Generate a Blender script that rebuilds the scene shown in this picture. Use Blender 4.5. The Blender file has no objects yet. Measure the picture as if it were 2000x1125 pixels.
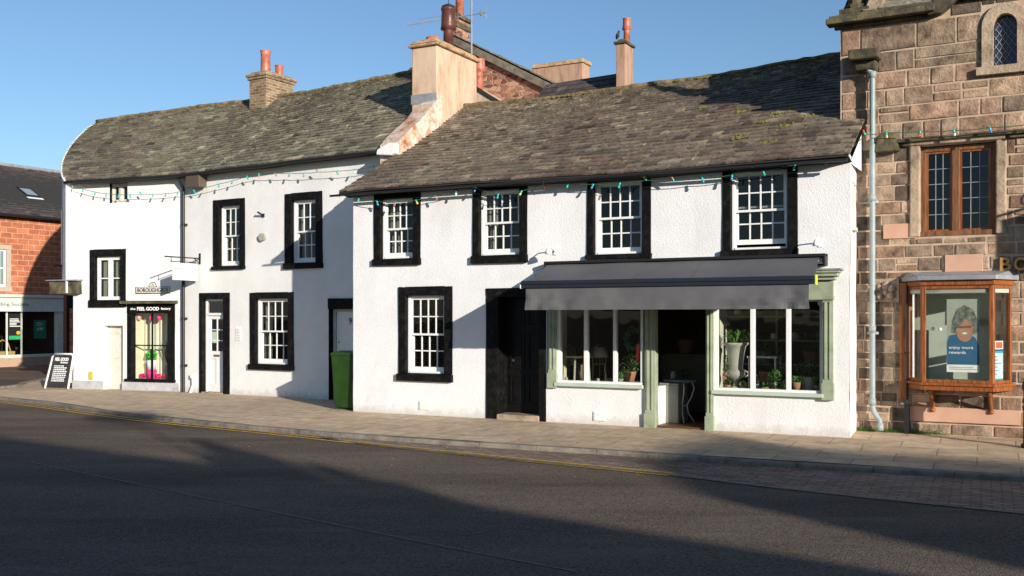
import bpy, math, random
from mathutils import Vector, Matrix, noise
random.seed(7)
R = random.Random(11)
scene = bpy.context.scene
COL = scene.collection
CAMZ, FPX, HY = 1.75, 2000.0, 620.0

# ------------------------------------------------------------------ camera
cd = bpy.data.cameras.new('camera'); cam = bpy.data.objects.new('camera', cd); COL.objects.link(cam)
cam.location = (0, 0, CAMZ); cam.rotation_euler = (math.radians(90), 0, 0)
cd.lens = 36; cd.sensor_width = 36; cd.shift_y = (HY-562.5)/2000; cd.clip_end = 5000
scene.camera = cam

# ------------------------------------------------------------------ frames and measuring helpers
def frame(ox, oy, dx, dy, z=0.0):
    l = math.hypot(dx, dy); dx /= l; dy /= l
    return Matrix(((dx, -dy, 0, ox), (dy, dx, 0, oy), (0, 0, 1, z), (0, 0, 0, 1)))
def pix(M, px, py, v=0.0):
    """where the sight line of photograph point px,py meets the plane y=v of frame M -> (u, z)"""
    Mi = M.inverted(); o = Mi @ Vector((0, 0, CAMZ))
    d = Mi.to_3x3() @ Vector(((px-1000)/FPX, 1, (HY-py)/FPX))
    s = (v-o.y)/d.y; p = o+d*s
    return p.x, p.z
def U(M, px, v=0.0): return pix(M, px, 620, v)[0]
def Zp(M, px, py, v=0.0): return pix(M, px, py, v)[1]
MF = frame(-2.96, 19.1, .882, -.470)           # front of the nearer white house
C_ = Vector((-7.71, 24.1, 0))
LF = frame(C_.x, C_.y, .854, -.520)            # front of the farther white house
F_ = Vector((-10.84, 25.3, 0))
L1 = frame(F_.x, F_.y, (C_-F_).x, (C_-F_).y)   # its turned end
RBd = (.514, .857)
RB = frame(-17.9-.514*6, 35.7-.857*6, *RBd)
SF = frame(5.33, 15.85, .87, -.493)            # sandstone house

# ------------------------------------------------------------------ mesh builder
class MB:
    def __init__(s): s.v = []; s.f = []; s.m = []; s.c = []; s.uvs = []; s.T = None
    def P(s, p):
        p = Vector(p)
        if s.T is not None: p = s.T @ p
        s.v.append(p); return len(s.v)-1
    def face(s, pts, mi=0, col=None, uv=None):
        s.f.append([s.P(p) for p in pts]); s.m.append(mi); s.c.append(col); s.uvs.append(uv)
    def idx(s, ids, mi=0, col=None, uv=None):
        s.f.append(list(ids)); s.m.append(mi); s.c.append(col); s.uvs.append(uv)
    def box(s, x0, x1, y0, y1, z0, z1, mi=0, j=0.0, col=None, taper=0.0):
        q = [(x0,y0,z0),(x1,y0,z0),(x1,y1,z0),(x0,y1,z0),(x0+taper,y0+taper,z1),(x1-taper,y0+taper,z1),(x1-taper,y1-taper,z1),(x0+taper,y1-taper,z1)]
        if j: q = [(a+R.uniform(-j,j), b, c+R.uniform(-j,j)) for a,b,c in q]
        i = [s.P(p) for p in q]
        for f in ((0,3,2,1),(4,5,6,7),(0,1,5,4),(1,2,6,5),(2,3,7,6),(3,0,4,7)): s.idx([i[k] for k in f], mi, col)
    def prism(s, poly, y0, y1, mi=0, col=None):
        """poly in x,z extruded along y"""
        a = [s.P((p[0], y0, p[1])) for p in poly]; b = [s.P((p[0], y1, p[1])) for p in poly]; n = len(poly)
        s.idx(a, mi, col); s.idx(b[::-1], mi, col)
        for k in range(n): s.idx([a[k], b[k], b[(k+1)%n], a[(k+1)%n]], mi, col)
    def slab(s, poly, z0, z1, mi=0, col=None):
        a = [s.P((p[0], p[1], z0)) for p in poly]; b = [s.P((p[0], p[1], z1)) for p in poly]; n = len(poly)
        s.idx(a[::-1], mi, col); s.idx(b, mi, col)
        for k in range(n): s.idx([a[k], a[(k+1)%n], b[(k+1)%n], b[k]], mi, col)
    def tube(s, pts, r, n=8, mi=0, closed=True):
        pts = [Vector(p) for p in pts]; rings = []
        for i, p in enumerate(pts):
            t = (pts[min(i+1, len(pts)-1)]-pts[max(i-1, 0)]).normalized()
            a = Vector((0,0,1)) if abs(t.z) < .9 else Vector((1,0,0))
            x = t.cross(a).normalized(); y = t.cross(x)
            rr = r[i] if isinstance(r, (list, tuple)) else r
            rings.append([s.P(p+(x*math.cos(2*math.pi*k/n)+y*math.sin(2*math.pi*k/n))*rr) for k in range(n)])
        for a, b in zip(rings, rings[1:]):
            for k in range(n): s.idx([a[k], a[(k+1)%n], b[(k+1)%n], b[k]], mi)
        if closed: s.idx(rings[0][::-1], mi); s.idx(rings[-1], mi)
    def lathe(s, prof, c=(0,0,0), n=20, mi=0):
        rings = []
        for r, z in prof:
            rings.append([s.P((c[0]+r*math.cos(2*math.pi*k/n), c[1]+r*math.sin(2*math.pi*k/n), c[2]+z)) for k in range(n)])
        for a, b in zip(rings, rings[1:]):
            for k in range(n): s.idx([a[k], a[(k+1)%n], b[(k+1)%n], b[k]], mi)
        s.idx(rings[0][::-1], mi); s.idx(rings[-1], mi)
    def build(s, name, mats, parent=None, M=None, smooth=False, bevel=0, **tags):
        me = bpy.data.meshes.new(name)
        me.from_pydata([tuple(v) for v in s.v], [], s.f)
        if not isinstance(mats, (list, tuple)): mats = [mats]
        for m in mats: me.materials.append(m)
        me.uv_layers.new(name='UVMap')
        has = any(c is not None for c in s.c)
        if has: me.color_attributes.new('tone', 'FLOAT_COLOR', 'CORNER')
        uvl = me.uv_layers['UVMap'].data; ca = me.color_attributes['tone'] if has else None
        for p, mi, c, uv in zip(me.polygons, s.m, s.c, s.uvs):
            p.material_index = mi; p.use_smooth = smooth
            n = p.normal
            ax = max(range(3), key=lambda k: abs(n[k]))
            for q, li in enumerate(p.loop_indices):
                co = me.vertices[me.loops[li].vertex_index].co
                if uv is not None: uvl[li].uv = uv[q]
                else: uvl[li].uv = (co.y, co.z) if ax == 0 else ((co.x, co.z) if ax == 1 else (co.x, co.y))
                if ca is not None: ca.data[li].color = (*(c or (.5,.5,.5)), 1)
        me.update()
        o = bpy.data.objects.new(name, me); COL.objects.link(o)
        if parent is not None: o.parent = parent
        if M is not None: o.matrix_local = M
        if bevel:
            b = o.modifiers.new('bevel', 'BEVEL'); b.width = bevel; b.segments = 2; b.limit_method = 'ANGLE'
        if tags: tag(o, **tags)
        return o
def tag(o, label=None, cat=None, group=None, kind=None):
    if label: o['label'] = label
    if cat: o['category'] = cat
    if group: o['group'] = group
    if kind: o['kind'] = kind
    return o
def thing(name, label, cat, M=Matrix(), group=None):
    o = bpy.data.objects.new(name, None); COL.objects.link(o); o.matrix_world = M; o.empty_display_size = .2
    return tag(o, label, cat, group)
def TR(x, y, z): return Matrix.Translation((x, y, z))
def RZ(a): return Matrix.Rotation(a, 4, 'Z')
def RX(a): return Matrix.Rotation(a, 4, 'X')
def copy_tree(o, parent=None):
    c = o.copy(); COL.objects.link(c)
    if parent is not None: c.parent = parent
    for ch in list(o.children): copy_tree(ch, c)
    return c
def text(name, body, w, h, mat, parent, M, ext=.004, bold=0.0):
    """lettering w wide, h high, centred on M, facing -y of M"""
    cu = bpy.data.curves.new(name, 'FONT'); cu.body = body; cu.extrude = ext; cu.offset = bold; cu.resolution_u = 4
    t = bpy.data.objects.new(name, cu); COL.objects.link(t); bpy.context.view_layer.update()
    me = bpy.data.meshes.new_from_object(t.evaluated_get(bpy.context.evaluated_depsgraph_get()))
    bpy.data.objects.remove(t)
    xs = [v.co.x for v in me.vertices]; ys = [v.co.y for v in me.vertices]
    sx = w/(max(xs)-min(xs)); sy = h/(max(ys)-min(ys)); cx = (max(xs)+min(xs))/2; cy = (max(ys)+min(ys))/2
    for v in me.vertices: v.co = Vector(((v.co.x-cx)*sx, -v.co.z, (v.co.y-cy)*sy))
    me.materials.clear(); me.materials.append(mat); me.name = name
    o = bpy.data.objects.new(name, me); COL.objects.link(o); o.parent = parent; o.matrix_local = M
    return o

# ------------------------------------------------------------------ materials
def newmat(name):
    m = bpy.data.materials.new(name); m.use_nodes = True; nt = m.node_tree; b = nt.nodes['Principled BSDF']
    return m, nt, b
def N(nt, t, **kw):
    n = nt.nodes.new(t)
    for k, v in kw.items():
        if k in n.inputs: n.inputs[k].default_value = v
        else: setattr(n, k, v)
    return n
def noisy(name, cols, scale=3, rough=.8, bump=0, bscale=60, bdist=.01, detail=6, metal=0, stretch=None, spec=.3, attr=False, fac=1.0, rvar=0, coord='Object', extra=None):
    """colour from a noise ramp over object coordinates, times an optional per-piece tone, with noise bump"""
    m, nt, b = newmat(name); L = nt.links.new
    tc = N(nt, 'ShaderNodeTexCoord'); src = tc.outputs[coord]
    if stretch:
        mp = N(nt, 'ShaderNodeMapping'); mp.inputs['Scale'].default_value = stretch; L(src, mp.inputs[0]); src = mp.outputs[0]
    nz = N(nt, 'ShaderNodeTexNoise', Scale=scale, Detail=detail, Roughness=.62); L(src, nz.inputs['Vector'])
    rp = N(nt, 'ShaderNodeValToRGB'); L(nz.outputs[0], rp.inputs[0]); el = rp.color_ramp.elements
    n = len(cols)
    while len(el) < n: el.new(.5)
    for i, c in enumerate(cols):
        el[i].position = .32+.36*i/max(1, n-1); el[i].color = (*c, 1)
    out = rp.outputs[0]
    if attr:
        a = N(nt, 'ShaderNodeVertexColor', layer_name='tone')
        mx = N(nt, 'ShaderNodeMix', data_type='RGBA', blend_type='MULTIPLY'); mx.inputs[0].default_value = 1
        L(out, mx.inputs[6]); L(a.outputs[0], mx.inputs[7]); sc = N(nt, 'ShaderNodeMix', data_type='RGBA', blend_type='ADD'); sc.inputs[0].default_value = 1
        L(mx.outputs[2], sc.inputs[6]); L(mx.outputs[2], sc.inputs[7]); out = sc.outputs[2]
    if extra: out = extra(nt, tc, out)
    L(out, b.inputs['Base Color']); b.inputs['Roughness'].default_value = rough; b.inputs['Metallic'].default_value = metal
    b.inputs['Specular IOR Level'].default_value = spec
    if rvar:
        mr = N(nt, 'ShaderNodeMapRange'); mr.inputs[3].default_value = rough-rvar; mr.inputs[4].default_value = rough+rvar
        L(nz.outputs[0], mr.inputs[0]); L(mr.outputs[0], b.inputs['Roughness'])
    if bump:
        bn = N(nt, 'ShaderNodeTexNoise', Scale=bscale, Detail=4, Roughness=.6); L(src, bn.inputs['Vector'])
        bp = N(nt, 'ShaderNodeBump', Strength=bump, Distance=bdist); L(bn.outputs[0], bp.inputs['Height']); L(bp.outputs[0], b.inputs['Normal'])
    return m
def plain(name, c, rough=.6, metal=0, spec=.4):
    d = tuple(x*.88 for x in c)
    return noisy(name, [d, c, tuple(min(1, x*1.06) for x in c)], scale=6, rough=rough, metal=metal, spec=spec, bump=.08, bscale=90)
def brickmat(name, c1, c2, mortar, bw, bh, ms=.012, rough=.85, vary=None):
    m, nt, b = newmat(name); L = nt.links.new
    tc = N(nt, 'ShaderNodeTexCoord')
    nz0 = N(nt, 'ShaderNodeTexNoise', Scale=3.0, Detail=3); L(tc.outputs['Object'], nz0.inputs['Vector'])
    ad = N(nt, 'ShaderNodeVectorMath', operation='MULTIPLY_ADD'); ad.inputs[1].default_value = (.03,.03,0); L(nz0.outputs['Color'], ad.inputs[0]); L(tc.outputs['UV'], ad.inputs[2])
    br = N(nt, 'ShaderNodeTexBrick'); br.inputs['Color1'].default_value = (*c1,1); br.inputs['Color2'].default_value = (*c2,1); br.inputs['Mortar'].default_value = (*mortar,1)
    br.inputs['Scale'].default_value = 1; br.inputs['Brick Width'].default_value = bw; br.inputs['Row Height'].default_value = bh; br.inputs['Mortar Size'].default_value = ms; br.inputs['Mortar Smooth'].default_value = .3
    L(ad.outputs[0], br.inputs['Vector'])
    nz = N(nt, 'ShaderNodeTexNoise', Scale=4, Detail=8, Roughness=.7); L(tc.outputs['Object'], nz.inputs['Vector'])
    mx = N(nt, 'ShaderNodeMix', data_type='RGBA', blend_type='OVERLAY'); mx.inputs[0].default_value = .8; L(br.outputs[0], mx.inputs[6]); L(nz.outputs[0], mx.inputs[7])
    L(mx.outputs[2], b.inputs['Base Color']); b.inputs['Roughness'].default_value = rough; b.inputs['Specular IOR Level'].default_value = .25
    fn = N(nt, 'ShaderNodeTexNoise', Scale=45, Detail=5); L(tc.outputs['Object'], fn.inputs['Vector'])
    sm = N(nt, 'ShaderNodeMath', operation='MULTIPLY_ADD'); sm.inputs[1].default_value = -1.0; L(br.outputs['Fac'], sm.inputs[0]); L(fn.outputs[0], sm.inputs[2])
    bp = N(nt, 'ShaderNodeBump', Strength=.7, Distance=.012); L(sm.outputs[0], bp.inputs['Height']); L(bp.outputs[0], b.inputs['Normal'])
    return m
def render_white(name, cols, bs=60):
    """wet-dash render: limewashed roughcast with broad lumps and faint dirt"""
    m, nt, b = newmat(name); L = nt.links.new
    tc = N(nt, 'ShaderNodeTexCoord')
    nz = N(nt, 'ShaderNodeTexNoise', Scale=.9, Detail=9, Roughness=.65); L(tc.outputs['Object'], nz.inputs['Vector'])
    rp = N(nt, 'ShaderNodeValToRGB'); el = rp.color_ramp.elements; el[0].position = .3; el[1].position = .55
    el[0].color = (*cols[0],1); el[1].color = (*cols[1],1); L(nz.outputs[0], rp.inputs[0])
    # small stains: drips with a shape of their own
    mp = N(nt, 'ShaderNodeMapping'); mp.inputs['Scale'].default_value = (3.2, 3.2, .7); L(tc.outputs['Object'], mp.inputs[0])
    n2 = N(nt, 'ShaderNodeTexNoise', Scale=1.6, Detail=6, Roughness=.7); L(mp.outputs[0], n2.inputs['Vector'])
    r2 = N(nt, 'ShaderNodeValToRGB'); e2 = r2.color_ramp.elements; e2[0].position = .60; e2[1].position = .78; e2[0].color = (0,0,0,1); e2[1].color = (.45,.45,.45,1); L(n2.outputs[0], r2.inputs[0])
    mx = N(nt, 'ShaderNodeMix', data_type='RGBA'); L(r2.outputs[0], mx.inputs[0]); L(rp.outputs[0], mx.inputs[6]); mx.inputs[7].default_value = (*cols[2],1)
    # splash dirt along the foot of the wall, ragged upper edge
    sx = N(nt, 'ShaderNodeSeparateXYZ'); L(tc.outputs['Object'], sx.inputs[0]); n5 = N(nt, 'ShaderNodeTexNoise', Scale=7, Detail=7, Roughness=.75); L(tc.outputs['Object'], n5.inputs['Vector'])
    a5 = N(nt, 'ShaderNodeMath', operation='MULTIPLY_ADD'); a5.inputs[1].default_value = -.42; L(n5.outputs[0], a5.inputs[0]); L(sx.outputs[2], a5.inputs[2])
    r5 = N(nt, 'ShaderNodeMapRange'); r5.inputs[1].default_value = -.19; r5.inputs[2].default_value = -.05; r5.inputs[3].default_value = .4; r5.inputs[4].default_value = 0; L(a5.outputs[0], r5.inputs[0])
    m5 = N(nt, 'ShaderNodeMix', data_type='RGBA'); L(r5.outputs[0], m5.inputs[0]); L(mx.outputs[2], m5.inputs[6]); m5.inputs[7].default_value = (.30,.26,.20,1)
    # hairline cracks
    vc = N(nt, 'ShaderNodeTexVoronoi', Scale=.7, feature='DISTANCE_TO_EDGE'); wd_ = N(nt, 'ShaderNodeVectorMath', operation='MULTIPLY_ADD'); wd_.inputs[1].default_value = (.9,.9,.9); L(n5.outputs['Color'], wd_.inputs[0]); L(tc.outputs['Object'], wd_.inputs[2]); L(wd_.outputs[0], vc.inputs['Vector'])
    rc = N(nt, 'ShaderNodeMapRange'); rc.inputs[1].default_value = 0; rc.inputs[2].default_value = .004; rc.inputs[3].default_value = .35; rc.inputs[4].default_value = 0; L(vc.outputs['Distance'], rc.inputs[0])
    m6 = N(nt, 'ShaderNodeMix', data_type='RGBA'); L(rc.outputs[0], m6.inputs[0]); L(m5.outputs[2], m6.inputs[6]); m6.inputs[7].default_value = (.34,.32,.28,1)
    L(m6.outputs[2], b.inputs['Base Color']); b.inputs['Roughness'].default_value = .9; b.inputs['Specular IOR Level'].default_value = .15
    vo = N(nt, 'ShaderNodeTexVoronoi', Scale=bs, feature='SMOOTH_F1'); L(tc.outputs['Object'], vo.inputs['Vector'])
    fn = N(nt, 'ShaderNodeTexNoise', Scale=bs*.45, Detail=6, Roughness=.65); L(tc.outputs['Object'], fn.inputs['Vector'])
    sm = N(nt, 'ShaderNodeMath', operation='MULTIPLY_ADD'); sm.inputs[1].default_value = -.5; L(vo.outputs[0], sm.inputs[0]); L(fn.outputs[0], sm.inputs[2])
    bp = N(nt, 'ShaderNodeBump', Strength=.42, Distance=.014); L(sm.outputs[0], bp.inputs['Height']); L(bp.outputs[0], b.inputs['Normal'])
    return m
def glassmat(name, tint=(.8,.85,.85), base=.06, rough=.02, dirt=0.0):
    m, nt, b = newmat(name); L = nt.links.new; nt.nodes.remove(b)
    out = [n for n in nt.nodes if n.type == 'OUTPUT_MATERIAL'][0]
    tr = N(nt, 'ShaderNodeBsdfTransparent'); tr.inputs[0].default_value = (*tint,1)
    gl = N(nt, 'ShaderNodeBsdfGlossy', Roughness=rough); gl.inputs[0].default_value = (1,1,1,1)
    lw = N(nt, 'ShaderNodeLayerWeight', Blend=.5); pw = N(nt, 'ShaderNodeMath', operation='POWER'); pw.inputs[1].default_value = 4.0; L(lw.outputs['Facing'], pw.inputs[0])
    mu = N(nt, 'ShaderNodeMath', operation='MULTIPLY_ADD'); mu.inputs[1].default_value = .9; mu.inputs[2].default_value = base; L(pw.outputs[0], mu.inputs[0])
    tc = N(nt, 'ShaderNodeTexCoord'); nz = N(nt, 'ShaderNodeTexNoise', Scale=2.2, Detail=2); L(tc.outputs['Object'], nz.inputs['Vector'])
    bp = N(nt, 'ShaderNodeBump', Strength=.12, Distance=.02); L(nz.outputs[0], bp.inputs['Height']); L(bp.outputs[0], gl.inputs['Normal'])
    mx = N(nt, 'ShaderNodeMixShader'); L(mu.outputs[0], mx.inputs[0]); L(tr.outputs[0], mx.inputs[1]); L(gl.outputs[0], mx.inputs[2])
    if dirt:
        df = N(nt, 'ShaderNodeBsdfDiffuse'); df.inputs[0].default_value = (.5,.48,.45,1); m2 = N(nt, 'ShaderNodeMixShader'); m2.inputs[0].default_value = dirt
        L(mx.outputs[0], m2.inputs[1]); L(df.outputs[0], m2.inputs[2]); L(m2.outputs[0], out.inputs[0])
    else: L(mx.outputs[0], out.inputs[0])
    return m

def moss(col, lo=.58, hi=.66, sc=1.7):
    def ex(nt, tc, out):
        nz = N(nt, 'ShaderNodeTexNoise', Scale=sc, Detail=9, Roughness=.75); nt.links.new(tc.outputs['Object'], nz.inputs['Vector'])
        rp = N(nt, 'ShaderNodeValToRGB'); e = rp.color_ramp.elements; e[0].position = lo; e[1].position = hi; e[0].color = (0,0,0,1); e[1].color = (.8,.8,.8,1); nt.links.new(nz.outputs[0], rp.inputs[0])
        mx = N(nt, 'ShaderNodeMix', data_type='RGBA'); nt.links.new(rp.outputs[0], mx.inputs[0]); nt.links.new(out, mx.inputs[6]); mx.inputs[7].default_value = (*col,1)
        return mx.outputs[2]
    return ex
G = {}
G['white'] = render_white('white_roughcast', [(.66,.66,.66),(.735,.735,.74),(.55,.53,.49)])
G['cream'] = render_white('cream_limewash', [(.67,.665,.64),(.755,.75,.735),(.52,.48,.40)], bs=55)
G['plinth'] = noisy('grey_plinth', [(.28,.29,.30),(.42,.43,.44),(.5,.5,.5)], scale=5, rough=.9, bump=.5, bscale=40)
G['black'] = noisy('black_gloss_paint', [(.004,.004,.004),(.006,.006,.006),(.016,.015,.014)], scale=9, rough=.6, bump=.35, bscale=28, bdist=.012, spec=.10)
G['blackdoor'] = noisy('black_door_paint', [(.004,.004,.004),(.008,.007,.007)], scale=6, rough=.4, bump=.15, bscale=60, spec=.2)
G['sash'] = noisy('white_gloss_paint', [(.72,.72,.70),(.80,.80,.78)], scale=8, rough=.4, bump=.1, bscale=80, spec=.4)
G['green'] = noisy('sage_green_paint', [(.22,.26,.18),(.29,.335,.235),(.33,.375,.27)], scale=5, rough=.5, bump=.15, bscale=50)
G['palegreen'] = noisy('pale_green_paint', [(.40,.47,.40),(.48,.55,.47)], scale=5, rough=.5, bump=.12)
G['glass'] = glassmat('window_glass', tint=(.7,.72,.72), base=.025)
G['shopglass'] = glassmat('shop_glass', tint=(.95,.97,.96), base=.02)
G['slateM'] = noisy('brown_grey_slate', [(.095,.078,.062),(.145,.120,.097),(.185,.157,.127),(.25,.22,.18)], scale=14, rough=.62, bump=.55, bscale=26, bdist=.012, attr=True, spec=.35, extra=moss((.10,.095,.045), .70, .78))
G['slateL'] = noisy('green_grey_slate', [(.102,.094,.075),(.157,.146,.115),(.203,.189,.150),(.28,.264,.212)], scale=14, rough=.62, bump=.55, bscale=26, bdist=.012, attr=True, spec=.35, extra=moss((.09,.09,.05), .68, .76))
G['slateR'] = noisy('dark_purple_slate', [(.045,.036,.034),(.085,.068,.062),(.12,.10,.09)], scale=5, rough=.65, bump=.5, bscale=26, attr=True)
G['under'] = plain('roof_felt', (.03,.028,.026), .9)
G['ridge'] = noisy('mossy_ridge_mortar', [(.07,.065,.035),(.16,.12,.06),(.33,.22,.12)], scale=7, rough=.9, bump=.8, bscale=30, bdist=.02)
G['chim'] = noisy('salmon_chimney_render', [(.38,.25,.16),(.53,.385,.27),(.60,.45,.33)], scale=2.2, rough=.9, bump=.2, bscale=40, stretch=(2.5,2.5,.7), extra=moss((.35,.22,.11), .62, .74, 2.5))
G['cap'] = noisy('lichened_cap', [(.10,.09,.045),(.42,.27,.15),(.5,.33,.2)], scale=6, rough=.9, bump=.6, bscale=30, bdist=.02)
G['pot'] = noisy('terracotta', [(.24,.07,.045),(.42,.14,.09),(.5,.2,.14)], scale=6, rough=.4, bump=.2, bscale=30)
G['potdark'] = noisy('dark_brown_clay', [(.06,.022,.018),(.14,.05,.04)], scale=6, rough=.35, bump=.2, bscale=30)
G['rubble'] = None
def rubble():
    m, nt, b = newmat('red_rubble_stone'); L = nt.links.new; tc = N(nt, 'ShaderNodeTexCoord')
    mp = N(nt, 'ShaderNodeMapping'); mp.inputs['Scale'].default_value = (1, 1, 2.1); L(tc.outputs['Object'], mp.inputs[0])
    nz = N(nt, 'ShaderNodeTexNoise', Scale=3, Detail=3); L(mp.outputs[0], nz.inputs['Vector']); ad = N(nt, 'ShaderNodeVectorMath', operation='MULTIPLY_ADD'); ad.inputs[1].default_value = (.12,.12,.12); L(nz.outputs['Color'], ad.inputs[0]); L(mp.outputs[0], ad.inputs[2])
    v1 = N(nt, 'ShaderNodeTexVoronoi', Scale=4.2); v2 = N(nt, 'ShaderNodeTexVoronoi', Scale=4.2, feature='DISTANCE_TO_EDGE'); L(ad.outputs[0], v1.inputs['Vector']); L(ad.outputs[0], v2.inputs['Vector'])
    sp = N(nt, 'ShaderNodeSeparateColor'); L(v1.outputs['Color'], sp.inputs[0]); rp = N(nt, 'ShaderNodeValToRGB'); L(sp.outputs[0], rp.inputs[0]); e = rp.color_ramp.elements
    for c in range(2): e.new(.5)
    for i, c in enumerate([(.13,.045,.03),(.33,.13,.08),(.42,.25,.16),(.22,.12,.09)]): e[i].position = .1+.25*i; e[i].color = (*c,1)
    r2 = N(nt, 'ShaderNodeMapRange'); r2.inputs[1].default_value = .02; r2.inputs[2].default_value = .07; L(v2.outputs['Distance'], r2.inputs[0])
    mx = N(nt, 'ShaderNodeMix', data_type='RGBA'); L(r2.outputs[0], mx.inputs[0]); mx.inputs[6].default_value = (.40,.27,.19,1); L(rp.outputs[0], mx.inputs[7]); L(mx.outputs[2], b.inputs['Base Color']); b.inputs['Roughness'].default_value = .9
    bp = N(nt, 'ShaderNodeBump', Strength=.8, Distance=.03); L(r2.outputs[0], bp.inputs['Height']); L(bp.outputs[0], b.inputs['Normal']); return m
G['rubble'] = rubble()
G['chim2'] = noisy('dull_pink_chimney_render', [(.24,.145,.10),(.37,.23,.165),(.42,.28,.20)], scale=2.2, rough=.9, bump=.2, bscale=40, stretch=(2.5,2.5,.7))
G['strip'] = noisy('patched_pink_render', [(.32,.12,.06),(.52,.34,.24),(.66,.58,.50),(.5,.33,.2)], scale=3.2, rough=.95, bump=.9, bscale=18, bdist=.03)
G['chbrick'] = brickmat('weathered_buff_brick', (.27,.20,.12), (.16,.085,.05), (.34,.28,.2), .22, .075, .012)
G['redstone'] = brickmat('red_sandstone_blocks', (.46,.16,.08), (.32,.105,.055), (.55,.30,.18), .42, .19, .014)
G['block'] = noisy('sandstone_block', [(.07,.058,.048),(.20,.155,.118),(.30,.235,.18),(.40,.32,.25)], scale=4.5, rough=.92, bump=.9, bscale=30, bdist=.018, attr=True, detail=10)
G['mortar'] = noisy('pink_lime_mortar', [(.40,.29,.20),(.56,.42,.31)], scale=8, rough=.95, bump=.6, bscale=50)
G['stone'] = noisy('dressed_sandstone', [(.16,.12,.08),(.36,.27,.19),(.5,.38,.27)], scale=3, rough=.9, bump=.7, bscale=24, bdist=.02)
G['pinkstone'] = noisy('new_pink_sandstone', [(.50,.29,.20),(.58,.36,.26)], scale=3, rough=.85, bump=.25, bscale=40)
G['darkstone'] = noisy('blackened_stone', [(.03,.027,.02),(.08,.07,.045),(.17,.14,.07)], scale=4, rough=.9, bump=.7, bscale=22, bdist=.02)
G['lead'] = noisy('lead_sheet', [(.22,.23,.25),(.34,.35,.37)], scale=5, rough=.5, bump=.3, bscale=12, metal=.2)
G['oak'] = noisy('varnished_oak', [(.10,.030,.008),(.25,.078,.020),(.36,.12,.032)], scale=3, rough=.3, bump=.2, bscale=30, stretch=(14,14,1.2), spec=.5)
G['darkoak'] = noisy('weathered_oak', [(.07,.03,.014),(.18,.08,.035),(.26,.12,.05)], scale=3, rough=.5, bump=.3, bscale=30, stretch=(14,14,1.2))
G['bluegrey'] = noisy('blue_grey_painted_iron', [(.23,.28,.29),(.31,.36,.37)], scale=6, rough=.45, bump=.2)
G['iron'] = plain('dark_iron', (.02,.02,.022), .5, .3)
G['brownpipe'] = plain('brown_plastic', (.10,.075,.055), .5)
G['fabric'] = noisy('charcoal_awning_cloth', [(.105,.105,.112),(.125,.125,.132)], scale=2.5, rough=.85, bump=.15, bscale=120, spec=.15)
G['valance'] = noisy('charcoal_valance_cloth', [(.095,.095,.10),(.13,.13,.135)], scale=1.8, rough=.9, bump=.12, bscale=80, spec=.1)
G['navy'] = plain('anthracite_bar', (.016,.020,.030), .4)
G['binG'] = noisy('green_plastic', [(.014,.045,.008),(.028,.072,.012)], scale=3, rough=.45, bump=.1)
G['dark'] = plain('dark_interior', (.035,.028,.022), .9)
G['floorboards'] = noisy('brown_floorboards', [(.07,.035,.016),(.14,.07,.03)], scale=4, rough=.5, stretch=(1,12,1))
G['white2'] = plain('plain_white', (.78,.78,.78), .5)
G['letterW'] = plain('white_lettering', (.82,.82,.80), .6)
G['letterD'] = plain('dark_lettering', (.03,.03,.03), .6)
G['gold'] = plain('gold_lettering', (.55,.28,.09), .35, .3)
G['pink'] = plain('hot_pink', (.75,.04,.22), .6)
G['palepink'] = plain('pale_pink', (.75,.35,.4), .6)
G['curtain'] = noisy('cream_curtain', [(.50,.47,.36),(.7,.67,.55)], scale=3, rough=.9, stretch=(16,16,.3), bump=.4, bscale=6)
G['blind'] = plain('dark_brown_blind', (.085,.05,.03), .5)
G['leaf'] = noisy('green_leaf', [(.03,.09,.015),(.08,.20,.03),(.14,.30,.06)], scale=9, rough=.5)
G['darkleaf'] = noisy('dark_leaf', [(.012,.04,.01),(.04,.10,.02)], scale=9, rough=.5)
G['heather'] = plain('heather_twig', (.16,.11,.06), .9)
G['urn'] = noisy('cast_stone', [(.28,.27,.23),(.42,.40,.34)], scale=4, rough=.8, bump=.3)
G['terra'] = plain('clay_pot', (.34,.17,.10), .8)
G['yellow'] = plain('yellow_plastic', (.75,.42,.03), .5)
G['lime'] = plain('lime_plastic', (.55,.65,.06), .5)
G['brass'] = plain('dull_brass', (.35,.25,.12), .35, .8)
G['basket'] = plain('woven_straw', (.42,.27,.10), .8)
G['posterG'] = plain('green_poster', (.01,.19,.11), .6)
G['posterBlue'] = plain('poster_blue', (.035,.12,.22), .6)
G['posterPale'] = plain('poster_sage', (.34,.36,.29), .6)
G['skin'] = noisy('poster_skin', [(.34,.16,.10),(.48,.26,.18)], scale=6, rough=.7)
G['hair'] = noisy('poster_grey_hair', [(.05,.05,.04),(.13,.14,.12),(.25,.27,.25)], scale=16, rough=.7)
G['fascia'] = plain('pale_sage_fascia', (.58,.62,.55), .5)
G['creamwood'] = plain('cream_woodwork', (.60,.58,.50), .5)
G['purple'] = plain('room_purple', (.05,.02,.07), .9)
G['cable'] = plain('green_cable', (.05,.10,.05), .6)
for n_, c_ in dict(teal=(.0,.42,.34), red=(.75,.04,.03), blue=(.03,.22,.62), amber=(.9,.5,.05), clear=(.75,.75,.68), lamppink=(.8,.15,.2)).items():
    m_, nt_, b_ = newmat('festoon_'+n_); b_.inputs['Base Color'].default_value = (*c_,1); b_.inputs['Roughness'].default_value = .2; b_.inputs['Specular IOR Level'].default_value = .6; G[n_] = m_

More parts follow.
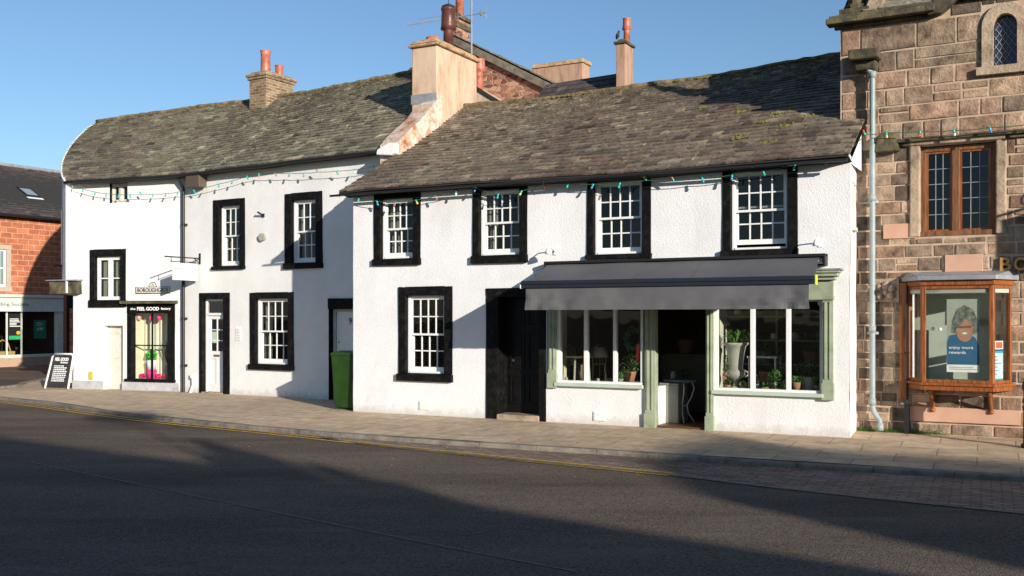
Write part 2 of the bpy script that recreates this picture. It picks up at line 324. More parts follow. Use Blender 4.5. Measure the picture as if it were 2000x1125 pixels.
# asphalt
def asphalt():
    m, nt, b = newmat('asphalt'); L = nt.links.new; tc = N(nt, 'ShaderNodeTexCoord')
    n1 = N(nt, 'ShaderNodeTexNoise', Scale=.35, Detail=6, Roughness=.6); mp = N(nt, 'ShaderNodeMapping'); mp.inputs['Rotation'].default_value = (0,0,.49); mp.inputs['Scale'].default_value = (.45,1.6,1)
    L(tc.outputs['Object'], mp.inputs[0]); L(mp.outputs[0], n1.inputs['Vector'])
    rp = N(nt, 'ShaderNodeValToRGB'); L(n1.outputs[0], rp.inputs[0]); e = rp.color_ramp.elements; e[0].position = .35; e[1].position = .72
    e[0].color = (.088,.070,.056,1); e[1].color = (.175,.138,.106,1)
    n2 = N(nt, 'ShaderNodeTexVoronoi', Scale=70); L(tc.outputs['Object'], n2.inputs['Vector'])
    r2 = N(nt, 'ShaderNodeMapRange'); r2.inputs[1].default_value = 0; r2.inputs[2].default_value = 1; r2.inputs[3].default_value = .45; r2.inputs[4].default_value = 1.7
    L(n2.outputs['Color'], r2.inputs[0])
    mx = N(nt, 'ShaderNodeVectorMath', operation='SCALE'); L(rp.outputs[0], mx.inputs[0]); L(r2.outputs[0], mx.inputs['Scale'])
    # pale scuffs of dust and a darker patch repair
    n4 = N(nt, 'ShaderNodeTexNoise', Scale=.9, Detail=8, Roughness=.7); L(mp.outputs[0], n4.inputs['Vector'])
    r4 = N(nt, 'ShaderNodeValToRGB'); L(n4.outputs[0], r4.inputs[0]); e4 = r4.color_ramp.elements; e4[0].position = .56; e4[1].position = .72; e4[0].color = (0,0,0,1); e4[1].color = (.75,.75,.75,1)
    m4 = N(nt, 'ShaderNodeMix', data_type='RGBA'); L(r4.outputs[0], m4.inputs[0]); L(mx.outputs[0], m4.inputs[6]); m4.inputs[7].default_value = (.20,.165,.125,1)
    # cracks
    vc = N(nt, 'ShaderNodeTexVoronoi', Scale=.45, feature='DISTANCE_TO_EDGE'); n6 = N(nt, 'ShaderNodeTexNoise', Scale=2.5, Detail=7, Roughness=.7); L(tc.outputs['Object'], n6.inputs['Vector'])
    wd_ = N(nt, 'ShaderNodeVectorMath', operation='MULTIPLY_ADD'); wd_.inputs[1].default_value = (.9,.9,.9); L(n6.outputs['Color'], wd_.inputs[0]); L(tc.outputs['Object'], wd_.inputs[2]); L(wd_.outputs[0], vc.inputs['Vector'])
    rc = N(nt, 'ShaderNodeMapRange'); rc.inputs[2].default_value = .006; rc.inputs[3].default_value = .65; rc.inputs[4].default_value = 0; L(vc.outputs['Distance'], rc.inputs[0])
    r7 = N(nt, 'ShaderNodeMapRange'); r7.inputs[1].default_value = .5; r7.inputs[2].default_value = .6; L(n1.outputs[0], r7.inputs[0]); m7 = N(nt, 'ShaderNodeMath', operation='MULTIPLY'); L(rc.outputs[0], m7.inputs[0]); L(r7.outputs[0], m7.inputs[1])
    m8 = N(nt, 'ShaderNodeMix', data_type='RGBA'); L(m7.outputs[0], m8.inputs[0]); L(m4.outputs[2], m8.inputs[6]); m8.inputs[7].default_value = (.02,.018,.016,1)
    L(m8.outputs[2], b.inputs['Base Color'])
    b.inputs['Roughness'].default_value = .9; b.inputs['Specular IOR Level'].default_value = .08
    n3 = N(nt, 'ShaderNodeTexNoise', Scale=70, Detail=3); L(tc.outputs['Object'], n3.inputs['Vector'])
    sm = N(nt, 'ShaderNodeMath', operation='ADD'); L(n2.outputs['Distance'], sm.inputs[0]); L(n3.outputs[0], sm.inputs[1])
    bp = N(nt, 'ShaderNodeBump', Strength=.6, Distance=.006); L(sm.outputs[0], bp.inputs['Height']); L(bp.outputs[0], b.inputs['Normal'])
    return m
G['asphalt'] = asphalt()
G['flag'] = brickmat('sandstone_flags', (.56,.43,.29), (.47,.355,.24), (.27,.20,.135), .95, .62, .009, .8)
G['sett'] = brickmat('granite_setts', (.32,.23,.17), (.19,.135,.105), (.13,.095,.075), .20, .105, .012, .75)
G['kerbm'] = noisy('granite_kerb', [(.11,.095,.08),(.21,.18,.145),(.27,.235,.19)], scale=5, rough=.8, bump=.4, bscale=50)
G['yline'] = noisy('worn_yellow_paint', [(.24,.17,.08),(.60,.38,.06),(.68,.44,.08)], scale=9, rough=.8, bump=.3, bscale=60)
G['seam'] = noisy('tar_seam', [(.12,.11,.10),(.24,.22,.20)], scale=14, rough=.8)

# ------------------------------------------------------------------ sky, sun
SUN_D = Vector((-.495, .869, 0)).normalized(); EL = math.radians(14.0)
trav = Vector((SUN_D.x*math.cos(EL), SUN_D.y*math.cos(EL), -math.sin(EL)))
sd = bpy.data.lights.new('sun', 'SUN'); sun = bpy.data.objects.new('sun', sd); COL.objects.link(sun)
sun.rotation_euler = trav.to_track_quat('-Z', 'Y').to_euler(); sun.location = (10, -20, 20)
sd.energy = 4.95; sd.angle = math.radians(.5); sd.color = (1.0, .915, .80)
w = bpy.data.worlds.new('World'); scene.world = w; w.use_nodes = True; nt = w.node_tree
sky = nt.nodes.new('ShaderNodeTexSky'); sky.sky_type = 'NISHITA'; sky.sun_disc = False; sky.sun_elevation = EL
sky.sun_rotation = math.atan2(-SUN_D.x, -SUN_D.y); sky.air_density = 1.0; sky.dust_density = .3; sky.ozone_density = 3.5; sky.altitude = 100
nt.links.new(sky.outputs[0], nt.nodes['Background'].inputs[0]); nt.nodes['Background'].inputs[1].default_value = .10
scene.view_settings.view_transform = 'Standard'; scene.view_settings.look = 'None'; scene.view_settings.exposure = 0.5; scene.view_settings.gamma = 1
scene.cycles.max_bounces = 6; scene.cycles.transparent_max_bounces = 10

# ------------------------------------------------------------------ ground
def w_at(px, py, z):
    Z = (CAMZ-z)*FPX/(py-HY); return Vector(((px-1000)/FPX*Z, Z, 0))
KP = [(-9000,0)]
kerb_px = [(0,776),(250,808),(500,833),(750,853),(1000,869),(1200,881),(1450,898),(2000,930)]
kp = [w_at(x, y, -.06) for x, y in kerb_px]
kp = [kp[0]+Vector((-16, 9, 0)), kp[0]+Vector((-7, 4.2, 0))]+kp
dl = (kp[-1]-kp[-2]).normalized(); kp += [kp[-1]+dl*6, kp[-1]+dl*30]
def catmull(P, n=8):
    out = []
    for i in range(len(P)-1):
        a, b, c, d = P[max(i-1,0)], P[i], P[i+1], P[min(i+2,len(P)-1)]
        for k in range(n):
            t = k/n; out.append(.5*((2*b)+(-a+c)*t+(2*a-5*b+4*c-d)*t*t+(-a+3*b-3*c+d)*t**3))
    out.append(P[-1]); return out
kl = catmull(kp, 10)
# even resample, ~0.15 m
def resample(P, step):
    out = [P[0].copy()]; acc = 0
    for a, b in zip(P, P[1:]):
        L_ = (b-a).length; t = step-acc
        while t <= L_: out.append(a.lerp(b, t/L_)); t += step
        acc = (acc+L_) % step
    return out
kl = resample(kl, .3)
def nrm(P, i):
    t = (P[min(i+1,len(P)-1)]-P[max(i-1,0)]).normalized(); return Vector((-t.y, t.x, 0))
def sheet(name, mat, offs, zf, kind='structure', i0=0, i1=None, step=1):
    mb = MB(); i1 = i1 or len(kl); rows = []
    for i in range(i0, i1, step):
        n = nrm(kl, i); o_ = offs(i) if callable(offs) else offs
        rows.append([(mb.P((kl[i]+n*w_).to_3d().xy.to_3d()+Vector((0,0,zf(i,w_)))), (i*.3, w_)) for w_ in o_])
    for a, b in zip(rows, rows[1:]):
        for k in range(len(a)-1):
            q = [a[k], b[k], b[k+1], a[k+1]]
            mb.idx([x[0] for x in q], 0, None, [x[1] for x in q])
    return tag(mb.build(name, mat), kind=kind)
def pz(i, w_): return -.06+.06*min(1, max(0, w_)/2.4)+.004*math.sin(i*.37+w_*3)
sheet('pavement', G['flag'], [.14,.5,1,1.6,2.2,2.8,3.6,5,8,14,30], pz)
# kerb stones
kb = MB()
for i in range(0, len(kl)-3, 3):
    a, b = kl[i], kl[i+3]; na, nb = nrm(kl, i), nrm(kl, i+3); t = (b-a).normalized()*.004
    j = R.uniform(-.004, .004); z1 = -.060+j
    pts = [a+t, b-t, b-t+nb*.15, a+t+na*.15]
    lo = [kb.P((p.x, p.y, -.3)) for p in pts]
    ins = [a+t+na*.015, b-t+nb*.015, pts[2], pts[3]]
    mid = [kb.P((pts[0].x, pts[0].y, z1-.018)), kb.P((pts[1].x, pts[1].y, z1-.018))]
    up = [kb.P((p.x, p.y, z1)) for p in ins]
    kb.idx([lo[0], lo[1], mid[1], mid[0]]); kb.idx([mid[0], mid[1], up[1], up[0]]); kb.idx([up[0], up[1], up[2], up[3]])
    kb.idx([lo[1], lo[2], up[2], up[1], mid[1]]); kb.idx([lo[3], lo[0], mid[0], up[0], up[3]])
tag(kb.build('kerb', G['kerbm']), kind='structure')
# road and far ground
g = MB(); g.face([(-900,-900,-.35),(900,-900,-.35),(900,1500,-.35),(-900,1500,-.35)]); tag(g.build('ground', G['asphalt']), kind='structure')
rz = -.125
def roadz(x, y): return rz
rd = MB(); n_ = 60
sheet('road', G['asphalt'], [.05,-.3,-1,-2,-4,-7,-11,-16,-24,-40], lambda i, w_: rz)
# yellow line guides
yl = catmull([w_at(x, y, rz) for x, y in [(-260,765),(0,787),(250,820),(500,846),(750,873),(1000,899),(1180,917),(1321,931)]], 12)
yl = resample(yl, .1)
def roadh(p): return rz
def ribbon(name, P, w_, mat, dz=.006, shift=0.0, i0=0, i1=None):
    mb = MB(); i1 = i1 or len(P); rows = []
    for i in range(i0, i1):
        n = nrm(P, i); p = P[i]+n*shift; z = roadh(p)+dz; ww = w_*(1+.12*noise.noise(Vector((i*.7, shift*9, 0))))
        a, b = p-n*ww/2, p+n*ww/2
        rows.append((mb.P((a.x, a.y, z)), mb.P((b.x, b.y, z))))
    for a, b in zip(rows, rows[1:]): mb.idx([a[0], b[0], b[1], a[1]])
    return tag(mb.build(name, mat), kind='structure')
ribbon('yellow_line', yl, .065, G['yline'], .009)
ribbon('yellow_line', yl, .06, G['yline'], .009, shift=.17)
sm_ = resample([w_at(60, 903, rz), w_at(400, 973, rz), w_at(860, 1067, rz), w_at(1150,1122,rz)], .2)
ribbon('road_seam', sm_, .025, G['seam'], .006)
# sett gutter channel
gut_px = [(560,842),(700,866),(1000,897),(1320,928),(1480,948),(1700,972),(2000,1002)]
gp = [w_at(x, y, rz) for x, y in gut_px]
def gut_w(i):
    p = kl[i]; n = nrm(kl, i)
    best = None
    for a, b in zip(gp, gp[1:]+[gp[-1]+(gp[-1]-gp[-2])*6]):
        d = b-a; den = n.x*d.y-n.y*d.x
        if abs(den) < 1e-9: continue
        r = a-p; s_ = (r.x*d.y-r.y*d.x)/den; t_ = (r.x*n.y-r.y*n.x)/den
        if -.001 <= t_ <= 1.001 and s_ < 0: best = s_
    return best
iv = [i for i in range(len(kl)) if gut_w(i) is not None]
gw = {i: gut_w(i) for i in iv}
sheet('gutter', G['sett'], lambda i: [.0, gw[i]*.5, gw[i]], lambda i, w_: rz+.004, i0=iv[0], i1=iv[-1]+1)
eg = MB(); rows = []
for i in iv:
    n = nrm(kl, i); p = kl[i]+n*gw[i]; h = roadh(p)+.009
    a = p-n*.09; rows.append((eg.P((p.x,p.y,h)), eg.P((a.x,a.y,h))))
for a, b in zip(rows, rows[1:]): eg.idx([a[0], a[1], b[1], b[0]])
tag(eg.build('gutter_edging', G['kerbm']), kind='structure')
# side street at the far left, on the pavement slab
sp = [w_at(x, y, 0) for x, y in [(-700,800),(-300,775),(0,757),(45,748),(100,738),(118,728)]]+[Vector((-13.6,33,0)), Vector((-11.5,46,0)), Vector((-60,60,0)), Vector((-60,25,0))]
ss = MB(); ss.face([(p.x, p.y, .012) for p in sp]); tag(ss.build('side_street', G['asphalt']), kind='structure')
sk = MB(); 
cpts = catmull([Vector((p.x,p.y,0)) for p in sp[:7]], 6)
rows = []
for i, p in enumerate(cpts):
    n = nrm(cpts, i); q = p-n*.14; rows.append([sk.P((p.x,p.y,.013)), sk.P((p.x,p.y,.04)), sk.P((q.x,q.y,.04)), sk.P((q.x,q.y,-.02))])
for a, b in zip(rows, rows[1:]):
    for k in range(3): sk.idx([a[k], b[k], b[k+1], a[k+1]])
tag(sk.build('side_kerb', G['kerbm']), kind='structure')

# ------------------------------------------------------------------ building helpers
def wallgrid(mb, T, u0, u1, z0, z1, holes, sub=.22, amp=.007, mi=0, top=None):
    """wall face in plane y=0 of T with rectangular holes, slightly uneven"""
    us = {u0, u1}; zs = {z0, z1}
    for h in holes:
        for a in h[:2]:
            if u0 < a < u1: us.add(a)
        for a in h[2:4]:
            if z0 < a < z1: zs.add(a)
    def fill(S):
        S = sorted(S); o = []
        for a, b in zip(S, S[1:]):
            n = max(1, int(round((b-a)/sub)))
            o += [a+(b-a)*k/n for k in range(n)]
        return o+[S[-1]]
    us = fill(us); zs = fill(zs); ids = {}
    def vid(i, k):
        if (i, k) not in ids:
            u, z = us[i], zs[k]
            if top and k == len(zs)-1: z = top(u)
            y = amp*noise.noise(Vector((u*1.3, z*1.3, 3.1)))*1.6+amp*.6*noise.noise(Vector((u*4, z*4, 9.1)))
            ids[(i, k)] = mb.P(T @ Vector((u, y, z)))
        return ids[(i, k)]
    for i in range(len(us)-1):
        for k in range(len(zs)-1):
            cu, cz = (us[i]+us[i+1])/2, (zs[k]+zs[k+1])/2
            if any(h[0] < cu < h[1] and h[2] < cz < h[3] for h in holes): continue
            mb.idx([vid(i,k), vid(i+1,k), vid(i+1,k+1), vid(i,k+1)], mi, None, [(us[a], zs[b]) for a, b in ((i,k),(i+1,k),(i+1,k+1),(i,k+1))])
def reveal(mb, T, h, d, mi=0):
    a, b, c, e = h[:4]
    for q in (((a,0,c),(a,0,e),(a,d,e),(a,d,c)), ((b,0,c),(b,d,c),(b,d,e),(b,0,e)), ((a,0,e),(b,0,e),(b,d,e),(a,d,e)), ((a,0,c),(a,d,c),(b,d,c),(b,0,c))):
        mb.face([T @ Vector(p) for p in q], mi)
def slates(mb, P, u0, u1, n_rows, w0=.26, tone=(.5,.5,.5), var=.22, t0=0.0, t1=1.0, rr=None, lift=.026, grade=.7):
    """courses of separate slates over surface P(u,t); courses shrink toward the ridge"""
    rr = rr or R
    hs = [1-(1-grade)*k/n_rows for k in range(n_rows)]; S = sum(hs); t = t0
    for k in range(n_rows):
        dt = hs[k]/S*(t1-t0); u = u0-rr.uniform(0, w0)
        while u < u1:
            wd = w0*hs[k]**.5*rr.uniform(.65, 1.4); a, b = max(u, u0), min(u+wd-.006, u1)
            if b-a > .03:
                q = [P(a, t), P(b, t), P(b, t+dt*1.06), P(a, t+dt*1.06)]
                n = (q[1]-q[0]).cross(q[3]-q[0]).normalized()
                l1, l2 = lift*rr.uniform(.7,1.35), lift*rr.uniform(.7,1.35)
                if rr.random() < .05: l2 += lift*.9
                dn = (q[0]-q[3]).normalized(); sl = rr.uniform(-.008,.012)
                f0, f1 = q[0]+n*l1+dn*sl, q[1]+n*l2+dn*(sl+rr.uniform(-.006,.006)); b1, b0 = q[2]+n*.003, q[3]+n*.003
                g_ = rr.gauss(0, var*.5); tn = tone((a+b)/2, t, rr) if callable(tone) else tone; c = [max(.10, tn[x]*(1+g_+rr.uniform(-.04,.04))) for x in range(3)]
                if rr.random() < .09: c = [x*1.6 for x in c]
                if rr.random() < .05: c = [x*.55 for x in c]
                ia = [mb.P(x) for x in (f0, f1, b1, b0, f0-n*(l1+.004), f1-n*(l2+.004))]
                mb.idx([ia[0], ia[1], ia[2], ia[3]], 0, c); mb.idx([ia[4], ia[5], ia[1], ia[0]], 0, [x*.8 for x in c])
                mb.idx([ia[4], ia[0], ia[3]], 0, c); mb.idx([ia[5], ia[2], ia[1]], 0, c)
            u += wd
        t += dt
def blocks(mb, T, u0, u1, z0, z1, holes, rng=(.19,.33), wr=(.3,.8), tones=None, rr=None, skew=0.0, gap=.009, dmin=.006, dmax=.020):
    rr = rr or R; z = z0
    while z < z1-.02:
        h = min(rr.uniform(*rng), z1-z)
        if z1-(z+h) < .09: h = z1-z
        u = u0-rr.uniform(0, .3)
        while u < u1:
            wd = rr.uniform(*wr); segs = [(max(u, u0), min(u+wd, u1), z, z+h)]
            for hh in holes:
                nx = []
                for s in segs:
                    if s[1] <= hh[0] or s[0] >= hh[1] or s[3] <= hh[2] or s[2] >= hh[3]: nx.append(s); continue
                    if s[0] < hh[0]: nx.append((s[0], hh[0], s[2], s[3]))
                    if s[1] > hh[1]: nx.append((hh[1], s[1], s[2], s[3]))
                    if s[2] < hh[2]: nx.append((max(s[0],hh[0]), min(s[1],hh[1]), s[2], hh[2]))
                    if s[3] > hh[3]: nx.append((max(s[0],hh[0]), min(s[1],hh[1]), hh[3], s[3]))
                segs = nx
            tn = rr.choice(tones)
            if h > .2 and rr.random() < .22:
                zc_ = z+h*rr.uniform(.4,.6); segs = [q_ for s in segs for q_ in ((s[0],s[1],s[2],min(s[3],zc_)),(s[0],s[1],max(s[2],zc_),s[3])) if q_[3]-q_[2] > .05]
            elif wd > .45 and rr.random() < .3:
                uc_ = (segs[0][0]+segs[0][1])/2 if segs else 0; segs = [q_ for s in segs for q_ in ((s[0],min(s[1],uc_),s[2],s[3]),(max(s[0],uc_),s[1],s[2],s[3])) if q_[1]-q_[0] > .05]
            for a, b, c, e in segs:
                if rr.random() < .5: tn = rr.choice(tones)
                if b-a < .05 or e-c < .04: continue
                g_ = rr.uniform(.8, 1.2); col = [x*g_ for x in tn]; d = rr.uniform(dmin, dmax); gg = gap*rr.uniform(.6, 1.5); bv = rr.uniform(.006, .014)
                J = lambda k=.008: rr.uniform(-k, k)
                nu = max(1, int((b-a)/.22))
                lo = []; hi = []
                def ring(ia, iz, y): 
                    return [mb.P(T @ Vector(p)) for p in ia]
                us = [a+gg+(b-a-2*gg)*k/nu for k in range(nu+1)]
                ob = [(x, .004, c+gg+J(.005)) for x in us]; ot = [(x, .004, e-gg+J(.005)) for x in us]
                ib = []; it = []
                for k, x in enumerate(us):
                    xx = x+(bv if k == 0 else (-bv if k == nu else 0)); ib.append((xx, -d+J(.004), c+gg+bv+J(.004))); it.append((xx, -d+J(.004), e-gg-bv+J(.004)))
                OB = [mb.P(T @ Vector(p)) for p in ob]; OT = [mb.P(T @ Vector(p)) for p in ot]; IB = [mb.P(T @ Vector(p)) for p in ib]; IT = [mb.P(T @ Vector(p)) for p in it]
                for k in range(nu):
                    mb.idx([IB[k], IB[k+1], IT[k+1], IT[k]], 0, col); mb.idx([OB[k], OB[k+1], IB[k+1], IB[k]], 0, col); mb.idx([IT[k], IT[k+1], OT[k+1], OT[k]], 0, col)
                mb.idx([OB[0], IB[0], IT[0], OT[0]], 0, col); mb.idx([IB[nu], OB[nu], OT[nu], IT[nu]], 0, col)
            u += wd
        z += h

def rect(M, x0, x1, y0, y1, v=0.0, py_at=None):
    """opening rectangle from photograph pixels: u0,u1,z0,z1 (y0 upper, y1 lower), heights read at mid width"""
    xm = (x0+x1)/2 if py_at is None else py_at
    return (U(M, x0, v), U(M, x1, v), Zp(M, xm, y1, v), Zp(M, xm, y0, v))

def sash_window(root, FM, rel, outer, sash, depth=.13, cols=(4,4), rows=(2,2), curtain=None, roomcol='dark', sill_out=.05, openb=0.0, label=None, glass='glass', style='sash', jit=.006):
    """outer: black margin rectangle, sash: white window rectangle seen in the reveal (both u0,u1,z0,z1).
    Returns the hole to be cut in the wall."""
    ou, sa = outer, sash
    hole = (ou[0]+.02, ou[1]-.02, ou[2]+.02, ou[3]-.02)
    zt, zb = sa[3]+.0, sa[2]
    base = TR((ou[0]+ou[1])/2, 0, ou[2]); inv = base.inverted()
    M = rel @ base
    m = MB(); m.T = inv
    bu0, bu1 = sa[0], sa[1]                       # clear opening at wall face
    m.box(ou[0], bu0, -.022, depth+.02, sa[2]-.005, ou[3]-.0, j=jit)
    m.box(bu1, ou[1], -.022, depth+.02, sa[2]-.005, ou[3]-.0, j=jit)
    m.box(bu0-.006, bu1+.006, -.025, depth+.02, zt, ou[3]+.006, j=jit*.6)
    wn = m.build('window', G['black'], root, M, bevel=.008)
    if label: wn['label'] = label
    s = MB(); s.T = inv
    s.box(ou[0]-.015, ou[1]+.015, -.025-sill_out, depth+.03, ou[2], sa[2]-.008, j=jit)
    s.build('sill', G['black'], wn, bevel=.012)
    # box frame and sashes
    f = MB(); f.T = inv; y = depth-.06
    fr = .042
    f.box(bu0, bu0+fr, y, y+.12, zb, zt); f.box(bu1-fr, bu1, y, y+.12, zb, zt)
    f.box(bu0+fr, bu1-fr, y, y+.12, zt-.035, zt); f.box(bu0+fr, bu1-fr, y-.012, y+.12, zb, zb+.035)
    f.build('frame', G['sash'], wn, bevel=.003)
    a, b = bu0+fr, bu1-fr; c, d = zb+.035, zt-.035; mid = (c+d)/2
    for k, (lo, hi, yy) in enumerate(((mid-.02, d, y+.03), (c+openb, mid+.02+openb, y+.075))):
        q = MB(); q.T = inv; st = .038
        top_h = .04 if k == 0 else .03; bot_h = .035 if k == 0 else .075
        q.box(a, a+st, yy, yy+.038, lo, hi); q.box(b-st, b, yy, yy+.038, lo, hi)
        q.box(a+st, b-st, yy, yy+.038, hi-top_h, hi); q.box(a+st, b-st, yy, yy+.038, lo, lo+bot_h)
        nc, nr = cols[k], rows[k]
        for i in range(1, nc):
            x = a+st+(b-a-2*st)*i/nc; q.box(x-.010, x+.010, yy+.004, yy+.032, lo+bot_h, hi-top_h)
        for i in range(1, nr):
            z = lo+bot_h+(hi-top_h-lo-bot_h)*i/nr; q.box(a+st, b-st, yy+.007, yy+.029, z-.010, z+.010)
        q.build('sash', G['sash'], wn)
        p = MB(); p.T = inv; p.box(a+st, b-st, yy+.016, yy+.020, lo+bot_h, hi-top_h); p.build('pane', G[glass], wn)
    if curtain == 'curtain':
        for s0, s1 in ((a-.04, a+.17),):
            p = MB(); p.T = inv; n = 10
            top_ = [((s0+(s1-s0)*i/n), depth+.16+.03*math.sin(i*1.9)) for i in range(n+1)]
            for i in range(n): p.face([(top_[i][0],top_[i][1],zb-.05),(top_[i+1][0],top_[i+1][1],zb-.05),(top_[i+1][0],top_[i+1][1],zt),(top_[i][0],top_[i][1],zt)])
            p.build('curtain', G['curtain'], wn)
    if curtain == 'blind':
        p = MB(); p.T = inv; z = zb
        while z < zt:
            p.face([(a, depth+.10, z), (b, depth+.10, z), (b, depth+.135, z+.022), (a, depth+.135, z+.022)]); z += .042
        p.build('blind', G['blind'], wn)
    if curtain == 'pelmet':
        p = MB(); p.T = inv; p.box(a-.03, b+.03, depth+.14, depth+.16, zt-.28, zt); p.build('curtain', G['blind'], wn)
    # dark room seen behind
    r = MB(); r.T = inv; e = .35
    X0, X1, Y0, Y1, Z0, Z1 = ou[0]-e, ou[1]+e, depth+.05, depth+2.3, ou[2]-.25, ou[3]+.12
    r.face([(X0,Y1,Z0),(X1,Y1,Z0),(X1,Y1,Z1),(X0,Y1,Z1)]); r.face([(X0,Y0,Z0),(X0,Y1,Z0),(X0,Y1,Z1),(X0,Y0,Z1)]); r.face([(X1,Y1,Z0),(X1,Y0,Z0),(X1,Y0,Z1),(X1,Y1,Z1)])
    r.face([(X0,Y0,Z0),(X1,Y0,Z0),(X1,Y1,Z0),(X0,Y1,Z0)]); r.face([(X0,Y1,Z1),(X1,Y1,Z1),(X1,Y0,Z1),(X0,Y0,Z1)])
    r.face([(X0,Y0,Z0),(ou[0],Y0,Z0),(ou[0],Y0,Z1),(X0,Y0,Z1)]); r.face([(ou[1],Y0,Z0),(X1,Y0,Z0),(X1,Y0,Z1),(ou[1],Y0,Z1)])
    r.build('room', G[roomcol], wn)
    return hole
# ================================================================== nearer white house with the florist's shop
mh = thing('white_house', 'white roughcast house with black window margins and dark awning over its shopfront', 'house', MF)
I4 = Matrix()
mh_r = MF
UR = 8.93; EZ = 4.20
holes = []
def msw(outer, sash, pm, **k):
    o = rect(MF, *outer, py_at=pm); s_ = list(rect(MF, *sash, v=.07, py_at=pm))
    s_[0] = max(s_[0], o[0]+.11); s_[1] = min(s_[1], o[1]-.07)
    holes.append(sash_window(mh, MF, I4, o, s_, **k))
msw((731,822,362,518), (748,811,388,505), 780, curtain='curtain', roomcol='purple')
msw((924,1030,350,514), (940,1018,371,498), 980, curtain='curtain', roomcol='purple')
msw((1147,1272,334,506), (1163,1257,354,496), 1212, curtain='pelmet')
msw((1411,1558,308,500), (1430,1540,333,487), 1487, curtain='pelmet', openb=.05)
msw((779,884,560,745), (797,872,577,729), 834, curtain='blind')
# front door (black, deep recess)
du0, du1 = U(MF, 950), U(MF, 1067); dz1 = Zp(MF, 1008, 562)
dl0, dl1 = U(MF, 974), U(MF, 1052)
door = MB()
door.box(du0, dl0, -.02, .36, -.06, dz1-.16, j=.005); door.box(dl1, du1, -.02, .36, -.06, dz1-.16, j=.005)
door.box(du0, du1, -.024, .36, dz1-.16, dz1, j=.005)
dr = door.build('door', G['black'], mh, bevel=.01)
lf = MB(); y = .30
lf.box(dl0, dl1, y, y+.05, .10, dz1-.16)
wd = dl1-dl0
for a, b, c, e in ((.08,.46,.25,.75),(.54,.92,.25,.75),(.08,.46,.85,1.5),(.54,.92,.85,1.5),(.08,.46,1.6,1.95),(.54,.92,1.6,1.95)):
    x0, x1 = dl0+wd*a, dl0+wd*b
    for q in ((x0,x1,c,c+.03),(x0,x1,e-.03,e),(x0,x0+.03,c+.03,e-.03),(x1-.03,x1,c+.03,e-.03)): lf.box(q[0],q[1],y-.018,y,q[2],q[3])
    lf.box(x0+.07,x1-.07,y-.012,y,c+.07,e-.07)
lfo = lf.build('leaf', G['blackdoor'], dr, bevel=.004)
kn = MB(); kn.lathe([(.0,0),(.03,.005),(.035,.02),(.02,.04)], n=14); kn.build('handle', G['iron'], dr, TR(dl0+.12, y, 1.0) @ RX(math.radians(90)))
st = MB(); st.box(dl0-.02, dl1+.02, -.05, .36, -.06, .09, j=.006); st.build('doorstep', G['stone'], mh, bevel=.015)
holes.append((du0+.02, du1-.02, -.2, dz1-.02))
# shop openings
SZT = 2.04; sill1 = Zp(MF, 1170, 752); sill2 = Zp(MF, 1500, 768)
w1 = (U(MF,1069), U(MF,1262)); dd = (U(MF,1279), U(MF,1384)); w2 = (U(MF,1386), U(MF,1626))
holes += [(w1[0], w1[1], sill1-.03, SZT+.35), (w1[1]-.001, w2[0]+.001, -.2, SZT+.35), (w2[0], w2[1], sill2-.03, SZT+.35)]
wl = MB(); wallgrid(wl, I4, 0, UR, -.15, 4.13, holes)
# right return and left return, back
def plane(mb, pts, mi=0): mb.face(pts, mi)
wl2 = MB()
qr = MF.inverted() @ Vector((5.33, 15.85, 0))
rt = TR(UR, 0, 0) @ RZ(math.atan2(qr.y, qr.x-UR))
wallgrid(wl, rt, 0, math.hypot(qr.x-UR, qr.y)+.1, -.15, 4.12, [(.0,.0,0,0)])
wallgrid(wl, RZ(math.radians(90)), 0, 7.7, -.15, 4.2, [])   # left return (faces away)
for a, b in (((0,0),(0,1)),):
    pass
# gable triangles + back wall
for uu in (0.0, UR):
    wl.face([(uu,0,4.0),(uu,7.8,4.0),(uu,3.9,6.25)])
wl.face([(UR,7.8,-.1),(0,7.8,-.1),(0,7.8,4.2),(UR,7.8,4.2)]); wl.face([(UR-.1,.9,-.1),(UR-.1,7.8,-.1),(UR-.1,7.8,4.2),(UR-.1,.9,4.2)])
wo = wl.build('wall', G['white'], mh)
# blocked slit window on the right return
bw = MB(); bw.box(.28,.30,-.03,.0,3.1,3.75); bw.box(.28,.62,-.03,0,3.73,3.76); bw.box(.60,.62,-.03,0,3.1,3.75); bw.box(.25,.66,-.05,0,3.04,3.10); bw.build('blocked_window', G['creamwood'], mh, rt)
# roof
def PM(u, t):
    v = -.30+4.3*t; zr = 4.07+.02*math.sin(u*.9)
    top = 6.38+.026*u-.10*math.sin(math.pi*u/9)+.012*math.sin(u*1.7+1)
    sag = -.07*math.sin(math.pi*t)*(.6+.4*math.sin(u*.7+.4))+.02*noise.noise(Vector((u*.8, t*4, 0)))
    return Vector((u, v, zr+(top-zr)*t+sag))
sl = MB(); 
def tm(u, t, rr):
    n = noise.noise(Vector((u*.55, t*2.2, 1.7)))+.5*noise.noise(Vector((u*2, t*6, 3)))
    k = min(1, max(0, .50+n*.9+(t-.45)*.7-(u-4.5)*.09))
    if u > UR-.5 and t < .45: k = .95
    if rr.random() < .12: k = min(1, k+.5)
    return [a*(1-k)+b*k for a, b in zip((.42,.365,.335),(.60,.585,.52))]
slates(sl, PM, -.10, UR+.05, 32, w0=.215, tone=tm, var=.36, rr=random.Random(3), grade=.45)
under = MB()
nu = 24
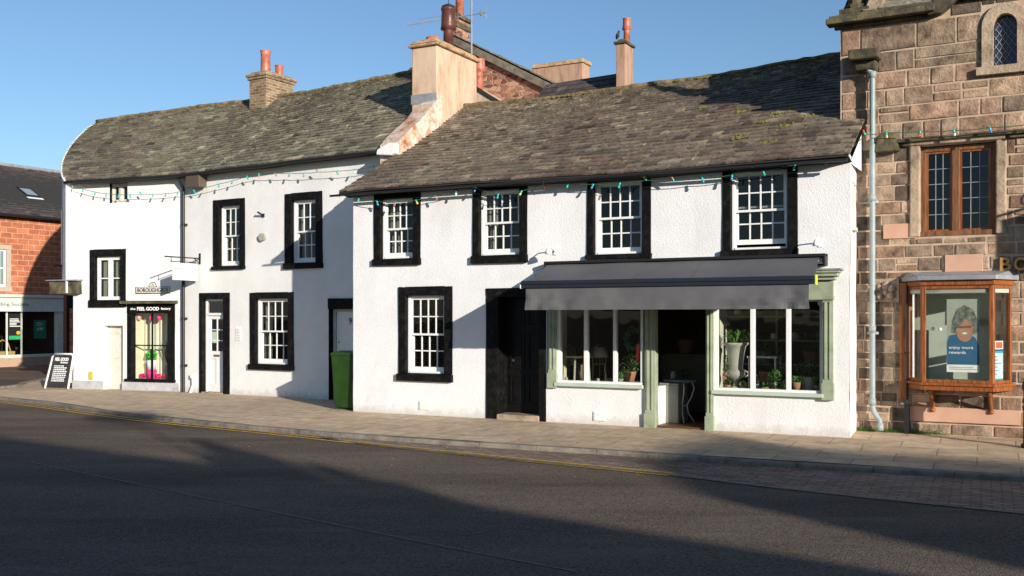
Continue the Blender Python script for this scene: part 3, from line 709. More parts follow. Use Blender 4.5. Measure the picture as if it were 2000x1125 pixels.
for i in range(nu):
    a, b = -.10+(UR+.13)*i/nu, -.10+(UR+.13)*(i+1)/nu
    for k in range(6):
        t0, t1 = k/6, (k+1)/6; dz = Vector((0,.01,-.02))
        under.face([PM(a,t0)+dz, PM(b,t0)+dz, PM(b,t1)+dz, PM(a,t1)+dz])
    d2 = Vector((0,0,-.035))
    under.face([PM(a,0)+d2, PM(b,0)+d2, PM(b,0)-Vector((0,0,.015)), PM(a,0)-Vector((0,0,.015))])
    e = Vector((0,.3,-.05)); under.face([PM(a,0)+d2, PM(a,0)+d2+e, PM(b,0)+d2+e, PM(b,0)+d2])
for i in range(6):
    t0, t1 = i/6, (i+1)/6; d2 = Vector((0,0,-.10))
    under.face([PM(-.10,t0), PM(-.10,t0)+d2, PM(-.10,t1)+d2, PM(-.10,t1)])
under.face([PM(-.1,1)+Vector((0,.1,-.03)), PM(UR,1)+Vector((0,.1,-.03)), Vector((UR,8.1,4.1)), Vector((-.1,8.1,4.1))])
ro = sl.build('roof', G['slateM'], mh); under.build('roof_deck', G['under'], ro)
rg = MB(); pts = []
rr_ = random.Random(5)
for i in range(60):
    u = -.08+(UR+.1)*i/59; p = PM(u,1); pts.append(p+Vector((0,.0,.02+rr_.uniform(-.006,.008))))
rg.tube(pts, [.055+rr_.uniform(-.006,.010) for _ in pts], n=10); rg.build('ridge', G['ridge'], ro, smooth=True)
# mossy cushions along ridge and on the lower right of the roof
ms = MB(); rr_ = random.Random(9); up_ = PM(4,0)
nm_ = (PM(4.5,.4)-PM(4,.4)).cross(PM(4,.6)-PM(4,.4)).normalized()
spots = [(7.55,.42,.10),(7.75,.30,.07),(7.1,.22,.07),(7.7,.14,.07),(6.8,.5,.05),(7.35,.36,.04),(8.0,.37,.05),(6.0,.6,.04)]
for i in range(420):
    if i < 230: u, t = rr_.choice([rr_.gauss(2.6,.35), rr_.gauss(5.9,.7), rr_.gauss(6.9,.4)]), .992+rr_.gauss(0,.006); z_ = .055
    else: su, st_, sr = rr_.choice(spots); u, t = su+rr_.gauss(0, sr), st_+rr_.gauss(0, sr*.12); z_ = .022
    if not (0 < t < 1.02) or not (0 < u < UR): continue
    p = PM(u, min(t,1))+nm_*z_; s_ = rr_.uniform(.015,.04); a_ = rr_.uniform(0,6.28); e1 = Vector((math.cos(a_),math.sin(a_)*.7,math.sin(a_)*.4))*s_; e2 = Vector((-math.sin(a_),math.cos(a_)*.7,math.cos(a_)*.4))*s_; top_ = p+nm_*s_*.6
    for q0, q1 in ((e1,e2),(e2,-e1),(-e1,-e2),(-e2,e1)): ms.face([p+q0, p+q1, top_])
tag(ms.build('moss', noisy('roof_moss', [(.09,.10,.02),(.22,.20,.05)], scale=20, rough=1, bump=1, bscale=60), ro), kind='stuff')
gt = MB(); gt.box(-.13, UR+.02, -.34, -.28, 3.985, 4.02, j=.0); gt.tube([(-.30,-.31,4.0),(-.1,-.31,4.0)], .022, 8)
gt.box(-.05, UR-.02, -.27, .0, 4.025, 4.035)
gt.build('gutter', G['iron'], mh, bevel=.01)
# air bricks
def airbrick(root, M, name='air_brick'):
    a = MB(); a.box(-.11,.11,-.02,0,-.075,.075)
    for k in range(3): a.box(-.09,.09,-.028,-.02,-.055+k*.04,-.035+k*.04)
    return a.build(name, G['sash'], root, M, bevel=.003)
for px_, py_ in ((830,792),(1172,813)):
    u, z = pix(MF, px_, py_); airbrick(mh, TR(u,0,z))
# ---- shopfront joinery
sf = MB()
def pil(x0, x1, zb, name='pilaster'):
    a, b = U(MF, x0, -.05), U(MF, x1, -.05); p = MB(); c = (a+b)/2; w_ = b-a
    p.box(a, b, -.045, .10, zb, SZT+.02)
    p.box(a+w_*.18, a+w_*.36, -.06, -.045, zb+.30, SZT-.06); p.box(a+w_*.62, a+w_*.80, -.06, -.045, zb+.30, SZT-.06)
    p.box(a-.012, b+.012, -.065, .09, zb-.01, zb+.24)
    return p.build(name, G['green'], mh, bevel=.004)
pil(1070,1086, sill1-.06); pil(1259,1279, -.02); pil(1378,1393, -.02); pil(1606,1627, sill2-.06)
zc = Zp(MF, 1600, 545)
fa = MB(); fa.box(w1[0]-.02, w2[1]+.02, -.05, .10, SZT, SZT+.26); fa.box(w1[0]-.03, w2[1]+.03, -.075, .08, SZT-.03, SZT+.03)
fa.box(w1[0]-.05, w2[1]+.06, -.12, .05, SZT+.26, SZT+.31); fa.box(w1[0]-.08, w2[1]+.10, -.17, .04, SZT+.31, SZT+.36); fa.box(w1[0]-.11, w2[1]+.13, -.20, .03, SZT+.36, SZT+.39)
fa.build('fascia', G['green'], mh, bevel=.006)
ld = MB(); ld.box(w1[0]-.14, w2[1]+.16, -.215, .02, SZT+.392, SZT+.42, j=.008); ld.build('cornice_flashing', G['lead'], mh, bevel=.008)
inj = MB(); inj.box(w1[1]-.0, w2[0]+.0, .0, .10, SZT-.10, SZT-.03); inj.build('door_lintel', G['green'], mh)
def shopwin(x0, x1, mull, sill, name):
    a, b = U(MF, x0), U(MF, x1); f = MB()
    f.box(a, a+.055, -.0, .10, sill+.06, SZT); f.box(b-.045, b, .0, .10, sill+.06, SZT)
    f.box(a, b, -.01, .10, sill, sill+.06); f.box(a+.055, b-.045, 0, .10, SZT-.05, SZT)
    ms_ = [(U(MF, m0), U(MF, m1)) for m0, m1 in mull]
    for m0, m1 in ms_: f.box(m0, m1, .005, .095, sill+.06, SZT-.05)
    wn = f.build('shop_window', G['sash'], mh, bevel=.004)
    s = MB(); s.box(a-.02, b+.02, -.085, .0, sill-.035, sill+.022); s.build('sill', G['palegreen'], wn, bevel=.008)
    ed = [a+.055]+[x for m in ms_ for x in m]+[b-.045]
    for k in range(0, len(ed), 2):
        p = MB(); p.box(ed[k], ed[k+1], .05, .055, sill+.06, SZT-.05); p.build('pane', G['shopglass'], wn)
shopwin(1088, 1256, ((1140,1147),(1197,1203)), sill1, 'w')
shopwin(1394, 1607, ((1465,1473),(1535,1543)), sill2, 'w')
# inside of door: stall sides, open door leaf, threshold
dw = MB(); dw.box(w1[1]+.02, dd[0]+.02, .10, .6, 0, sill1); dw.build('stall_riser', G['white'], mh)
ol = MB(); ol.box(dd[1]-.03, dd[1]+.015, .14, .95, .02, SZT-.12); ol.build('open_door', G['creamwood'], mh, bevel=.004)
# shop room
rm = MB(); X0, X1, Y0, Y1, Z0, Z1 = w1[0]-.15, UR-.30, .11, 4.6, .0, 2.55
rm.face([(X0,Y1,Z0),(X1,Y1,Z0),(X1,Y1,Z1),(X0,Y1,Z1)]); rm.face([(X0,Y0,Z0),(X0,Y1,Z0),(X0,Y1,Z1),(X0,Y0,Z1)]); rm.face([(X1,Y1,Z0),(X1,Y0,Z0),(X1,Y0,Z1),(X1,Y1,Z1)])
rm.face([(X0,Y1,Z1),(X1,Y1,Z1),(X1,Y0,Z1),(X0,Y0,Z1)])
rmo = rm.build('room', plain('warm_dim_room', (.15,.11,.075), .9), mh)
ck = MB(); ck.box(w1[0]-.03, w1[0]+.015, .105, .75, sill1, SZT+.2); ck.build('window_cheek', plain('cream_cheek', (.58,.54,.40), .8), mh)
fl = MB(); fl.box(X0, X1, .16, Y1, -.05, .03); fl.box(w1[1]+.05, w2[0]-.02, -.0, .16, -.05, .03); fl.build('floor', G['floorboards'], mh)
sb = MB(); sb.box(w1[0], w1[1]-.02, .11, .55, sill1-.3, sill1+.02); sb.box(w2[0]+.06, w2[1], .11, .62, sill2-.3, sill2+.015); sb.build('window_board', G['sash'], mh)
# wall lamps
def swan(M):
    s = MB(); s.box(-.03,.03,-.012,0,-.05,.05); s.tube([(0,0,0),(0,-.10,.05),(0,-.20,.08),(0,-.26,.05)], .010, 8)
    t = thing('wall_lamp', None, 'lamp', MF @ M)
    s.build('bracket', G['white2'], t)
    h = MB(); h.lathe([(.012,.03),(.03,.02),(.05,-.03),(.056,-.07),(.04,-.07)], c=(0,-.27,.02), n=16); h.build('lamp_shade', G['white2'], t, smooth=True); return t
for (px_, py_), lb in (((1085,492), 'small white spot lamp on the wall above the awning\'s left end'), ((1602,476), 'small white spot lamp above the awning\'s right end near the stone house')):
    u, z = pix(MF, px_, py_); t = swan(TR(u,0,z)); t['label'] = lb; t['group'] = 'spot lamps over the awning'
# ---- awning
au0, au1 = U(MF, 1072), U(MF, 1617); cz = Zp(MF, 1400, 502)
aw = thing('shop_awning', 'charcoal fabric shop awning pulled out over the sage green florist\'s front', 'awning', MF @ TR((au0+au1)/2, 0, 2.3))
inv = TR(-(au0+au1)/2, 0, -2.3)
VB = -1.42; bu0, bu1 = U(MF, 1019, VB), U(MF, 1592, VB); bz = (Zp(MF,1019,547,VB)+Zp(MF,1592,540,VB))/2
zc0, zc1 = Zp(MF,1072,512), Zp(MF,1617,496)
cs = MB(); cs.T = inv
def cbox(mb, z0a, z0b, h, y0, y1, u0, u1):
    i = [mb.P(p) for p in ((u0,y0,z0a-h),(u1,y0,z0b-h),(u1,y1,z0b-h),(u0,y1,z0a-h),(u0,y0,z0a),(u1,y0,z0b),(u1,y1,z0b),(u0,y1,z0a))]
    for f in ((0,3,2,1),(4,5,6,7),(0,1,5,4),(1,2,6,5),(2,3,7,6),(3,0,4,7)): mb.idx([i[k] for k in f])
cbox(cs, zc0, zc1, .045, -.20, 0, au0, au1); cbox(cs, zc0-.045, zc1-.045, .13, -.04, 0, au0+.02, au1-.02)
for u in (au0, au1-.03): cbox(cs, zc0 if u == au0 else zc1, zc0 if u == au0 else zc1, .175, -.19, -.0, u, u+.03)
cs.build('cassette', G['iron'], aw, bevel=.006)
rl = MB(); rl.T = inv; rl.tube([(au0+.05,-.10,zc0-.10),(au1-.05,-.10,zc1-.10)], .045, 12); rl.build('roller', G['white2'], aw)
fb = MB(); fb.T = inv; nx, ny = 40, 8
def FP(i, k, off=0):
    s_, t = i/nx, k/ny
    a0 = au0+.03+(au1-.10-au0-.03)*s_; b0 = bu0+.03+(bu1-.03-bu0-.03)*s_
    z = (zc0+(zc1-zc0)*s_-.035)*(1-t)+(bz-.012)*t - .035*math.sin(math.pi*t)*(1) + .004*math.sin(s_*math.pi*8)
    return (a0+(b0-a0)*t, -.10+(VB+.05+.10)*t, z+off)
for i in range(nx):
    for k in range(ny):
        fb.face([FP(i,k), FP(i+1,k), FP(i+1,k+1), FP(i,k+1)]); 
        fb.face([FP(i,k,-.003), FP(i,k+1,-.003), FP(i+1,k+1,-.003), FP(i+1,k,-.003)])
fo = fb.build('fabric', G['fabric'], aw, smooth=True)
for s_ in (8, 16, 24, 32):
    sm2 = MB(); sm2.T = inv
    for k in range(ny): a, b = FP(s_,k,.002), FP(s_,k+1,.002); c, d = (b[0]+.022,b[1],b[2]), (a[0]+.022,a[1],a[2]); sm2.face([a,d,c,b])
    sm2.build('seam', G['valance'], fo)
br = MB(); br.T = inv; br.box(bu0, bu1, VB-.03, VB+.06, bz-.115, bz+.0); br.box(bu0, bu1, VB-.045, VB-.03, bz-.06, bz-.01); br.build('front_bar', G['navy'], aw, bevel=.012)
ec = MB(); ec.T = inv; ec.box(bu0-.02, bu0, VB-.035, VB+.06, bz-.12, bz); ec.build('end_cap', G['white2'], aw, bevel=.01)
ec = MB(); ec.T = inv; ec.box(bu1, bu1+.025, VB-.035, VB+.05, bz-.13, bz+.01); ec.build('end_cap', G['lime'], aw, bevel=.01)
va = MB(); va.T = inv; n = 90; vz0 = (Zp(MF,1027,604,VB)+Zp(MF,1580,605,VB))/2; vt = bz-.11
va0, va1 = U(MF,1027,VB), U(MF,1580,VB); m_ = 7
def VP(i, k, o=0):
    s_ = i/n; t = k/m_; u = va0+(va1-va0)*s_
    edge = math.exp(-s_*7)+math.exp(-(1-s_)*5)
    y = VB+.0+t*(.030*edge*math.sin(u*15+t*2.5)+.004*noise.noise(Vector((u*3.1,t*1.5,0)))*(1+4*edge)+.05*noise.noise(Vector((u*6,t*3,4)))*edge)
    return (u, y+o, vt+(vz0-vt)*t)
for i in range(n):
    for k in range(m_):
        va.face([VP(i,k+1), VP(i+1,k+1), VP(i+1,k), VP(i,k)]); va.face([VP(i,k,.004), VP(i+1,k,.004), VP(i+1,k+1,.004), VP(i,k+1,.004)])
va.build('valance', G['valance'], aw, smooth=True)
for s_ in (.22, .78):
    am = MB(); am.T = inv; u = au0+(au1-au0)*s_; sg = 1 if s_ < .5 else -1
    am.tube([(u,-.06,2.42),(u+sg*.75,-.62,2.36),(u+sg*.1,VB+.06,bz-.05)], .02, 8); am.build('folding_arm', G['iron'], aw)
# ================================================================== farther white house with turned end
lh = thing('white_house', 'long cream white house with brick chimney, turned left end and small pink shop window', 'house', LF)
LI = LF.inverted(); R1 = LI @ L1                      # frame of the turned end, relative to the house
L1len = (C_-F_).length
u_end = (LI @ (MF @ Vector((0, 1.8, 0)))).x           # meets the nearer house here
EZL = 5.12
hA, hB = [], []                                       # holes in main stretch / turned end
def lsw(FMx, rel, hl, outer, sash, pm, dz=.13, **k):
    o = rect(FMx, *outer, py_at=pm); s_ = list(rect(FMx, *sash, v=.07, py_at=pm))
    s_[0] = max(s_[0], o[0]+.10); s_[1] = min(s_[1], o[1]-.06)
    hl.append(sash_window(lh, FMx, rel, o, s_, depth=dz, **k))
lsw(LF, I4, hA, (417,479,389,527), (433,473,402,519), 450, cols=(3,3), curtain='curtain')
lsw(LF, I4, hA, (557,630,376,525), (574,621,391,513), 594, cols=(3,3), curtain='curtain')
lsw(LF, I4, hA, (489,574,571,723), (504,567,583,711), 532, cols=(4,4), curtain='curtain')
# turned end: casement pair
o = rect(L1, 176, 246, 487, 600, py_at=210); s_ = list(rect(L1, 190, 240, 501, 586, v=.07, py_at=213))
def casement(root, rel, ou, sa, depth, cols=2, frames=('sash',), margin=True, transom=.5, roomcol='dark', glass='glass', curtain=False):
    base = TR((ou[0]+ou[1])/2, 0, ou[2]); inv = base.inverted(); M = rel @ base
    m = MB(); m.T = inv
    if margin:
        m.box(ou[0], sa[0], -.022, depth+.02, sa[2], ou[3], j=.004); m.box(sa[1], ou[1], -.022, depth+.02, sa[2], ou[3], j=.004)
        m.box(sa[0]-.005, sa[1]+.005, -.025, depth+.02, sa[3], ou[3]+.004, j=.004); m.box(ou[0]-.01, ou[1]+.01, -.06, depth+.02, ou[2], sa[2], j=.004)
        wn = m.build('window', G['black'], root, M, bevel=.008)
    f = MB(); f.T = inv; a, b, c, d = sa; y = depth-.05; st = .05
    f.box(a, a+st, y, y+.08, c, d); f.box(b-st, b, y, y+.08, c, d); f.box(a+st, b-st, y, y+.08, d-st, d); f.box(a+st, b-st, y-.01, y+.08, c, c+st)
    mid = (a+b)/2; f.box(mid-.035, mid+.035, y-.01, y+.08, c+st, d-st)
    if not margin: wn = f.build('window', G['creamwood'], root, M, bevel=.004)
    else: f.build('frame', G['sash'], wn, bevel=.004)
    for x0, x1 in ((a+st, mid-.035), (mid+.035, b-st)):
        q = MB(); q.T = inv; e = .035; yy = y+.01
        q.box(x0, x0+e, yy, yy+.05, c+st, d-st); q.box(x1-e, x1, yy, yy+.05, c+st, d-st); q.box(x0+e, x1-e, yy, yy+.05, d-st-e, d-st); q.box(x0+e, x1-e, yy, yy+.05, c+st, c+st+e)
        if transom: zz = c+(d-c)*transom; q.box(x0+e, x1-e, yy+.008, yy+.042, zz-.013, zz+.013)
        q.build('sash', G['sash'] if margin else G['creamwood'], wn)
        p = MB(); p.T = inv; p.box(x0+e, x1-e, yy+.02, yy+.024, c+st+e, d-st-e); p.build('pane', G[glass], wn)
        if curtain:
            p = MB(); p.T = inv; n = 8
            for i in range(n):
                xa, xb = x0+e+(x1-x0-2*e)*i/n*.5, x0+e+(x1-x0-2*e)*(i+1)/n*.5
                ya, yb = y+.12+.015*math.sin(i*2), y+.12+.015*math.sin(i*2+2); p.face([(xa,ya,c+st),(xb,yb,c+st),(xb,yb,d-st),(xa,ya,d-st)])
            p.build('curtain', G['curtain'], wn)
    r = MB(); r.T = inv; e = .25; X0, X1, Y0, Y1, Z0, Z1 = ou[0]-e, ou[1]+e, depth+.05, depth+1.6, ou[2]-.15, ou[3]+.1
    r.face([(X0,Y1,Z0),(X1,Y1,Z0),(X1,Y1,Z1),(X0,Y1,Z1)]); r.face([(X0,Y0,Z0),(X0,Y1,Z0),(X0,Y1,Z1),(X0,Y0,Z1)]); r.face([(X1,Y1,Z0),(X1,Y0,Z0),(X1,Y0,Z1),(X1,Y1,Z1)])
    r.face([(X0,Y0,Z0),(X1,Y0,Z0),(X1,Y1,Z0),(X0,Y1,Z0)]); r.face([(X0,Y1,Z1),(X1,Y1,Z1),(X1,Y0,Z1),(X0,Y0,Z1)])
    r.build('room', G[roomcol], wn)
    return (ou[0]+.015, ou[1]-.015, ou[2]+.015, ou[3]-.015) if margin else (sa[0], sa[1], sa[2], sa[3])
hB.append(casement(lh, R1, o, s_, .12, curtain=True))
o2 = rect(L1, 214, 249, 357, 396, py_at=232); o3 = (o2[0], o2[1], o2[2], min(o2[3], EZL-.04))
hB.append(casement(lh, R1, o3, o3, .13, margin=False, transom=None))
# small recessed plank door
dB = rect(L1, 203, 240, 636, 757, py_at=222); dB = (dB[0], dB[1], -.2, dB[3]); hB.append(dB)
pd = MB(); pu0 = U(L1, 216, .16); 
for k in range(5):
    a = pu0-.06+(dB[1]-pu0+.06)*k/5; b = pu0-.06+(dB[1]-pu0+.06)*(k+1)/5; pd.box(a+.003, b-.003, .16, .20, 0, dB[3])
pd.box(pu0-.06, dB[1], .145, .16, .75, .80); pd.box(pu0-.06, dB[1], .145, .16, 1.35, 1.40)
pdo = pd.build('plank_door', G['creamwood'], lh, R1)
# shop window in the turned end
so = rect(L1, 249, 342, 590, 746, py_at=296); g0, g1 = U(L1, 263, .09), U(L1, 333, .09); gz0, gz1 = Zp(L1, 298, 740, .09), Zp(L1, 298, 612, .09)
hB.append((so[0]+.02, so[1]-.02, so[2]+.02, so[3]-.02))
f = MB(); f.box(so[0], g0, -.02, .13, gz0, gz1); f.box(g1, so[1], -.02, .13, gz0, gz1); f.box(so[0], so[1], -.025, .13, gz1, so[3]-.05); f.box(so[0]-.04, so[1]+.02, -.07, .13, so[2], gz0)
gm = (g0+g1)/2; gzm = gz0+(gz1-gz0)*.51
f.box(gm-.015, gm+.015, .07, .11, gz0, gz1); f.box(g0, gm-.015, .072, .108, gzm-.014, gzm+.014); f.box(gm+.015, g1, .072, .108, gzm-.014, gzm+.014)
sw = f.build('shop_window', G['black'], lh, R1, bevel=.006)
hd = MB(); hd.box(so[0]-.10, so[1]+.08, -.17, .02, so[3]-.045, so[3]+.03, j=.006); hd.build('canopy', G['darkstone'], sw, bevel=.008)
for a, b in ((g0, gm-.015), (gm+.015, g1)):
    for c, d in ((gz0, gzm-.014), (gzm+.014, gz1)):
        p = MB(); p.box(a, b, .09, .094, c, d); p.build('pane', G['shopglass'], sw)
tz = (gz1+so[3]-.05)/2; tw = (so[1]-so[0])
text('lettering', 'the', tw*.11, .055, G['letterW'], sw, TR(g0+.05, -.028, tz), bold=.01)
text('lettering', 'FEEL GOOD', tw*.46, .085, G['letterW'], sw, TR(g0+.05+tw*.32, -.028, tz), bold=.03)
text('lettering', 'factory', tw*.20, .075, G['letterW'], sw, TR(g1-.04, -.028, tz-.005), bold=.02)
# its display
rmw = MB(); rmw.box(so[0]-.2, so[1]+.2, .9, .95, gz0-.3, gz1+.1); rmw.box(so[0]-.2, so[1]+.2, .13, .9, gz0-.1, gz0-.02); rmw.build('display_room', plain('display_room_cream', (.42,.40,.33), .9), sw)
cu = MB(); n = 26
for i in range(n):
    x0 = g0-.05+(g1-g0+.1)*i/n; x1 = g0-.05+(g1-g0+.1)*(i+1)/n; y0, y1 = .40+.025*math.sin(i*1.8), .40+.025*math.sin(i*1.8+1.8)
    cu.face([(x0,y0,gz0-.02),(x1,y1,gz0-.02),(x1,y1,gz1+.05),(x0,y0,gz1+.05)])
cu.build('curtain', G['curtain'], sw)
ck = MB(); ck.box(g0-.05, g0-.02, .13, .42, gz0-.02, gz1+.04); ck.box(g1+.02, g1+.05, .13, .42, gz0-.02, gz1+.04); ck.box(g0-.02, g1+.02, .13, .42, gz0-.02, gz0-.002); ck.build('window_cheek', plain('cream_side_panel', (.72,.66,.48), .8), sw)
LB = lambda x, y, z: L1 @ TR(x, y, z)
gw_ = g1-g0
for k, (fx, dzz) in enumerate(((.06,0),(.40,0.01),(.62,0),(.93,.0))):
    q = MB(); q.lathe([(0.0,-.075),(.045,-.05),(.055,0),(.045,.05),(0.0,.075)], n=14)
    tag(q.build('hanging_ornament', G['pink'] if k != 0 else G['palepink'], None, LB(g0+gw_*fx, .17, gz1-.10-dzz), smooth=True), ['leftmost pale pink ornament hanging in the black shop window', 'second pink ornament from the left, hanging in the black shop window', 'third pink ornament, hanging just right of the shop window\'s centre bar', 'rightmost hot pink ornament hanging in the black shop window'][k], 'ornament', 'pink ornaments hanging in the small shop window')
def blob(mb, c, r, n, s, rr):
    for _ in range(n):
        v = Vector((rr.gauss(0,1), rr.gauss(0,1), rr.gauss(0,1))).normalized()*(rr.random()**.35)
        p = Vector(c)+Vector((v.x*r[0], v.y*r[1], v.z*r[2]))
        a = Vector((rr.gauss(0,1), rr.gauss(0,1), rr.gauss(0,1))).normalized(); b = a.cross(Vector((rr.gauss(0,1), rr.gauss(0,1), rr.gauss(0,1)))).normalized()
        mb.face([p-a*s, p+b*s*.5, p+a*s, p-b*s*.5])
rr_ = random.Random(21)
bk = MB(); bk.lathe([(.11,0),(.13,.14),(.135,.16),(.12,.16)], n=16)
t = thing('gift_bucket', 'white bucket of green tissue over pink ribbon, centre of the small shop window', 'bucket', LB(g0+gw_*.36, .24, gz0))
bk2 = MB(); bk2.lathe([(.11,0),(.12,.2),(.10,.22)], n=16); bk2.build('ribbon_base', G['pink'], t, smooth=True)
bk3 = MB(); bk3.lathe([(.10,.22),(.12,.43),(.11,.44)], n=16); bk3.build('bucket', G['white2'], t, smooth=True)
b4 = MB(); blob(b4, (0,0,.56), (.13,.10,.13), 160, .05, rr_); b4.build('tissue', plain('bright_green_tissue', (.08,.42,.05), .7), t)
t = thing('vase', 'cream vase of brown heather on the right of the small shop window', 'vase', LB(g0+gw_*.82, .25, gz0))
b5 = MB(); b5.lathe([(.07,0),(.09,.12),(.08,.30),(.085,.32),(.075,.32)], n=16); b5.build('pot', G['urn'], t, smooth=True)
b6 = MB()
for i in range(70): 
    a = rr_.uniform(0, 6.28); e = rr_.uniform(.02,.17); b6.tube([(0,0,.3),(e*.5*math.cos(a),e*.5*math.sin(a),.5),(e*math.cos(a),e*math.sin(a),rr_.uniform(.7,.95))], .004, 3)
b6.build('twigs', G['heather'], t)
for k, (fx, c_, lb) in enumerate(((.12,'pink','pink paper flower at the left end of the small shop window\'s sill'),(.56,'pink','pink paper flower below the shop window\'s centre bar'),(.76,'red','red paper flower beside the cream vase on the shop window sill'))):
    q = MB(); blob(q, (0,0,.06), (.085,.06,.06), 70, .035, rr_); tag(q.build('paper_flower', G[c_], None, LB(g0+gw_*fx, .22, gz0)), lb, 'flower', 'paper flowers in the small shop window')
# white panelled door in the main stretch
D0, D1 = U(LF, 390), U(LF, 449); DZ = Zp(LF, 420, 572); l0, l1 = U(LF, 403, .1), U(LF, 443, .1); lz = Zp(LF, 424, 584, .1)
q = MB(); q.box(D0, l0, -.022, .16, -.08, lz, j=.005); q.box(l1, D1, -.022, .16, -.08, lz, j=.005); q.box(D0, D1, -.026, .16, lz, DZ, j=.005)
dr = q.build('door', G['black'], lh, bevel=.008); hA.append((D0+.02, D1-.02, -.2, DZ-.02))
tz0 = Zp(LF, 424, 612, .1)
q = MB(); q.box(l0, l0+.05, .08, .16, .02, lz); q.box(l1-.04, l1, .08, .16, .02, lz); q.box(l0+.05, l1-.04, .08, .16, lz-.05, lz); q.box(l0+.05, l1-.04, .07, .16, tz0-.05, tz0+.01)
q.build('frame', G['sash'], dr, bevel=.004)
q = MB(); q.box(l0+.05, l1-.04, .11, .114, tz0+.01, lz-.05); q.build('pane', G['glass'], dr)
q = MB(); a, b = l0+.055, l1-.045; zt = tz0-.055; mzz = .95; w_ = b-a
q.box(a, a+.09, .105, .145, .03, zt); q.box(b-.09, b, .105, .145, .03, zt); q.box(a+.09, b-.09, .105, .145, zt-.08, zt); q.box(a+.09, b-.09, .105, .145, mzz-.16, mzz+.02); q.box(a+.09, b-.09, .105, .145, .03, .22)
q.box(a+.09, b-.09, .125, .14, .22, mzz-.16); xm = (a+b)/2; q.box(xm-.03, xm+.03, .107, .125, .22, mzz-.16)
q.box(xm-.012, xm+.012, .11, .14, mzz+.02, zt-.08)
for k in (1,2): zz = mzz+.02+(zt-.1-mzz)*k/3; q.box(a+.09, b-.09, .112, .138, zz-.011, zz+.011)
lf2 = q.build('leaf', G['sash'], dr, bevel=.003)
q = MB(); q.box(a+.09, b-.09, .128, .131, mzz+.02, zt-.08); q.build('pane', G['glass'], dr)
q = MB(); q.box(xm-.10, xm+.10, .098, .105, mzz-.11, mzz-.06); q.build('letter_plate', G['brass'], dr, bevel=.003)
q = MB(); q.box(a+.11, xm-.03, .119, .124, 1.16, 1.42); q.build('notice', plain('pale_green_notice', (.42,.55,.45), .6), dr)
q = MB(); q.box(l0, l1, -.05, .16, -.06, .028); q.build('doorstep', G['stone'], lh)
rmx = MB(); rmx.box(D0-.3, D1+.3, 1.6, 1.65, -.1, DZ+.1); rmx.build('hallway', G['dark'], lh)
# number nine door, partly hidden behind the nearer house
N0 = U(LF, 643); N1 = min(u_end-.02, U(LF, 700)+.55); NZ = Zp(LF, 668, 583); n0 = U(LF, 652, .12); nz = Zp(LF, 672, 603, .12)
q = MB(); q.box(N0, n0, -.022, .2, -.08, nz, j=.005); q.box(N0-.02, N1+.0, -.03, .2, nz, NZ, j=.012)
d9 = q.build('door', G['black'], lh, bevel=.015); hA.append((N0+.02, N1, -.2, NZ-.02))
n1 = min(N1, n0+1.0); q = MB(); q.box(n0, n0+.07, .10, .18, .0, nz); q.box(n0+.07, n1, .10, .18, nz-.06, nz); q.build('frame', G['palegreen'], d9)
q = MB(); q.box(n0+.075, n1, .13, .17, .0, nz-.06); q.box(n0+.18, n1, .122, .13, 1.1, 1.12); q.build('leaf', G['sash'], d9, bevel=.004)
text('number', '9', .085, .14, G['letterD'], d9, TR(U(LF, 684, .12), .127, Zp(LF, 684, 627, .12)), bold=.01)
q = MB(); q.lathe([(.012,0),(.012,.02)], n=10); q.build('lock', G['iron'], d9, TR(n0+.14, .13, 1.22) @ RX(math.radians(90)))
q = MB(); q.tube([(0,0,0),(0,-.05,0),(.09,-.05,-.0)], .010, 8); q.box(-.02,.02,-.01,0,-.08,.06); q.build('handle', G['iron'], d9, TR(n0+.12, .13, .90))
# walls
q = MB(); wallgrid(q, I4, 0, u_end+.3, -.15, EZL+.03, hA); wallgrid(q, R1, 0, L1len, -.15, EZL+.03, hB)
reveal(q, R1, dB, .16)
# roof surfaces
ov = .22
def lp(p): return LI @ Vector(p)
d1 = (C_-F_).normalized(); n1v = Vector((-d1.y, d1.x, 0)); n2v = Vector((.520, .854, 0)); d2v = Vector((.854, -.520, 0))
E = [F_-n1v*ov-d1*.02, C_-(n1v+n2v).normalized()*ov, C_+d2v*(u_end-.40)-n2v*ov]
E = [Vector((p.x, p.y, EZL-.02)) for p in E]; E[2].z = 5.16
Rg = [Vector((-12.0, 29.6, 7.37)), Vector((-7.07, 27.45, 7.52)), C_+n2v*3.2+d2v*(u_end-.55)+Vector((0,0,7.62))]
def interp3(P, s):
    def f(s):
        s = max(0, min(1, s)); return P[0].lerp(P[1], s/.36) if s < .36 else P[1].lerp(P[2], (s-.36)/.64)
    k = .07
    if .36-k < s < .36+k: return (f(s-k*.5)+f(s+k*.5)+f(s)*2)/4
    return f(s)
LT = u_end-.40+L1len
def PL(u, t):
    s = u/LT; a, b = interp3(E, s), interp3(Rg, s); p = a.lerp(b, t)
    bl = max(0, 1-s/.28)**2; p += Vector((-1, .12, 0))*.42*(max(0, 4*t*(1-t))**.8)*bl
    p.z += -.05*math.sin(math.pi*t)*(1+.5*math.sin(u*.8))+.02*noise.noise(Vector((u*.9, t*4, 5)))+.03*math.sin(u*.9)*t
    return LI @ p
s2 = MB(); 
def tl_(u, t, rr):
    k = min(1, max(0, .45+noise.noise(Vector((u*.6, t*2.5, 7)))*1.1+.4*noise.noise(Vector((u*2.3, t*6, 3)))+(u-6)*.05))
    if rr.random() < .12: k = min(1, k+.5)
    return [a*(1-k)+b*k for a, b in zip((.42,.385,.345),(.60,.595,.51))]
slates(s2, PL, 0, LT, 31, w0=.20, tone=tl_, var=.36, rr=random.Random(4), grade=.5)
lro = s2.build('roof', G['slateL'], lh)
ud = MB(); nu = 30
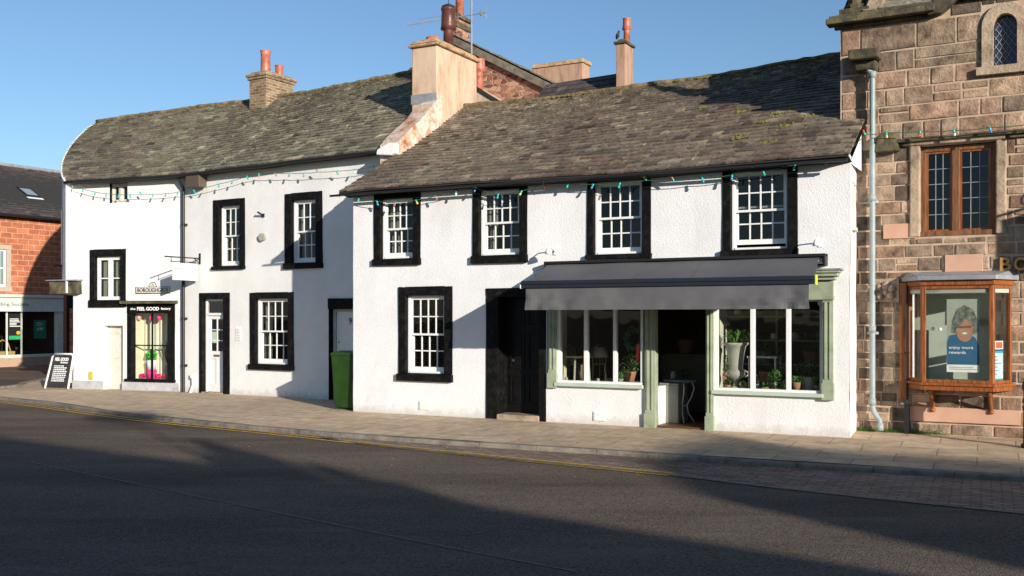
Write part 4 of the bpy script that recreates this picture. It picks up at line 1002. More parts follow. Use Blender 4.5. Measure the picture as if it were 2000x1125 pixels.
for i in range(nu):
    a, b = LT*i/nu, LT*(i+1)/nu
    for k in range(8):
        dz = Vector((0,0,-.02)); ud.face([PL(a,k/8)+dz, PL(b,k/8)+dz, PL(b,k/8+.125)+dz, PL(a,k/8+.125)+dz])
    d3 = Vector((0,0,-.05)); ud.face([PL(a,0)+d3, PL(b,0)+d3, PL(b,0), PL(a,0)]); e = Vector((0,.3,-.02)); ud.face([PL(a,0)+d3, PL(a,0)+d3+e, PL(b,0)+d3+e, PL(b,0)+d3])
    bk_ = Vector((0, 2.2, -2.4))
    if i < nu-4: ud.face([PL(a,1)+dz, PL(b,1)+dz, PL(b,1)+bk_, PL(a,1)+bk_])
ud.build('roof_deck', G['under'], lro)
rg = MB(); rr_ = random.Random(6); rg.tube([PL(LT*i/80,1)+Vector((0,0,.03+rr_.uniform(-.01,.015))) for i in range(81)], [.05+rr_.uniform(-.006,.010) for _ in range(81)], n=10)
rg.build('ridge', G['ridge'], lro, smooth=True)
vg = MB(); vg.tube([PL(-.0,k/14)+Vector((-.02,0,.0)) for k in range(15)], .028, n=8); vg.build('verge', G['cream'], lro, smooth=True)
# rounded gable wall below the verge: upper part jetties out, lower part steps in
nv = 14; vt_ = [PL(0, k/nv) for k in range(nv+1)]
for a, b in zip(vt_, vt_[1:]):
    q.face([(a.x-.0,a.y,2.35), (b.x,b.y,2.35), (b.x,b.y,b.z-.01), (a.x,a.y,a.z-.01)][::-1])
fl_ = R1 @ Vector((0,0,0)); a = vt_[0]; q.face([(a.x,a.y,2.35),(fl_.x,fl_.y,2.35),(fl_.x,fl_.y,EZL),(a.x,a.y,EZL)])
q.face([(p.x,p.y,2.35) for p in vt_]+[(fl_.x+1.0,fl_.y+3,2.35),(fl_.x,fl_.y,2.35)])
gq = lp((-.4275*29.5, 29.5, 0)); q.face([(fl_.x,fl_.y,-.1),(gq.x,gq.y,-.1),(gq.x,gq.y,2.36),(fl_.x,fl_.y,2.36)])
# far side closing walls
bk1 = PL(0,1)+Vector((0,3.4,0)); bk2 = PL(LT,1)+Vector((0,3.4,0))
q.face([(bk2.x,bk2.y,-.1),(bk1.x,bk1.y,-.1),(bk1.x,bk1.y,5.1),(bk2.x,bk2.y,5.1)])
q.face([(u_end-.05,.3,-.1),(u_end-.05,6.4,-.1),(u_end-.05,6.4,4.9),(u_end-.05,.3,4.9)])
lwo = q.build('wall', G['cream'], lh)
pl_ = MB()
for T, a, b, hl in ((R1, .0, L1len-.15, hB), ):
    segs = [(a, dB[0]), (dB[1], b)]
    for x0, x1 in segs: pl_.T = T; pl_.box(x0, x1, -.035, .02, -.1, .20, j=.004)
pl_.build('plinth', G['plinth'], lh)
# raking parapet of the right gable, with kneeler
pr = MB(); W = lambda u, v, z: LI @ (MF @ Vector((u, v, z)))
k_ = 12
def par(t, u, dz=0): v = 1.42+t*1.6; return W(u, v, 5.12+(v-1.42)*.76+dz+.02*math.sin(t*9))
for i in range(k_):
    a, b = i/k_, (i+1)/k_
    pr.face([par(a,-.40,.08), par(a,.06,.12), par(b,.06,.12), par(b,-.40,.08)])
    pr.face([par(a,.06,.12), par(a,.06,-1.3), par(b,.06,-1.3), par(b,.06,.12)])
    pr.face([par(a,-.40,.08), par(b,-.40,.08), par(b,-.40,-.4), par(a,-.40,-.4)])
pr.face([par(0,-.40,.08), par(0,-.40,-.4), par(0,.06,-.4), par(0,.06,.12)])
pr.build('gable_coping', G['strip'], lh)
kn = MB(); kn.T = LI @ MF; kn.prism([(-.42,5.0),(-.05,4.96),(.05,5.0),(.04,5.20),(-.12,5.22),(-.40,5.10)], 1.30, 1.55); kn.build('kneeler', G['cream'], lh, bevel=.02)
# big rendered stack on the party wall
T = LI @ MF; c0, c1, v0, v1 = -.60, .03, 2.86, 4.55; zt = Zp(MF, 853, 88, v0); zb = 5.6
# front-left foot
st = MB(); st.T = T
st.box(c0, c1, v0, v1, zb, zt)
sto = st.build('chimney', G['chim'], lh, bevel=.02)
cp = MB(); cp.T = T; cp.box(c0-.07, c1+.07, v0-.07, v1+.07, zt, zt+.07, j=.006); cp.box(c0-.05, c1+.05, v0-.05, v1+.05, zt+.07, zt+.17, j=.01, taper=.08); cp.build('cap', G['cap'], sto, bevel=.03)
fsh = MB(); fsh.T = T; fsh.box(c0-.012, c1-.0, v0-.012, v0, 6.30, 6.50); fsh.build('flashing', G['lead'], sto)
cw = (c0+c1)/2
po = MB(); po.T = T; po.lathe([(.16,zt+.12),(.15,zt+.28),(.12,zt+.29)], c=(cw, v0+.35, 0), n=20); po.build('pot_stub', G['pot'], sto, smooth=True)
po = MB(); po.T = T; pz_ = zt+.15; po.lathe([(.115,pz_),(.11,pz_+.42),(.115,pz_+.44),(.175,pz_+.46),(.16,pz_+.56),(.15,pz_+.86),(.165,pz_+.88),(.165,pz_+.93),(.12,pz_+.95)], c=(cw, v0+.98, 0), n=24)
pto = po.build('chimney_pot', G['potdark'], sto, smooth=True)
po = MB(); po.T = T; po.lathe([(.14,pz_+.93),(.15,pz_+.97),(.05,pz_+1.02)], c=(cw, v0+.98, 0), n=16); po.tube([(cw,v0+.98,pz_+1.0),(cw,v0+.98,pz_+1.3)], .008, 6); po.build('cowl', G['iron'], pto)
# brick stack on the ridge
v0b, v1b = 2.75, 3.75; b0, b1 = U(LF, 487, v0b), U(LF, 520, v0b); zt2 = Zp(LF, 520, 152, v0b); zb2 = 6.7
st = MB(); st.box(b0, b1, v0b, v1b, zb2, zt2); s3 = st.build('chimney', G['chbrick'], lh, bevel=.01)
cp = MB(); cp.box(b0-.04, b1+.04, v0b-.04, v1b+.04, zt2, zt2+.07, j=.006); cp.box(b0-.07, b1+.07, v0b-.07, v1b+.07, zt2+.07, zt2+.15, j=.006); cp.box(b0-.02, b1+.02, v0b-.02, v1b+.02, zt2+.15, zt2+.22, j=.01, taper=.06); cp.build('cap', G['chbrick'], s3, bevel=.012)
for vv, hh, rr2 in ((v0b+.28, .62, .135), (v0b+.78, .34, .11)):
    po = MB(); z0 = zt2+.18; po.lathe([(rr2,z0),(rr2*.95,z0+.1),(rr2*.90,z0+hh-.12),(rr2*.95,z0+hh-.11),(rr2*.95,z0+hh-.08),(rr2*.90,z0+hh-.07),(rr2*1.05,z0+hh-.03),(rr2*1.05,z0+hh),(rr2*.7,z0+hh)], c=((b0+b1)/2, vv, 0), n=24); po.build('chimney_pot', G['pot'], s3, smooth=True)
fs2 = MB(); fs2.box(b0-.06, b1+.06, v0b-.13, v0b-.0, 6.87, 7.02); fs2.build('flashing', G['lead'], s3, bevel=.01)
# gutter, downpipe, hopper
gg = MB(); pts = [PL(LT*i/20, 0)+Vector((0,-.04,-.05)) for i in range(21)]; gg.tube(pts, .036, 8); gg.build('gutter', G['iron'], lh, smooth=True)
dp = MB(); ud_, _ = pix(LF, 358, 500, -.08); x = ud_
dp.tube([(x,-.22,EZL-.08),(x,-.12,EZL-.28),(x,-.08,EZL-.36),(x,-.08,.0)], .038, 10)
for z in (.6, 1.7, 2.8, 3.9): dp.box(x-.055,x+.055,-.10,.0,z,z+.05)
dp.build('downpipe', G['iron'], lh, smooth=False)
hp = MB(); hu0, hu1 = U(LF, 366, -.2), U(LF, 392, -.2); hp.box(hu0, hu1, -.26, -.02, EZL-.36, EZL-.06, taper=-.0, j=.01); hp.box(hu0-.03, hu1+.03, -.29, -.01, EZL-.08, EZL-.045); hp.build('hopper', G['brownpipe'], lh, bevel=.012)
hp = MB(); a0, z0 = pix(LF, 380, 735); hp.box(a0-.05, a0+.05, -.09, 0, z0-.04, z0+.05); hp.tube([(a0,-.05,z0-.04),(a0+.01,-.05,z0-.2),(a0-.05,-.08,z0-.38)], .035, 8); hp.build('waste_pipe', G['sash'], lh)
# corner ledge stone and side shop pier at the far left corner
cl = MB(); e0, e1 = R1.inverted() @ lp((-.441*26.1, 26.1, 0)), U(L1, 154, -.1); z0, z1 = Zp(L1, 140, 574, -.1), Zp(L1, 140, 549, -.1)
cl.T = R1; cl.box(-.62, e1, -.16, .35, z0, z1, j=.01); cl.build('corbel', G['darkstone'], lh, bevel=.02)
cl = MB(); cl.T = R1; cl.box(-.68, e1+.04, -.22, .4, z1+.004, z1+.04, j=.012); cl.build('corbel_flashing', G['lead'], lh, bevel=.01)
sw_ = MB(); 
p0 = PL(0, .22); 
sw_.T = LI; bx = Vector((-.4345*26.2, 26.2, 0)); 
a_, b_ = PL(0,.10), PL(0,.30); dv = (b_-a_); dv.z = 0; dv.normalize(); nn = Vector((-dv.y*1, dv.x, 0))*.03
sw_.T = None
za, zb_ = Zp(L1, 129, 516), Zp(L1, 129, 408)
if nn.x > 0: nn = -nn
pp = [a_+nn, b_+nn]
sw_.face([(pp[0].x,pp[0].y,za),(pp[1].x,pp[1].y,za),(pp[1].x,pp[1].y,zb_),(pp[0].x,pp[0].y,zb_)]); sw_.face([(a_.x,a_.y,za),(pp[0].x,pp[0].y,za),(pp[0].x,pp[0].y,zb_),(a_.x,a_.y,zb_)])
sw_.build('window', G['iron'], lh)
sl_ = MB(); sl_.face([(a_.x-.12,a_.y-.15,za),(a_.x+.1,a_.y-.18,za),(b_.x,b_.y,za),(b_.x-.2,b_.y,za)]); sl_.face([(a_.x-.12,a_.y-.15,za),(a_.x-.12,a_.y-.15,za-.07),(a_.x+.1,a_.y-.18,za-.07),(a_.x+.1,a_.y-.18,za)]); sl_.build('sill', G['black'], lh)
pr = MB(); pp0, pp1 = lp((-.4375*28.2, 28.2, 0)), lp((-.427*27.6, 27.6, 0))
for (A, B_, m0, zz0, zz1) in ((-.4380, -.4335, 'iron', 0, 2.36), (-.4335, -.426, 'redstone', 0, 2.0)):
    pr = MB(); Zd = 28.0; a = lp((A*Zd, Zd, 0)); b = lp((B_*Zd, Zd-.1, 0)); c = b+Vector((.0,.5,0)); d = a+Vector((0,.5,0))
    pr.slab([(a.x,a.y),(b.x,b.y),(c.x,c.y),(d.x,d.y)], zz0, zz1); pr.build('side_pier' , G[m0], lh)
# wall fittings that belong to the house
cm = MB(); u, z = pix(LF, 515, 420); cm.box(-.03,.03,-.03,0,-.05,.03); cm.tube([(0,-.03,-.01),(-.05,-.14,.06)], .022, 8)
t = tag(cm.build('wall_camera', G['iron'], None, LF @ TR(u,0,z)), 'black camera on the cream wall between the two upper sash windows', 'camera')
bl = MB(); u, z = pix(LF, 515, 462); bl.prism([(.10*math.cos(a*.5236), .10*math.sin(a*.5236)*(1 if math.sin(a*.5236) < 0 else .7)) for a in range(12)], -.07, 0); bl.box(-.075,.075,-.073,-.07,-.0,.035)
tag(bl.build('alarm_box', G['urn'], None, LF @ TR(u,0,z), bevel=.01), 'round beige alarm box below the black camera', 'alarm box')
pq = MB(); u, z = pix(LF, 466, 652); w2_, h2_ = .085, .15; pq.box(-w2_,w2_,-.015,0,-h2_,h2_)
t = tag(pq.build('name_plate', G['letterW'], None, LF @ TR(u,0,z), bevel=.003), 'small white nameplate of grey lines right of the half-glazed white door', 'nameplate')
ln = MB()
for k in range(7): ln.box(-.06, -.06+.12*rr_.uniform(.5,1), -.0165,-.015, -.12+k*.036, -.108+k*.036)
ln.build('lettering', plain('grey_lettering', (.3,.3,.32), .6), t)
# street name plate
x0, x1 = U(L1, 267), U(L1, 334); z0, z1 = Zp(L1, 300, 573), Zp(L1, 300, 560)
t = thing('street_sign', 'cast street name plate reading BOROUGHGATE with a small crest arch on top', 'sign', L1 @ TR((x0+x1)/2, 0, z0)); w_ = x1-x0; h_ = z1-z0
q = MB(); q.box(-w_/2,w_/2,-.03,0,0,h_); arc = [(.16*math.cos(a)*.7, h_+.11*math.sin(a)) for a in [math.pi*k/10 for k in range(11)]]; q.prism(arc, -.028, 0); q.build('plate', plain('aged_white_plate', (.66,.62,.56), .6), t, bevel=.004)
q = MB()
for b_ in ((-w_/2,w_/2,0,.012),(-w_/2,w_/2,h_-.010,h_),(-w_/2,-w_/2+.012,.012,h_-.010),(w_/2-.012,w_/2,.012,h_-.010)): q.box(b_[0],b_[1],-.036,-.03,b_[2],b_[3])
q.tube([(.112*math.cos(math.pi*k/10), -.032, h_+.11*math.sin(math.pi*k/10)) for k in range(11)], .007, 5); q.build('border', G['letterD'], t)
text('lettering', 'BOROUGHGATE', w_*.90, h_*.62, G['letterD'], t, TR(0,-.034,h_/2), bold=.005)
q = MB(); q.tube([(-.03,-.03,h_+.02),(0,-.03,h_+.07),(.03,-.03,h_+.02)], .006, 5); q.build('crest', G['letterD'], t)
# hanging sign on bracket
vo = -.50; sx0, sx1 = U(LF, 345, -.42), U(LF, 387, -.42); z0, z1 = Zp(LF, 366, 550, -.42), Zp(LF, 366, 517, -.42)
# board hangs square to the wall from an arm
ua, za_ = pix(LF, 391, 505)
t = thing('hanging_sign', 'white hanging sign board with faint pink lines on a black iron bracket', 'sign', LF @ TR(ua, 0, za_))
q = MB(); q.box(-.02,.02,-.02,0,-.13,.12); q.tube([(0,0,.0),(0,-1.02,.0)], .014, 8); q.tube([(0,-.02,-.12),(0,-.16,-.02),(0,-.2,0)], .01, 6); q.tube([(0,-.12,-.10),(0,-.86,-.10)], .010, 6); q.tube([(0,-.14,0),(0,-.14,-.12)], .008, 6); q.tube([(0,-.84,0),(0,-.84,-.12)], .008, 6); q.build('bracket', G['iron'], t)
q = MB(); q.box(-.018,.018,-.80,-.10,-.52,-.13); bdo = q.build('board', G['white2'], t, bevel=.004)
q = MB()
for zz, a, b in ((-.26,-.75,-.2),(-.33,-.55,-.25)):
    y = a
    while y < b: w_ = rr_.uniform(.03,.06); q.box(.018,.0195,y,y+w_,zz-.02,zz+.02); y += w_+.02
q.build('lettering', G['palepink'], t)
# ================================================================== red sandstone corner shop, far left
rb = thing('red_shop', 'red sandstone shop with dark slate roof and pale green fascia at the far left', 'shop', RB)
u123 = U(RB, 123); ez = Zp(RB, 60, 424); UL, UR2 = -3.0, 13.0
sz0, sz1 = Zp(RB, 60, 607), Zp(RB, 60, 577); bz0 = Zp(RB, 60, 694); gl0 = U(RB, -60); gl1 = U(RB, 110)
wo_ = (U(RB,-22), U(RB,13), Zp(RB,5,560), Zp(RB,5,487))
RBH = [(gl0-.2, U(RB,122), bz0-.02, sz1+.02), (wo_[0], wo_[1], wo_[2], wo_[3])]
q = MB(); wallgrid(q, I4, UL, UR2, -.2, ez, RBH, amp=.01, sub=.5); reveal(q, I4, RBH[1], .12)
q.face([(UL,0,-.2),(UL,8,-.2),(UL,8,ez),(UL,0,ez)]); q.build('wall', G['redstone'], rb)
rzr = Zp(RB, 60, 331, 4.0)
def PR(u, t): return Vector((u, -.25+4.25*t, ez+.02+(rzr-ez)*t-.04*math.sin(math.pi*t)))
q = MB(); slates(q, PR, UL, UR2, 22, w0=.28, tone=(.5,.48,.48), var=.2, rr=random.Random(8)); rro = q.build('roof', G['slateR'], rb)
q = MB(); q.face([PR(UL,0), PR(UR2,0), PR(UR2,1), PR(UL,1)]); q.face([PR(UL,1), PR(UR2,1), (UR2,8.2,ez), (UL,8.2,ez)]); q.face([PR(UL,0)+Vector((0,0,-.05)),PR(UL,1)+Vector((0,0,-.05)),(UL,8.2,ez-.05)]); q.build('roof_deck', G['under'], rro)
q = MB(); q.tube([PR(UL,1)+Vector((0,0,.03)), PR(UR2,1)+Vector((0,0,.03))], .07, 8); q.build('ridge', G['slateR'].copy() if False else G['lead'], rro)
q = MB(); q.tube([(UL,-.3,ez-.02),(UR2,-.3,ez-.02)], .055, 8); q.box(UL,UR2,-.25,0,ez-.06,ez-.02); q.build('gutter', G['iron'], rb)
# skylight
def onroof(px_, py_):
    Mi = RB.inverted(); o = Mi @ Vector((0,0,CAMZ)); d = Mi.to_3x3() @ Vector(((px_-1000)/FPX,1,(HY-py_)/FPX)); k = (rzr-ez)/4.25
    s = (ez+.02+k*(o.y+.25)-o.z)/(d.z-k*d.y); return o+d*s
p = onroof(55, 376); t_ = (p.y+.25)/4.25; sl_ = MB()
def sq(u, t, o): v = PR(u, t); return v+Vector((0,-.5,.85)).normalized()*o
for (a, b, c, d, h) in ((-.28,.28,-.08,.08,.07),):
    A = [sq(p.x+x, t_+y, h) for x, y in ((a,c),(b,c),(b,d),(a,d))]; B = [sq(p.x+x, t_+y, 0) for x, y in ((a,c),(b,c),(b,d),(a,d))]
    sl_.face(A)
    for k in range(4): sl_.face([B[k], B[(k+1)%4], A[(k+1)%4], A[k]])
sk_ = sl_.build('skylight', G['iron'], rb)
q = MB(); q.face([sq(p.x+x, t_+y, .075) for x, y in ((-.22,-.06),(.22,-.06),(.22,.06),(-.22,.06))]); q.build('pane', plain('skylight_glass', (.25,.3,.33), .15), sk_)
q = MB(); q.face([sq(p.x+x, t_+y, .035) for x, y in ((-.33,-.115),(.33,-.115),(.33,-.085),(-.33,-.085))]); q.build('flashing', G['white2'], sk_)
# upper window
q = MB(); a, b, c, d = wo_; m_ = .16
q.box(a-m_, a, -.02, .1, c, d+.0); q.box(b, b+m_, -.02, .1, c, d); q.box(a-m_, b+m_, -.025, .1, d, d+m_); q.box(a-m_, b+m_, -.05, .1, c-.17, c)
wn = q.build('window', plain('buff_stone_margin', (.42,.36,.27), .8), rb, bevel=.006)
q = MB(); q.box(a, a+.06, .04,.1,c,d); q.box(b-.08, b, .04,.1,c,d); q.box(a+.06,b-.08,.04,.1,d-.06,d); q.box(a+.06,b-.08,.04,.1,c,c+.08); q.box(a+.06,b-.08,.05,.09,(c+d)/2-.02,(c+d)/2+.02)
for k in (1,2): x = a+(b-a)*k/3; q.box(x-.012,x+.012,.055,.085,c+.08,d-.06)
q.build('sash', G['sash'], wn); q = MB(); q.box(a+.06,b-.08,.07,.074,c+.08,d-.06); q.build('pane', G['glass'], wn); q = MB(); q.box(a-.2,b+.2,.9,.95,c-.2,d+.2); q.build('room', G['dark'], wn)
# shopfront
ce = U(RB, 121)
q = MB(); q.box(gl0-.2, ce, -.12, .1, sz0, sz1-.08); q.box(gl0-.2, ce+.03, -.20, .1, sz1-.08, sz1+.02); q.box(gl0-.2, ce, -.15, .1, sz0-.03, sz0)
fs = q.build('fascia', G['fascia'], rb, bevel=.005)
ta, tb = U(RB, -20, -.12), U(RB, 57, -.12); tz = Zp(RB, 30, 595, -.12)
text('lettering', 'Building Society', tb-ta, .15, plain('grey_green_lettering', (.12,.16,.12), .6), fs, TR((ta+tb)/2, -.126, tz), bold=.005)
q = MB(); q.box(gl1, ce, -.08, .1, -.1, sz0-.03); q.box(gl0-.2, gl1, -.04, .12, bz0-.07, bz0+.0); q.build('pilaster', G['creamwood'], rb, bevel=.005)
q = MB(); q.box(gl0-.2, gl1, -.02, .3, -.1, bz0-.07); q.build('stall_riser', plain('pink_stall_riser', (.42,.28,.2), .8), rb)
xs = [gl0-.2, U(RB, 14), U(RB, 43), gl1]
wf = MB(); 
for x in xs[1:3]: wf.box(x-.02, x+.02, .0, .06, bz0, sz0-.03)
wf.box(gl1-.05, gl1, .0, .06, bz0, sz0-.03); wf.box(gl0-.2, gl1, -.01, .07, bz0-.01, bz0+.04); wfo = wf.build('shop_window', G['fascia'], rb)
for a, b in zip(xs, xs[1:]): q = MB(); q.box(a+.02, b-.02, .03, .034, bz0, sz0-.03); q.build('pane', G['shopglass'], wfo)
q = MB(); q.box(gl0-.2, gl1+.2, 3.0, 3.05, -.1, sz0+.2); q.box(gl1+.0, gl1+.05, .1, 3, -.1, sz0+.2); q.box(gl0-.2, gl1, .06, 3, -.15, .0); q.box(gl0-.2, gl1, .12, 3, sz0, sz0+.05); q.build('room', plain('shop_room_brown', (.05,.038,.028), .9), rb)
def card(name, x0, x1, y0, y1, v, mat, label, cat='poster'):
    a, b = U(RB, x0, v), U(RB, x1, v); c, d = Zp(RB, (x0+x1)/2, y1, v), Zp(RB, (x0+x1)/2, y0, v)
    t = thing(name, label, cat, RB @ TR((a+b)/2, v, c)); q = MB(); q.box(-(b-a)/2, (b-a)/2, -.006, .006, 0, d-c); q.build('sheet', mat, t); return t, b-a, d-c
t, w_, h_ = card('window_poster', 66, 90, 625, 661, .20, G['posterG'], 'dark green price poster in the red shop\'s window')
text('lettering', '£49', w_*.5, h_*.16, G['letterW'], t, TR(0,-.008,h_*.52)); q = MB()
for k in range(3): q.box(-w_*.3, w_*rr_.uniform(.0,.3), -.008,-.006, h_*(.7+.07*k), h_*(.72+.07*k))
q.build('small_print', G['letterW'], t)
t, w_, h_ = card('window_poster', 16, 42, 612, 664, .12, plain('black_poster', (.015,.015,.015), .6), 'black poster with white lines and a green foot in the red shop\'s window')
q = MB()
for k in range(6): q.box(-w_*.4, w_*rr_.uniform(.1,.42), -.008,-.006, h_*(.5+.055*k), h_*(.53+.055*k))
q.build('small_print', G['letterW'], t); q = MB(); q.box(-w_*.45, w_*.45, -.009,-.006, h_*.02, h_*.16); q.build('green_band', plain('bright_green', (.02,.42,.15), .6), t)
q = MB(); q.prism([(w_*.25+w_*.16*math.cos(a), h_*.27+h_*.07*math.sin(a)) for a in [k*.628 for k in range(10)]], -.010, -.006); q.build('amber_motif', plain('amber_print', (.75,.42,.03), .6), t)
for x, lb in ((48,'grey swivel chair inside the red shop, left of the green poster'),(100,'dark chair at the right end of the red shop\'s window')):
    u = U(RB, x, .9); t = thing('office_chair', lb, 'chair', RB @ TR(u, .9, 0), 'office chairs in the red shop')
    q = MB(); q.box(-.25,.25,-.25,.25,.42,.50); q.build('seat', G['iron'], t, bevel=.03); q = MB(); q.box(-.22,.22,.2,.27,.55,1.0); q.build('backrest', G['iron'], t, bevel=.03); q = MB(); q.tube([(0,0,.05),(0,0,.42)], .03, 8)
    for k in range(5): q.tube([(0,0,.08),(.28*math.cos(k*1.257),.28*math.sin(k*1.257),.03)], .02, 6)
    q.build('base', G['lead'], t)
u = U(RB, 5, .5); t = thing('display_box', 'wicker display hamper at the left of the red shop\'s window', 'hamper', RB @ TR(u, .5, 0))
q = MB(); q.box(-.3,.3,-.2,.2,.0,.55,taper=-.04); q.build('basket', G['basket'], t, bevel=.02); q = MB(); q.tube([(-.3,0,.55),(-.2,0,.85),(0,0,.95),(.2,0,.85),(.3,0,.55)], .025, 6); q.build('handle', G['basket'], t)

# ================================================================== rear buildings above the roofs
V = 12.0
re = thing('rear_house', 'tall rear house with red rubble gable and brick chimney stack rising behind the roofs', 'house', MF @ TR(0,V,0)); BI = TR(0,-V,0)
ax, az = pix(MF, 892, 74, V); bx, bzz = pix(MF, 1092, 172, V); sl = (az-bzz)/(bx-ax); zl = 4.5; dx = (az-zl)/sl
q = MB(); q.face([(ax-dx,0,0),(ax+dx,0,0),(ax+dx,0,zl),(ax,0,az-.05),(ax-dx,0,zl)]); q.face([(ax+dx,0,0),(ax+dx,7,0),(ax+dx,7,zl),(ax+dx,0,zl)]); q.face([(ax-dx,0,0),(ax-dx,0,zl),(ax-dx,7,zl),(ax-dx,7,0)]); q.face([(ax-dx,7,0),(ax-dx,7,zl),(ax,7,az-.05),(ax+dx,7,zl),(ax+dx,7,0)])
q.build('wall', G['rubble'], re)
def PG(sgn):
    def f(u, t):   # u along ridge (depth), t from eave to apex
        return Vector((ax+sgn*(dx+.1)*(1-t), -.18+u if sgn < 0 else -.18+(7.3-u), zl+(az-zl)*t+.05))
    return f
for sgn in (1, -1):
    f_ = PG(sgn)
    q = MB(); slates(q, (lambda u, t: Vector((ax+sgn*(dx+.1)*(1-t), (-.18+u) if sgn > 0 else (7.1-u), zl+(az-zl)*t+.05))), 0, 7.3, 40, w0=.3, tone=(.5,.48,.44), var=.3, rr=random.Random(12)); q.build('roof', G['slateL'], re)
q = MB(); 
for sgn in (1,-1):
    a, b = Vector((ax+sgn*(dx+.1), -.15, zl-.02)), Vector((ax, -.15, az)); off = Vector((0,0,-.24)); dp_ = Vector((0,7.2,0))
    q.face([a, b, b+off, a+off]); q.face([a+off, b+off, b+off+Vector((0,.15,0)), a+off+Vector((0,.15,0))]); q.face([a, b, b+dp_, a+dp_])
q.build('barge', noisy('weathered_verge', [(.09,.08,.065),(.22,.19,.15)], scale=5, rough=.9, bump=.5), re)
c0, c1 = U(MF, 866, V-.1), U(MF, 890, V-.1); q = MB(); zt = Zp(MF, 888, 34, V-.1); q.box(c0, c1, -.02, .75, az-1.2, zt); ch = q.build('chimney', G['rubble'], re, bevel=.01)
q = MB(); q.box(c0-.04,c1+.04,-.07,.79,zt-.28,zt-.1); q.box(c0-.08,c1+.08,-.11,.83,zt,zt+.12,j=.01); q.box(c0,c1,0,.75,zt+.12,zt+.2,taper=.08); q.build('cap', G['darkstone'], ch, bevel=.02)
q = MB(); q.lathe([(.14,zt+.15),(.13,zt+.7),(.15,zt+.72),(.1,zt+.75)], c=((c0+c1)/2+.1,.35,0), n=18); q.build('chimney_pot', G['pot'], ch, smooth=True)
q = MB(); pu, pz0 = pix(MF, 936, 172, V-.6); _, pz1 = pix(MF, 936, 116, V-.6); h_ = pz1-pz0
q.lathe([(.13,pz0-1.0),(.11,pz0+h_*.5),(.12,pz0+h_*.55),(.20,pz0+h_*.58),(.18,pz0+h_*.68),(.17,pz1-.05),(.19,pz1),(.1,pz1)], c=(pu,-.6,0), n=20); q.build('flue', G['pot'], re, smooth=True)
a, b = U(MF, 925, V-1.5), U(MF, 960, V-1.5); z1_, z2_ = Zp(MF, 925, 172, V-1.5), Zp(MF, 960, 194, V-1.5)
q = MB(); q.prism([(a-.5,3),(b+1.2,3),(b+1.2,z2_-.75),(b,z2_),(a,z1_),(a-.5,z1_+.3)], -1.5, -.02); q.build('lean_to', G['chim'], re)
q = MB(); q.prism([(b+1.3,z2_-.78),(b,z2_+.02),(a,z1_+.02),(a-.5,z1_+.32),(a-.5,z1_+.40),(a,z1_+.10),(b,z2_+.10),(b+1.3,z2_-.70)], -1.56, -1.40); q.build('lean_to_roof', G['under'], re)
# link range with long chimney and tall right chimney
V2 = 9.5
lk = thing('rear_range', 'low dark slate rear range with two rendered chimneys behind the main roof', 'house', MF @ TR(0,V2,0))
l0, lz0 = pix(MF, 1085, 163, V2); l1, lz1 = pix(MF, 1214, 143, V2)
def PK(u, t): return Vector((u, -3.2+3.2*t, 5.0+(lz0+(lz1-lz0)*(u-l0)/(l1-l0)-5.0)*t))
q = MB(); slates(q, PK, l0-.3, l1+.1, 16, w0=.3, tone=(.42,.42,.44), var=.3, rr=random.Random(13)); q.build('roof', G['slateR'], lk)
q = MB(); q.face([PK(l0-.3,0),PK(l1+.1,0),PK(l1+.1,1),PK(l0-.3,1)]); q.face([PK(l0-.3,1),PK(l1+.1,1),(l1+.1,3.2,5.0),(l0-.3,3.2,5.0)]); q.build('roof_deck', G['under'], lk)
q = MB(); q.box(l0-.3, l1+.1, -3.0, 3.0, 0, 4.98); q.face([(l1+.1,-3,4.98),(l1+.1,3,4.98),(l1+.1,0,lz1-.05)]); q.build('wall', G['chim'], lk)
Vc = V2+4.0; c0, z0 = pix(MF, 1040, 128, Vc); c1, z1 = pix(MF, 1138, 120, Vc); zt = Zp(MF, 1137, 122, Vc)
q = MB(); q.box(c0, c1, 4.0, 4.55, 5, zt); ch = q.build('chimney', G['chim2'], lk, bevel=.02); q = MB(); q.box(c0-.05,c1+.05,3.95,4.6,zt,zt+.13,j=.012,taper=.03); q.build('cap', G['cap'], ch, bevel=.02)
Vd = V2-.9; c0, c1 = U(MF, 1203, Vd), U(MF, 1221, Vd); zt = Zp(MF, 1221, 84, Vd)
q = MB(); q.box(c0, c1, -.9, -.35, 5, zt); ch = q.build('chimney', G['chim2'], lk, bevel=.015); q = MB(); q.box(c0-.05,c1+.05,-.95,-.30,zt,zt+.06,j=.005); q.box(c0,c1,-.9,-.35,zt+.06,zt+.13,taper=.05); q.build('cap', G['darkstone'], ch, bevel=.01)
q = MB(); q.lathe([(.085,zt+.1),(.08,zt+.38),(.085,zt+.4),(.12,zt+.42),(.10,zt+.55),(.10,zt+.68),(.11,zt+.7),(.07,zt+.7)], c=((c0+c1)/2+.05,-.6,0), n=18); q.build('chimney_pot', G['pot'], ch, smooth=True)
# small dark bird on that cap
bm_ = MB(); bm_.lathe([(.0,-.10),(.03,-.06),(.05,0),(.04,.05),(.025,.08),(.03,.105),(.02,.13),(.0,.14)], n=10)
tag(bm_.build('bird', G['iron'], None, MF @ TR(c0+.02,V2-.85,zt+.22) @ Matrix.Rotation(math.radians(20),4,'Y'), smooth=True), 'small dark bird perched on the tall right chimney\'s cap', 'bird')
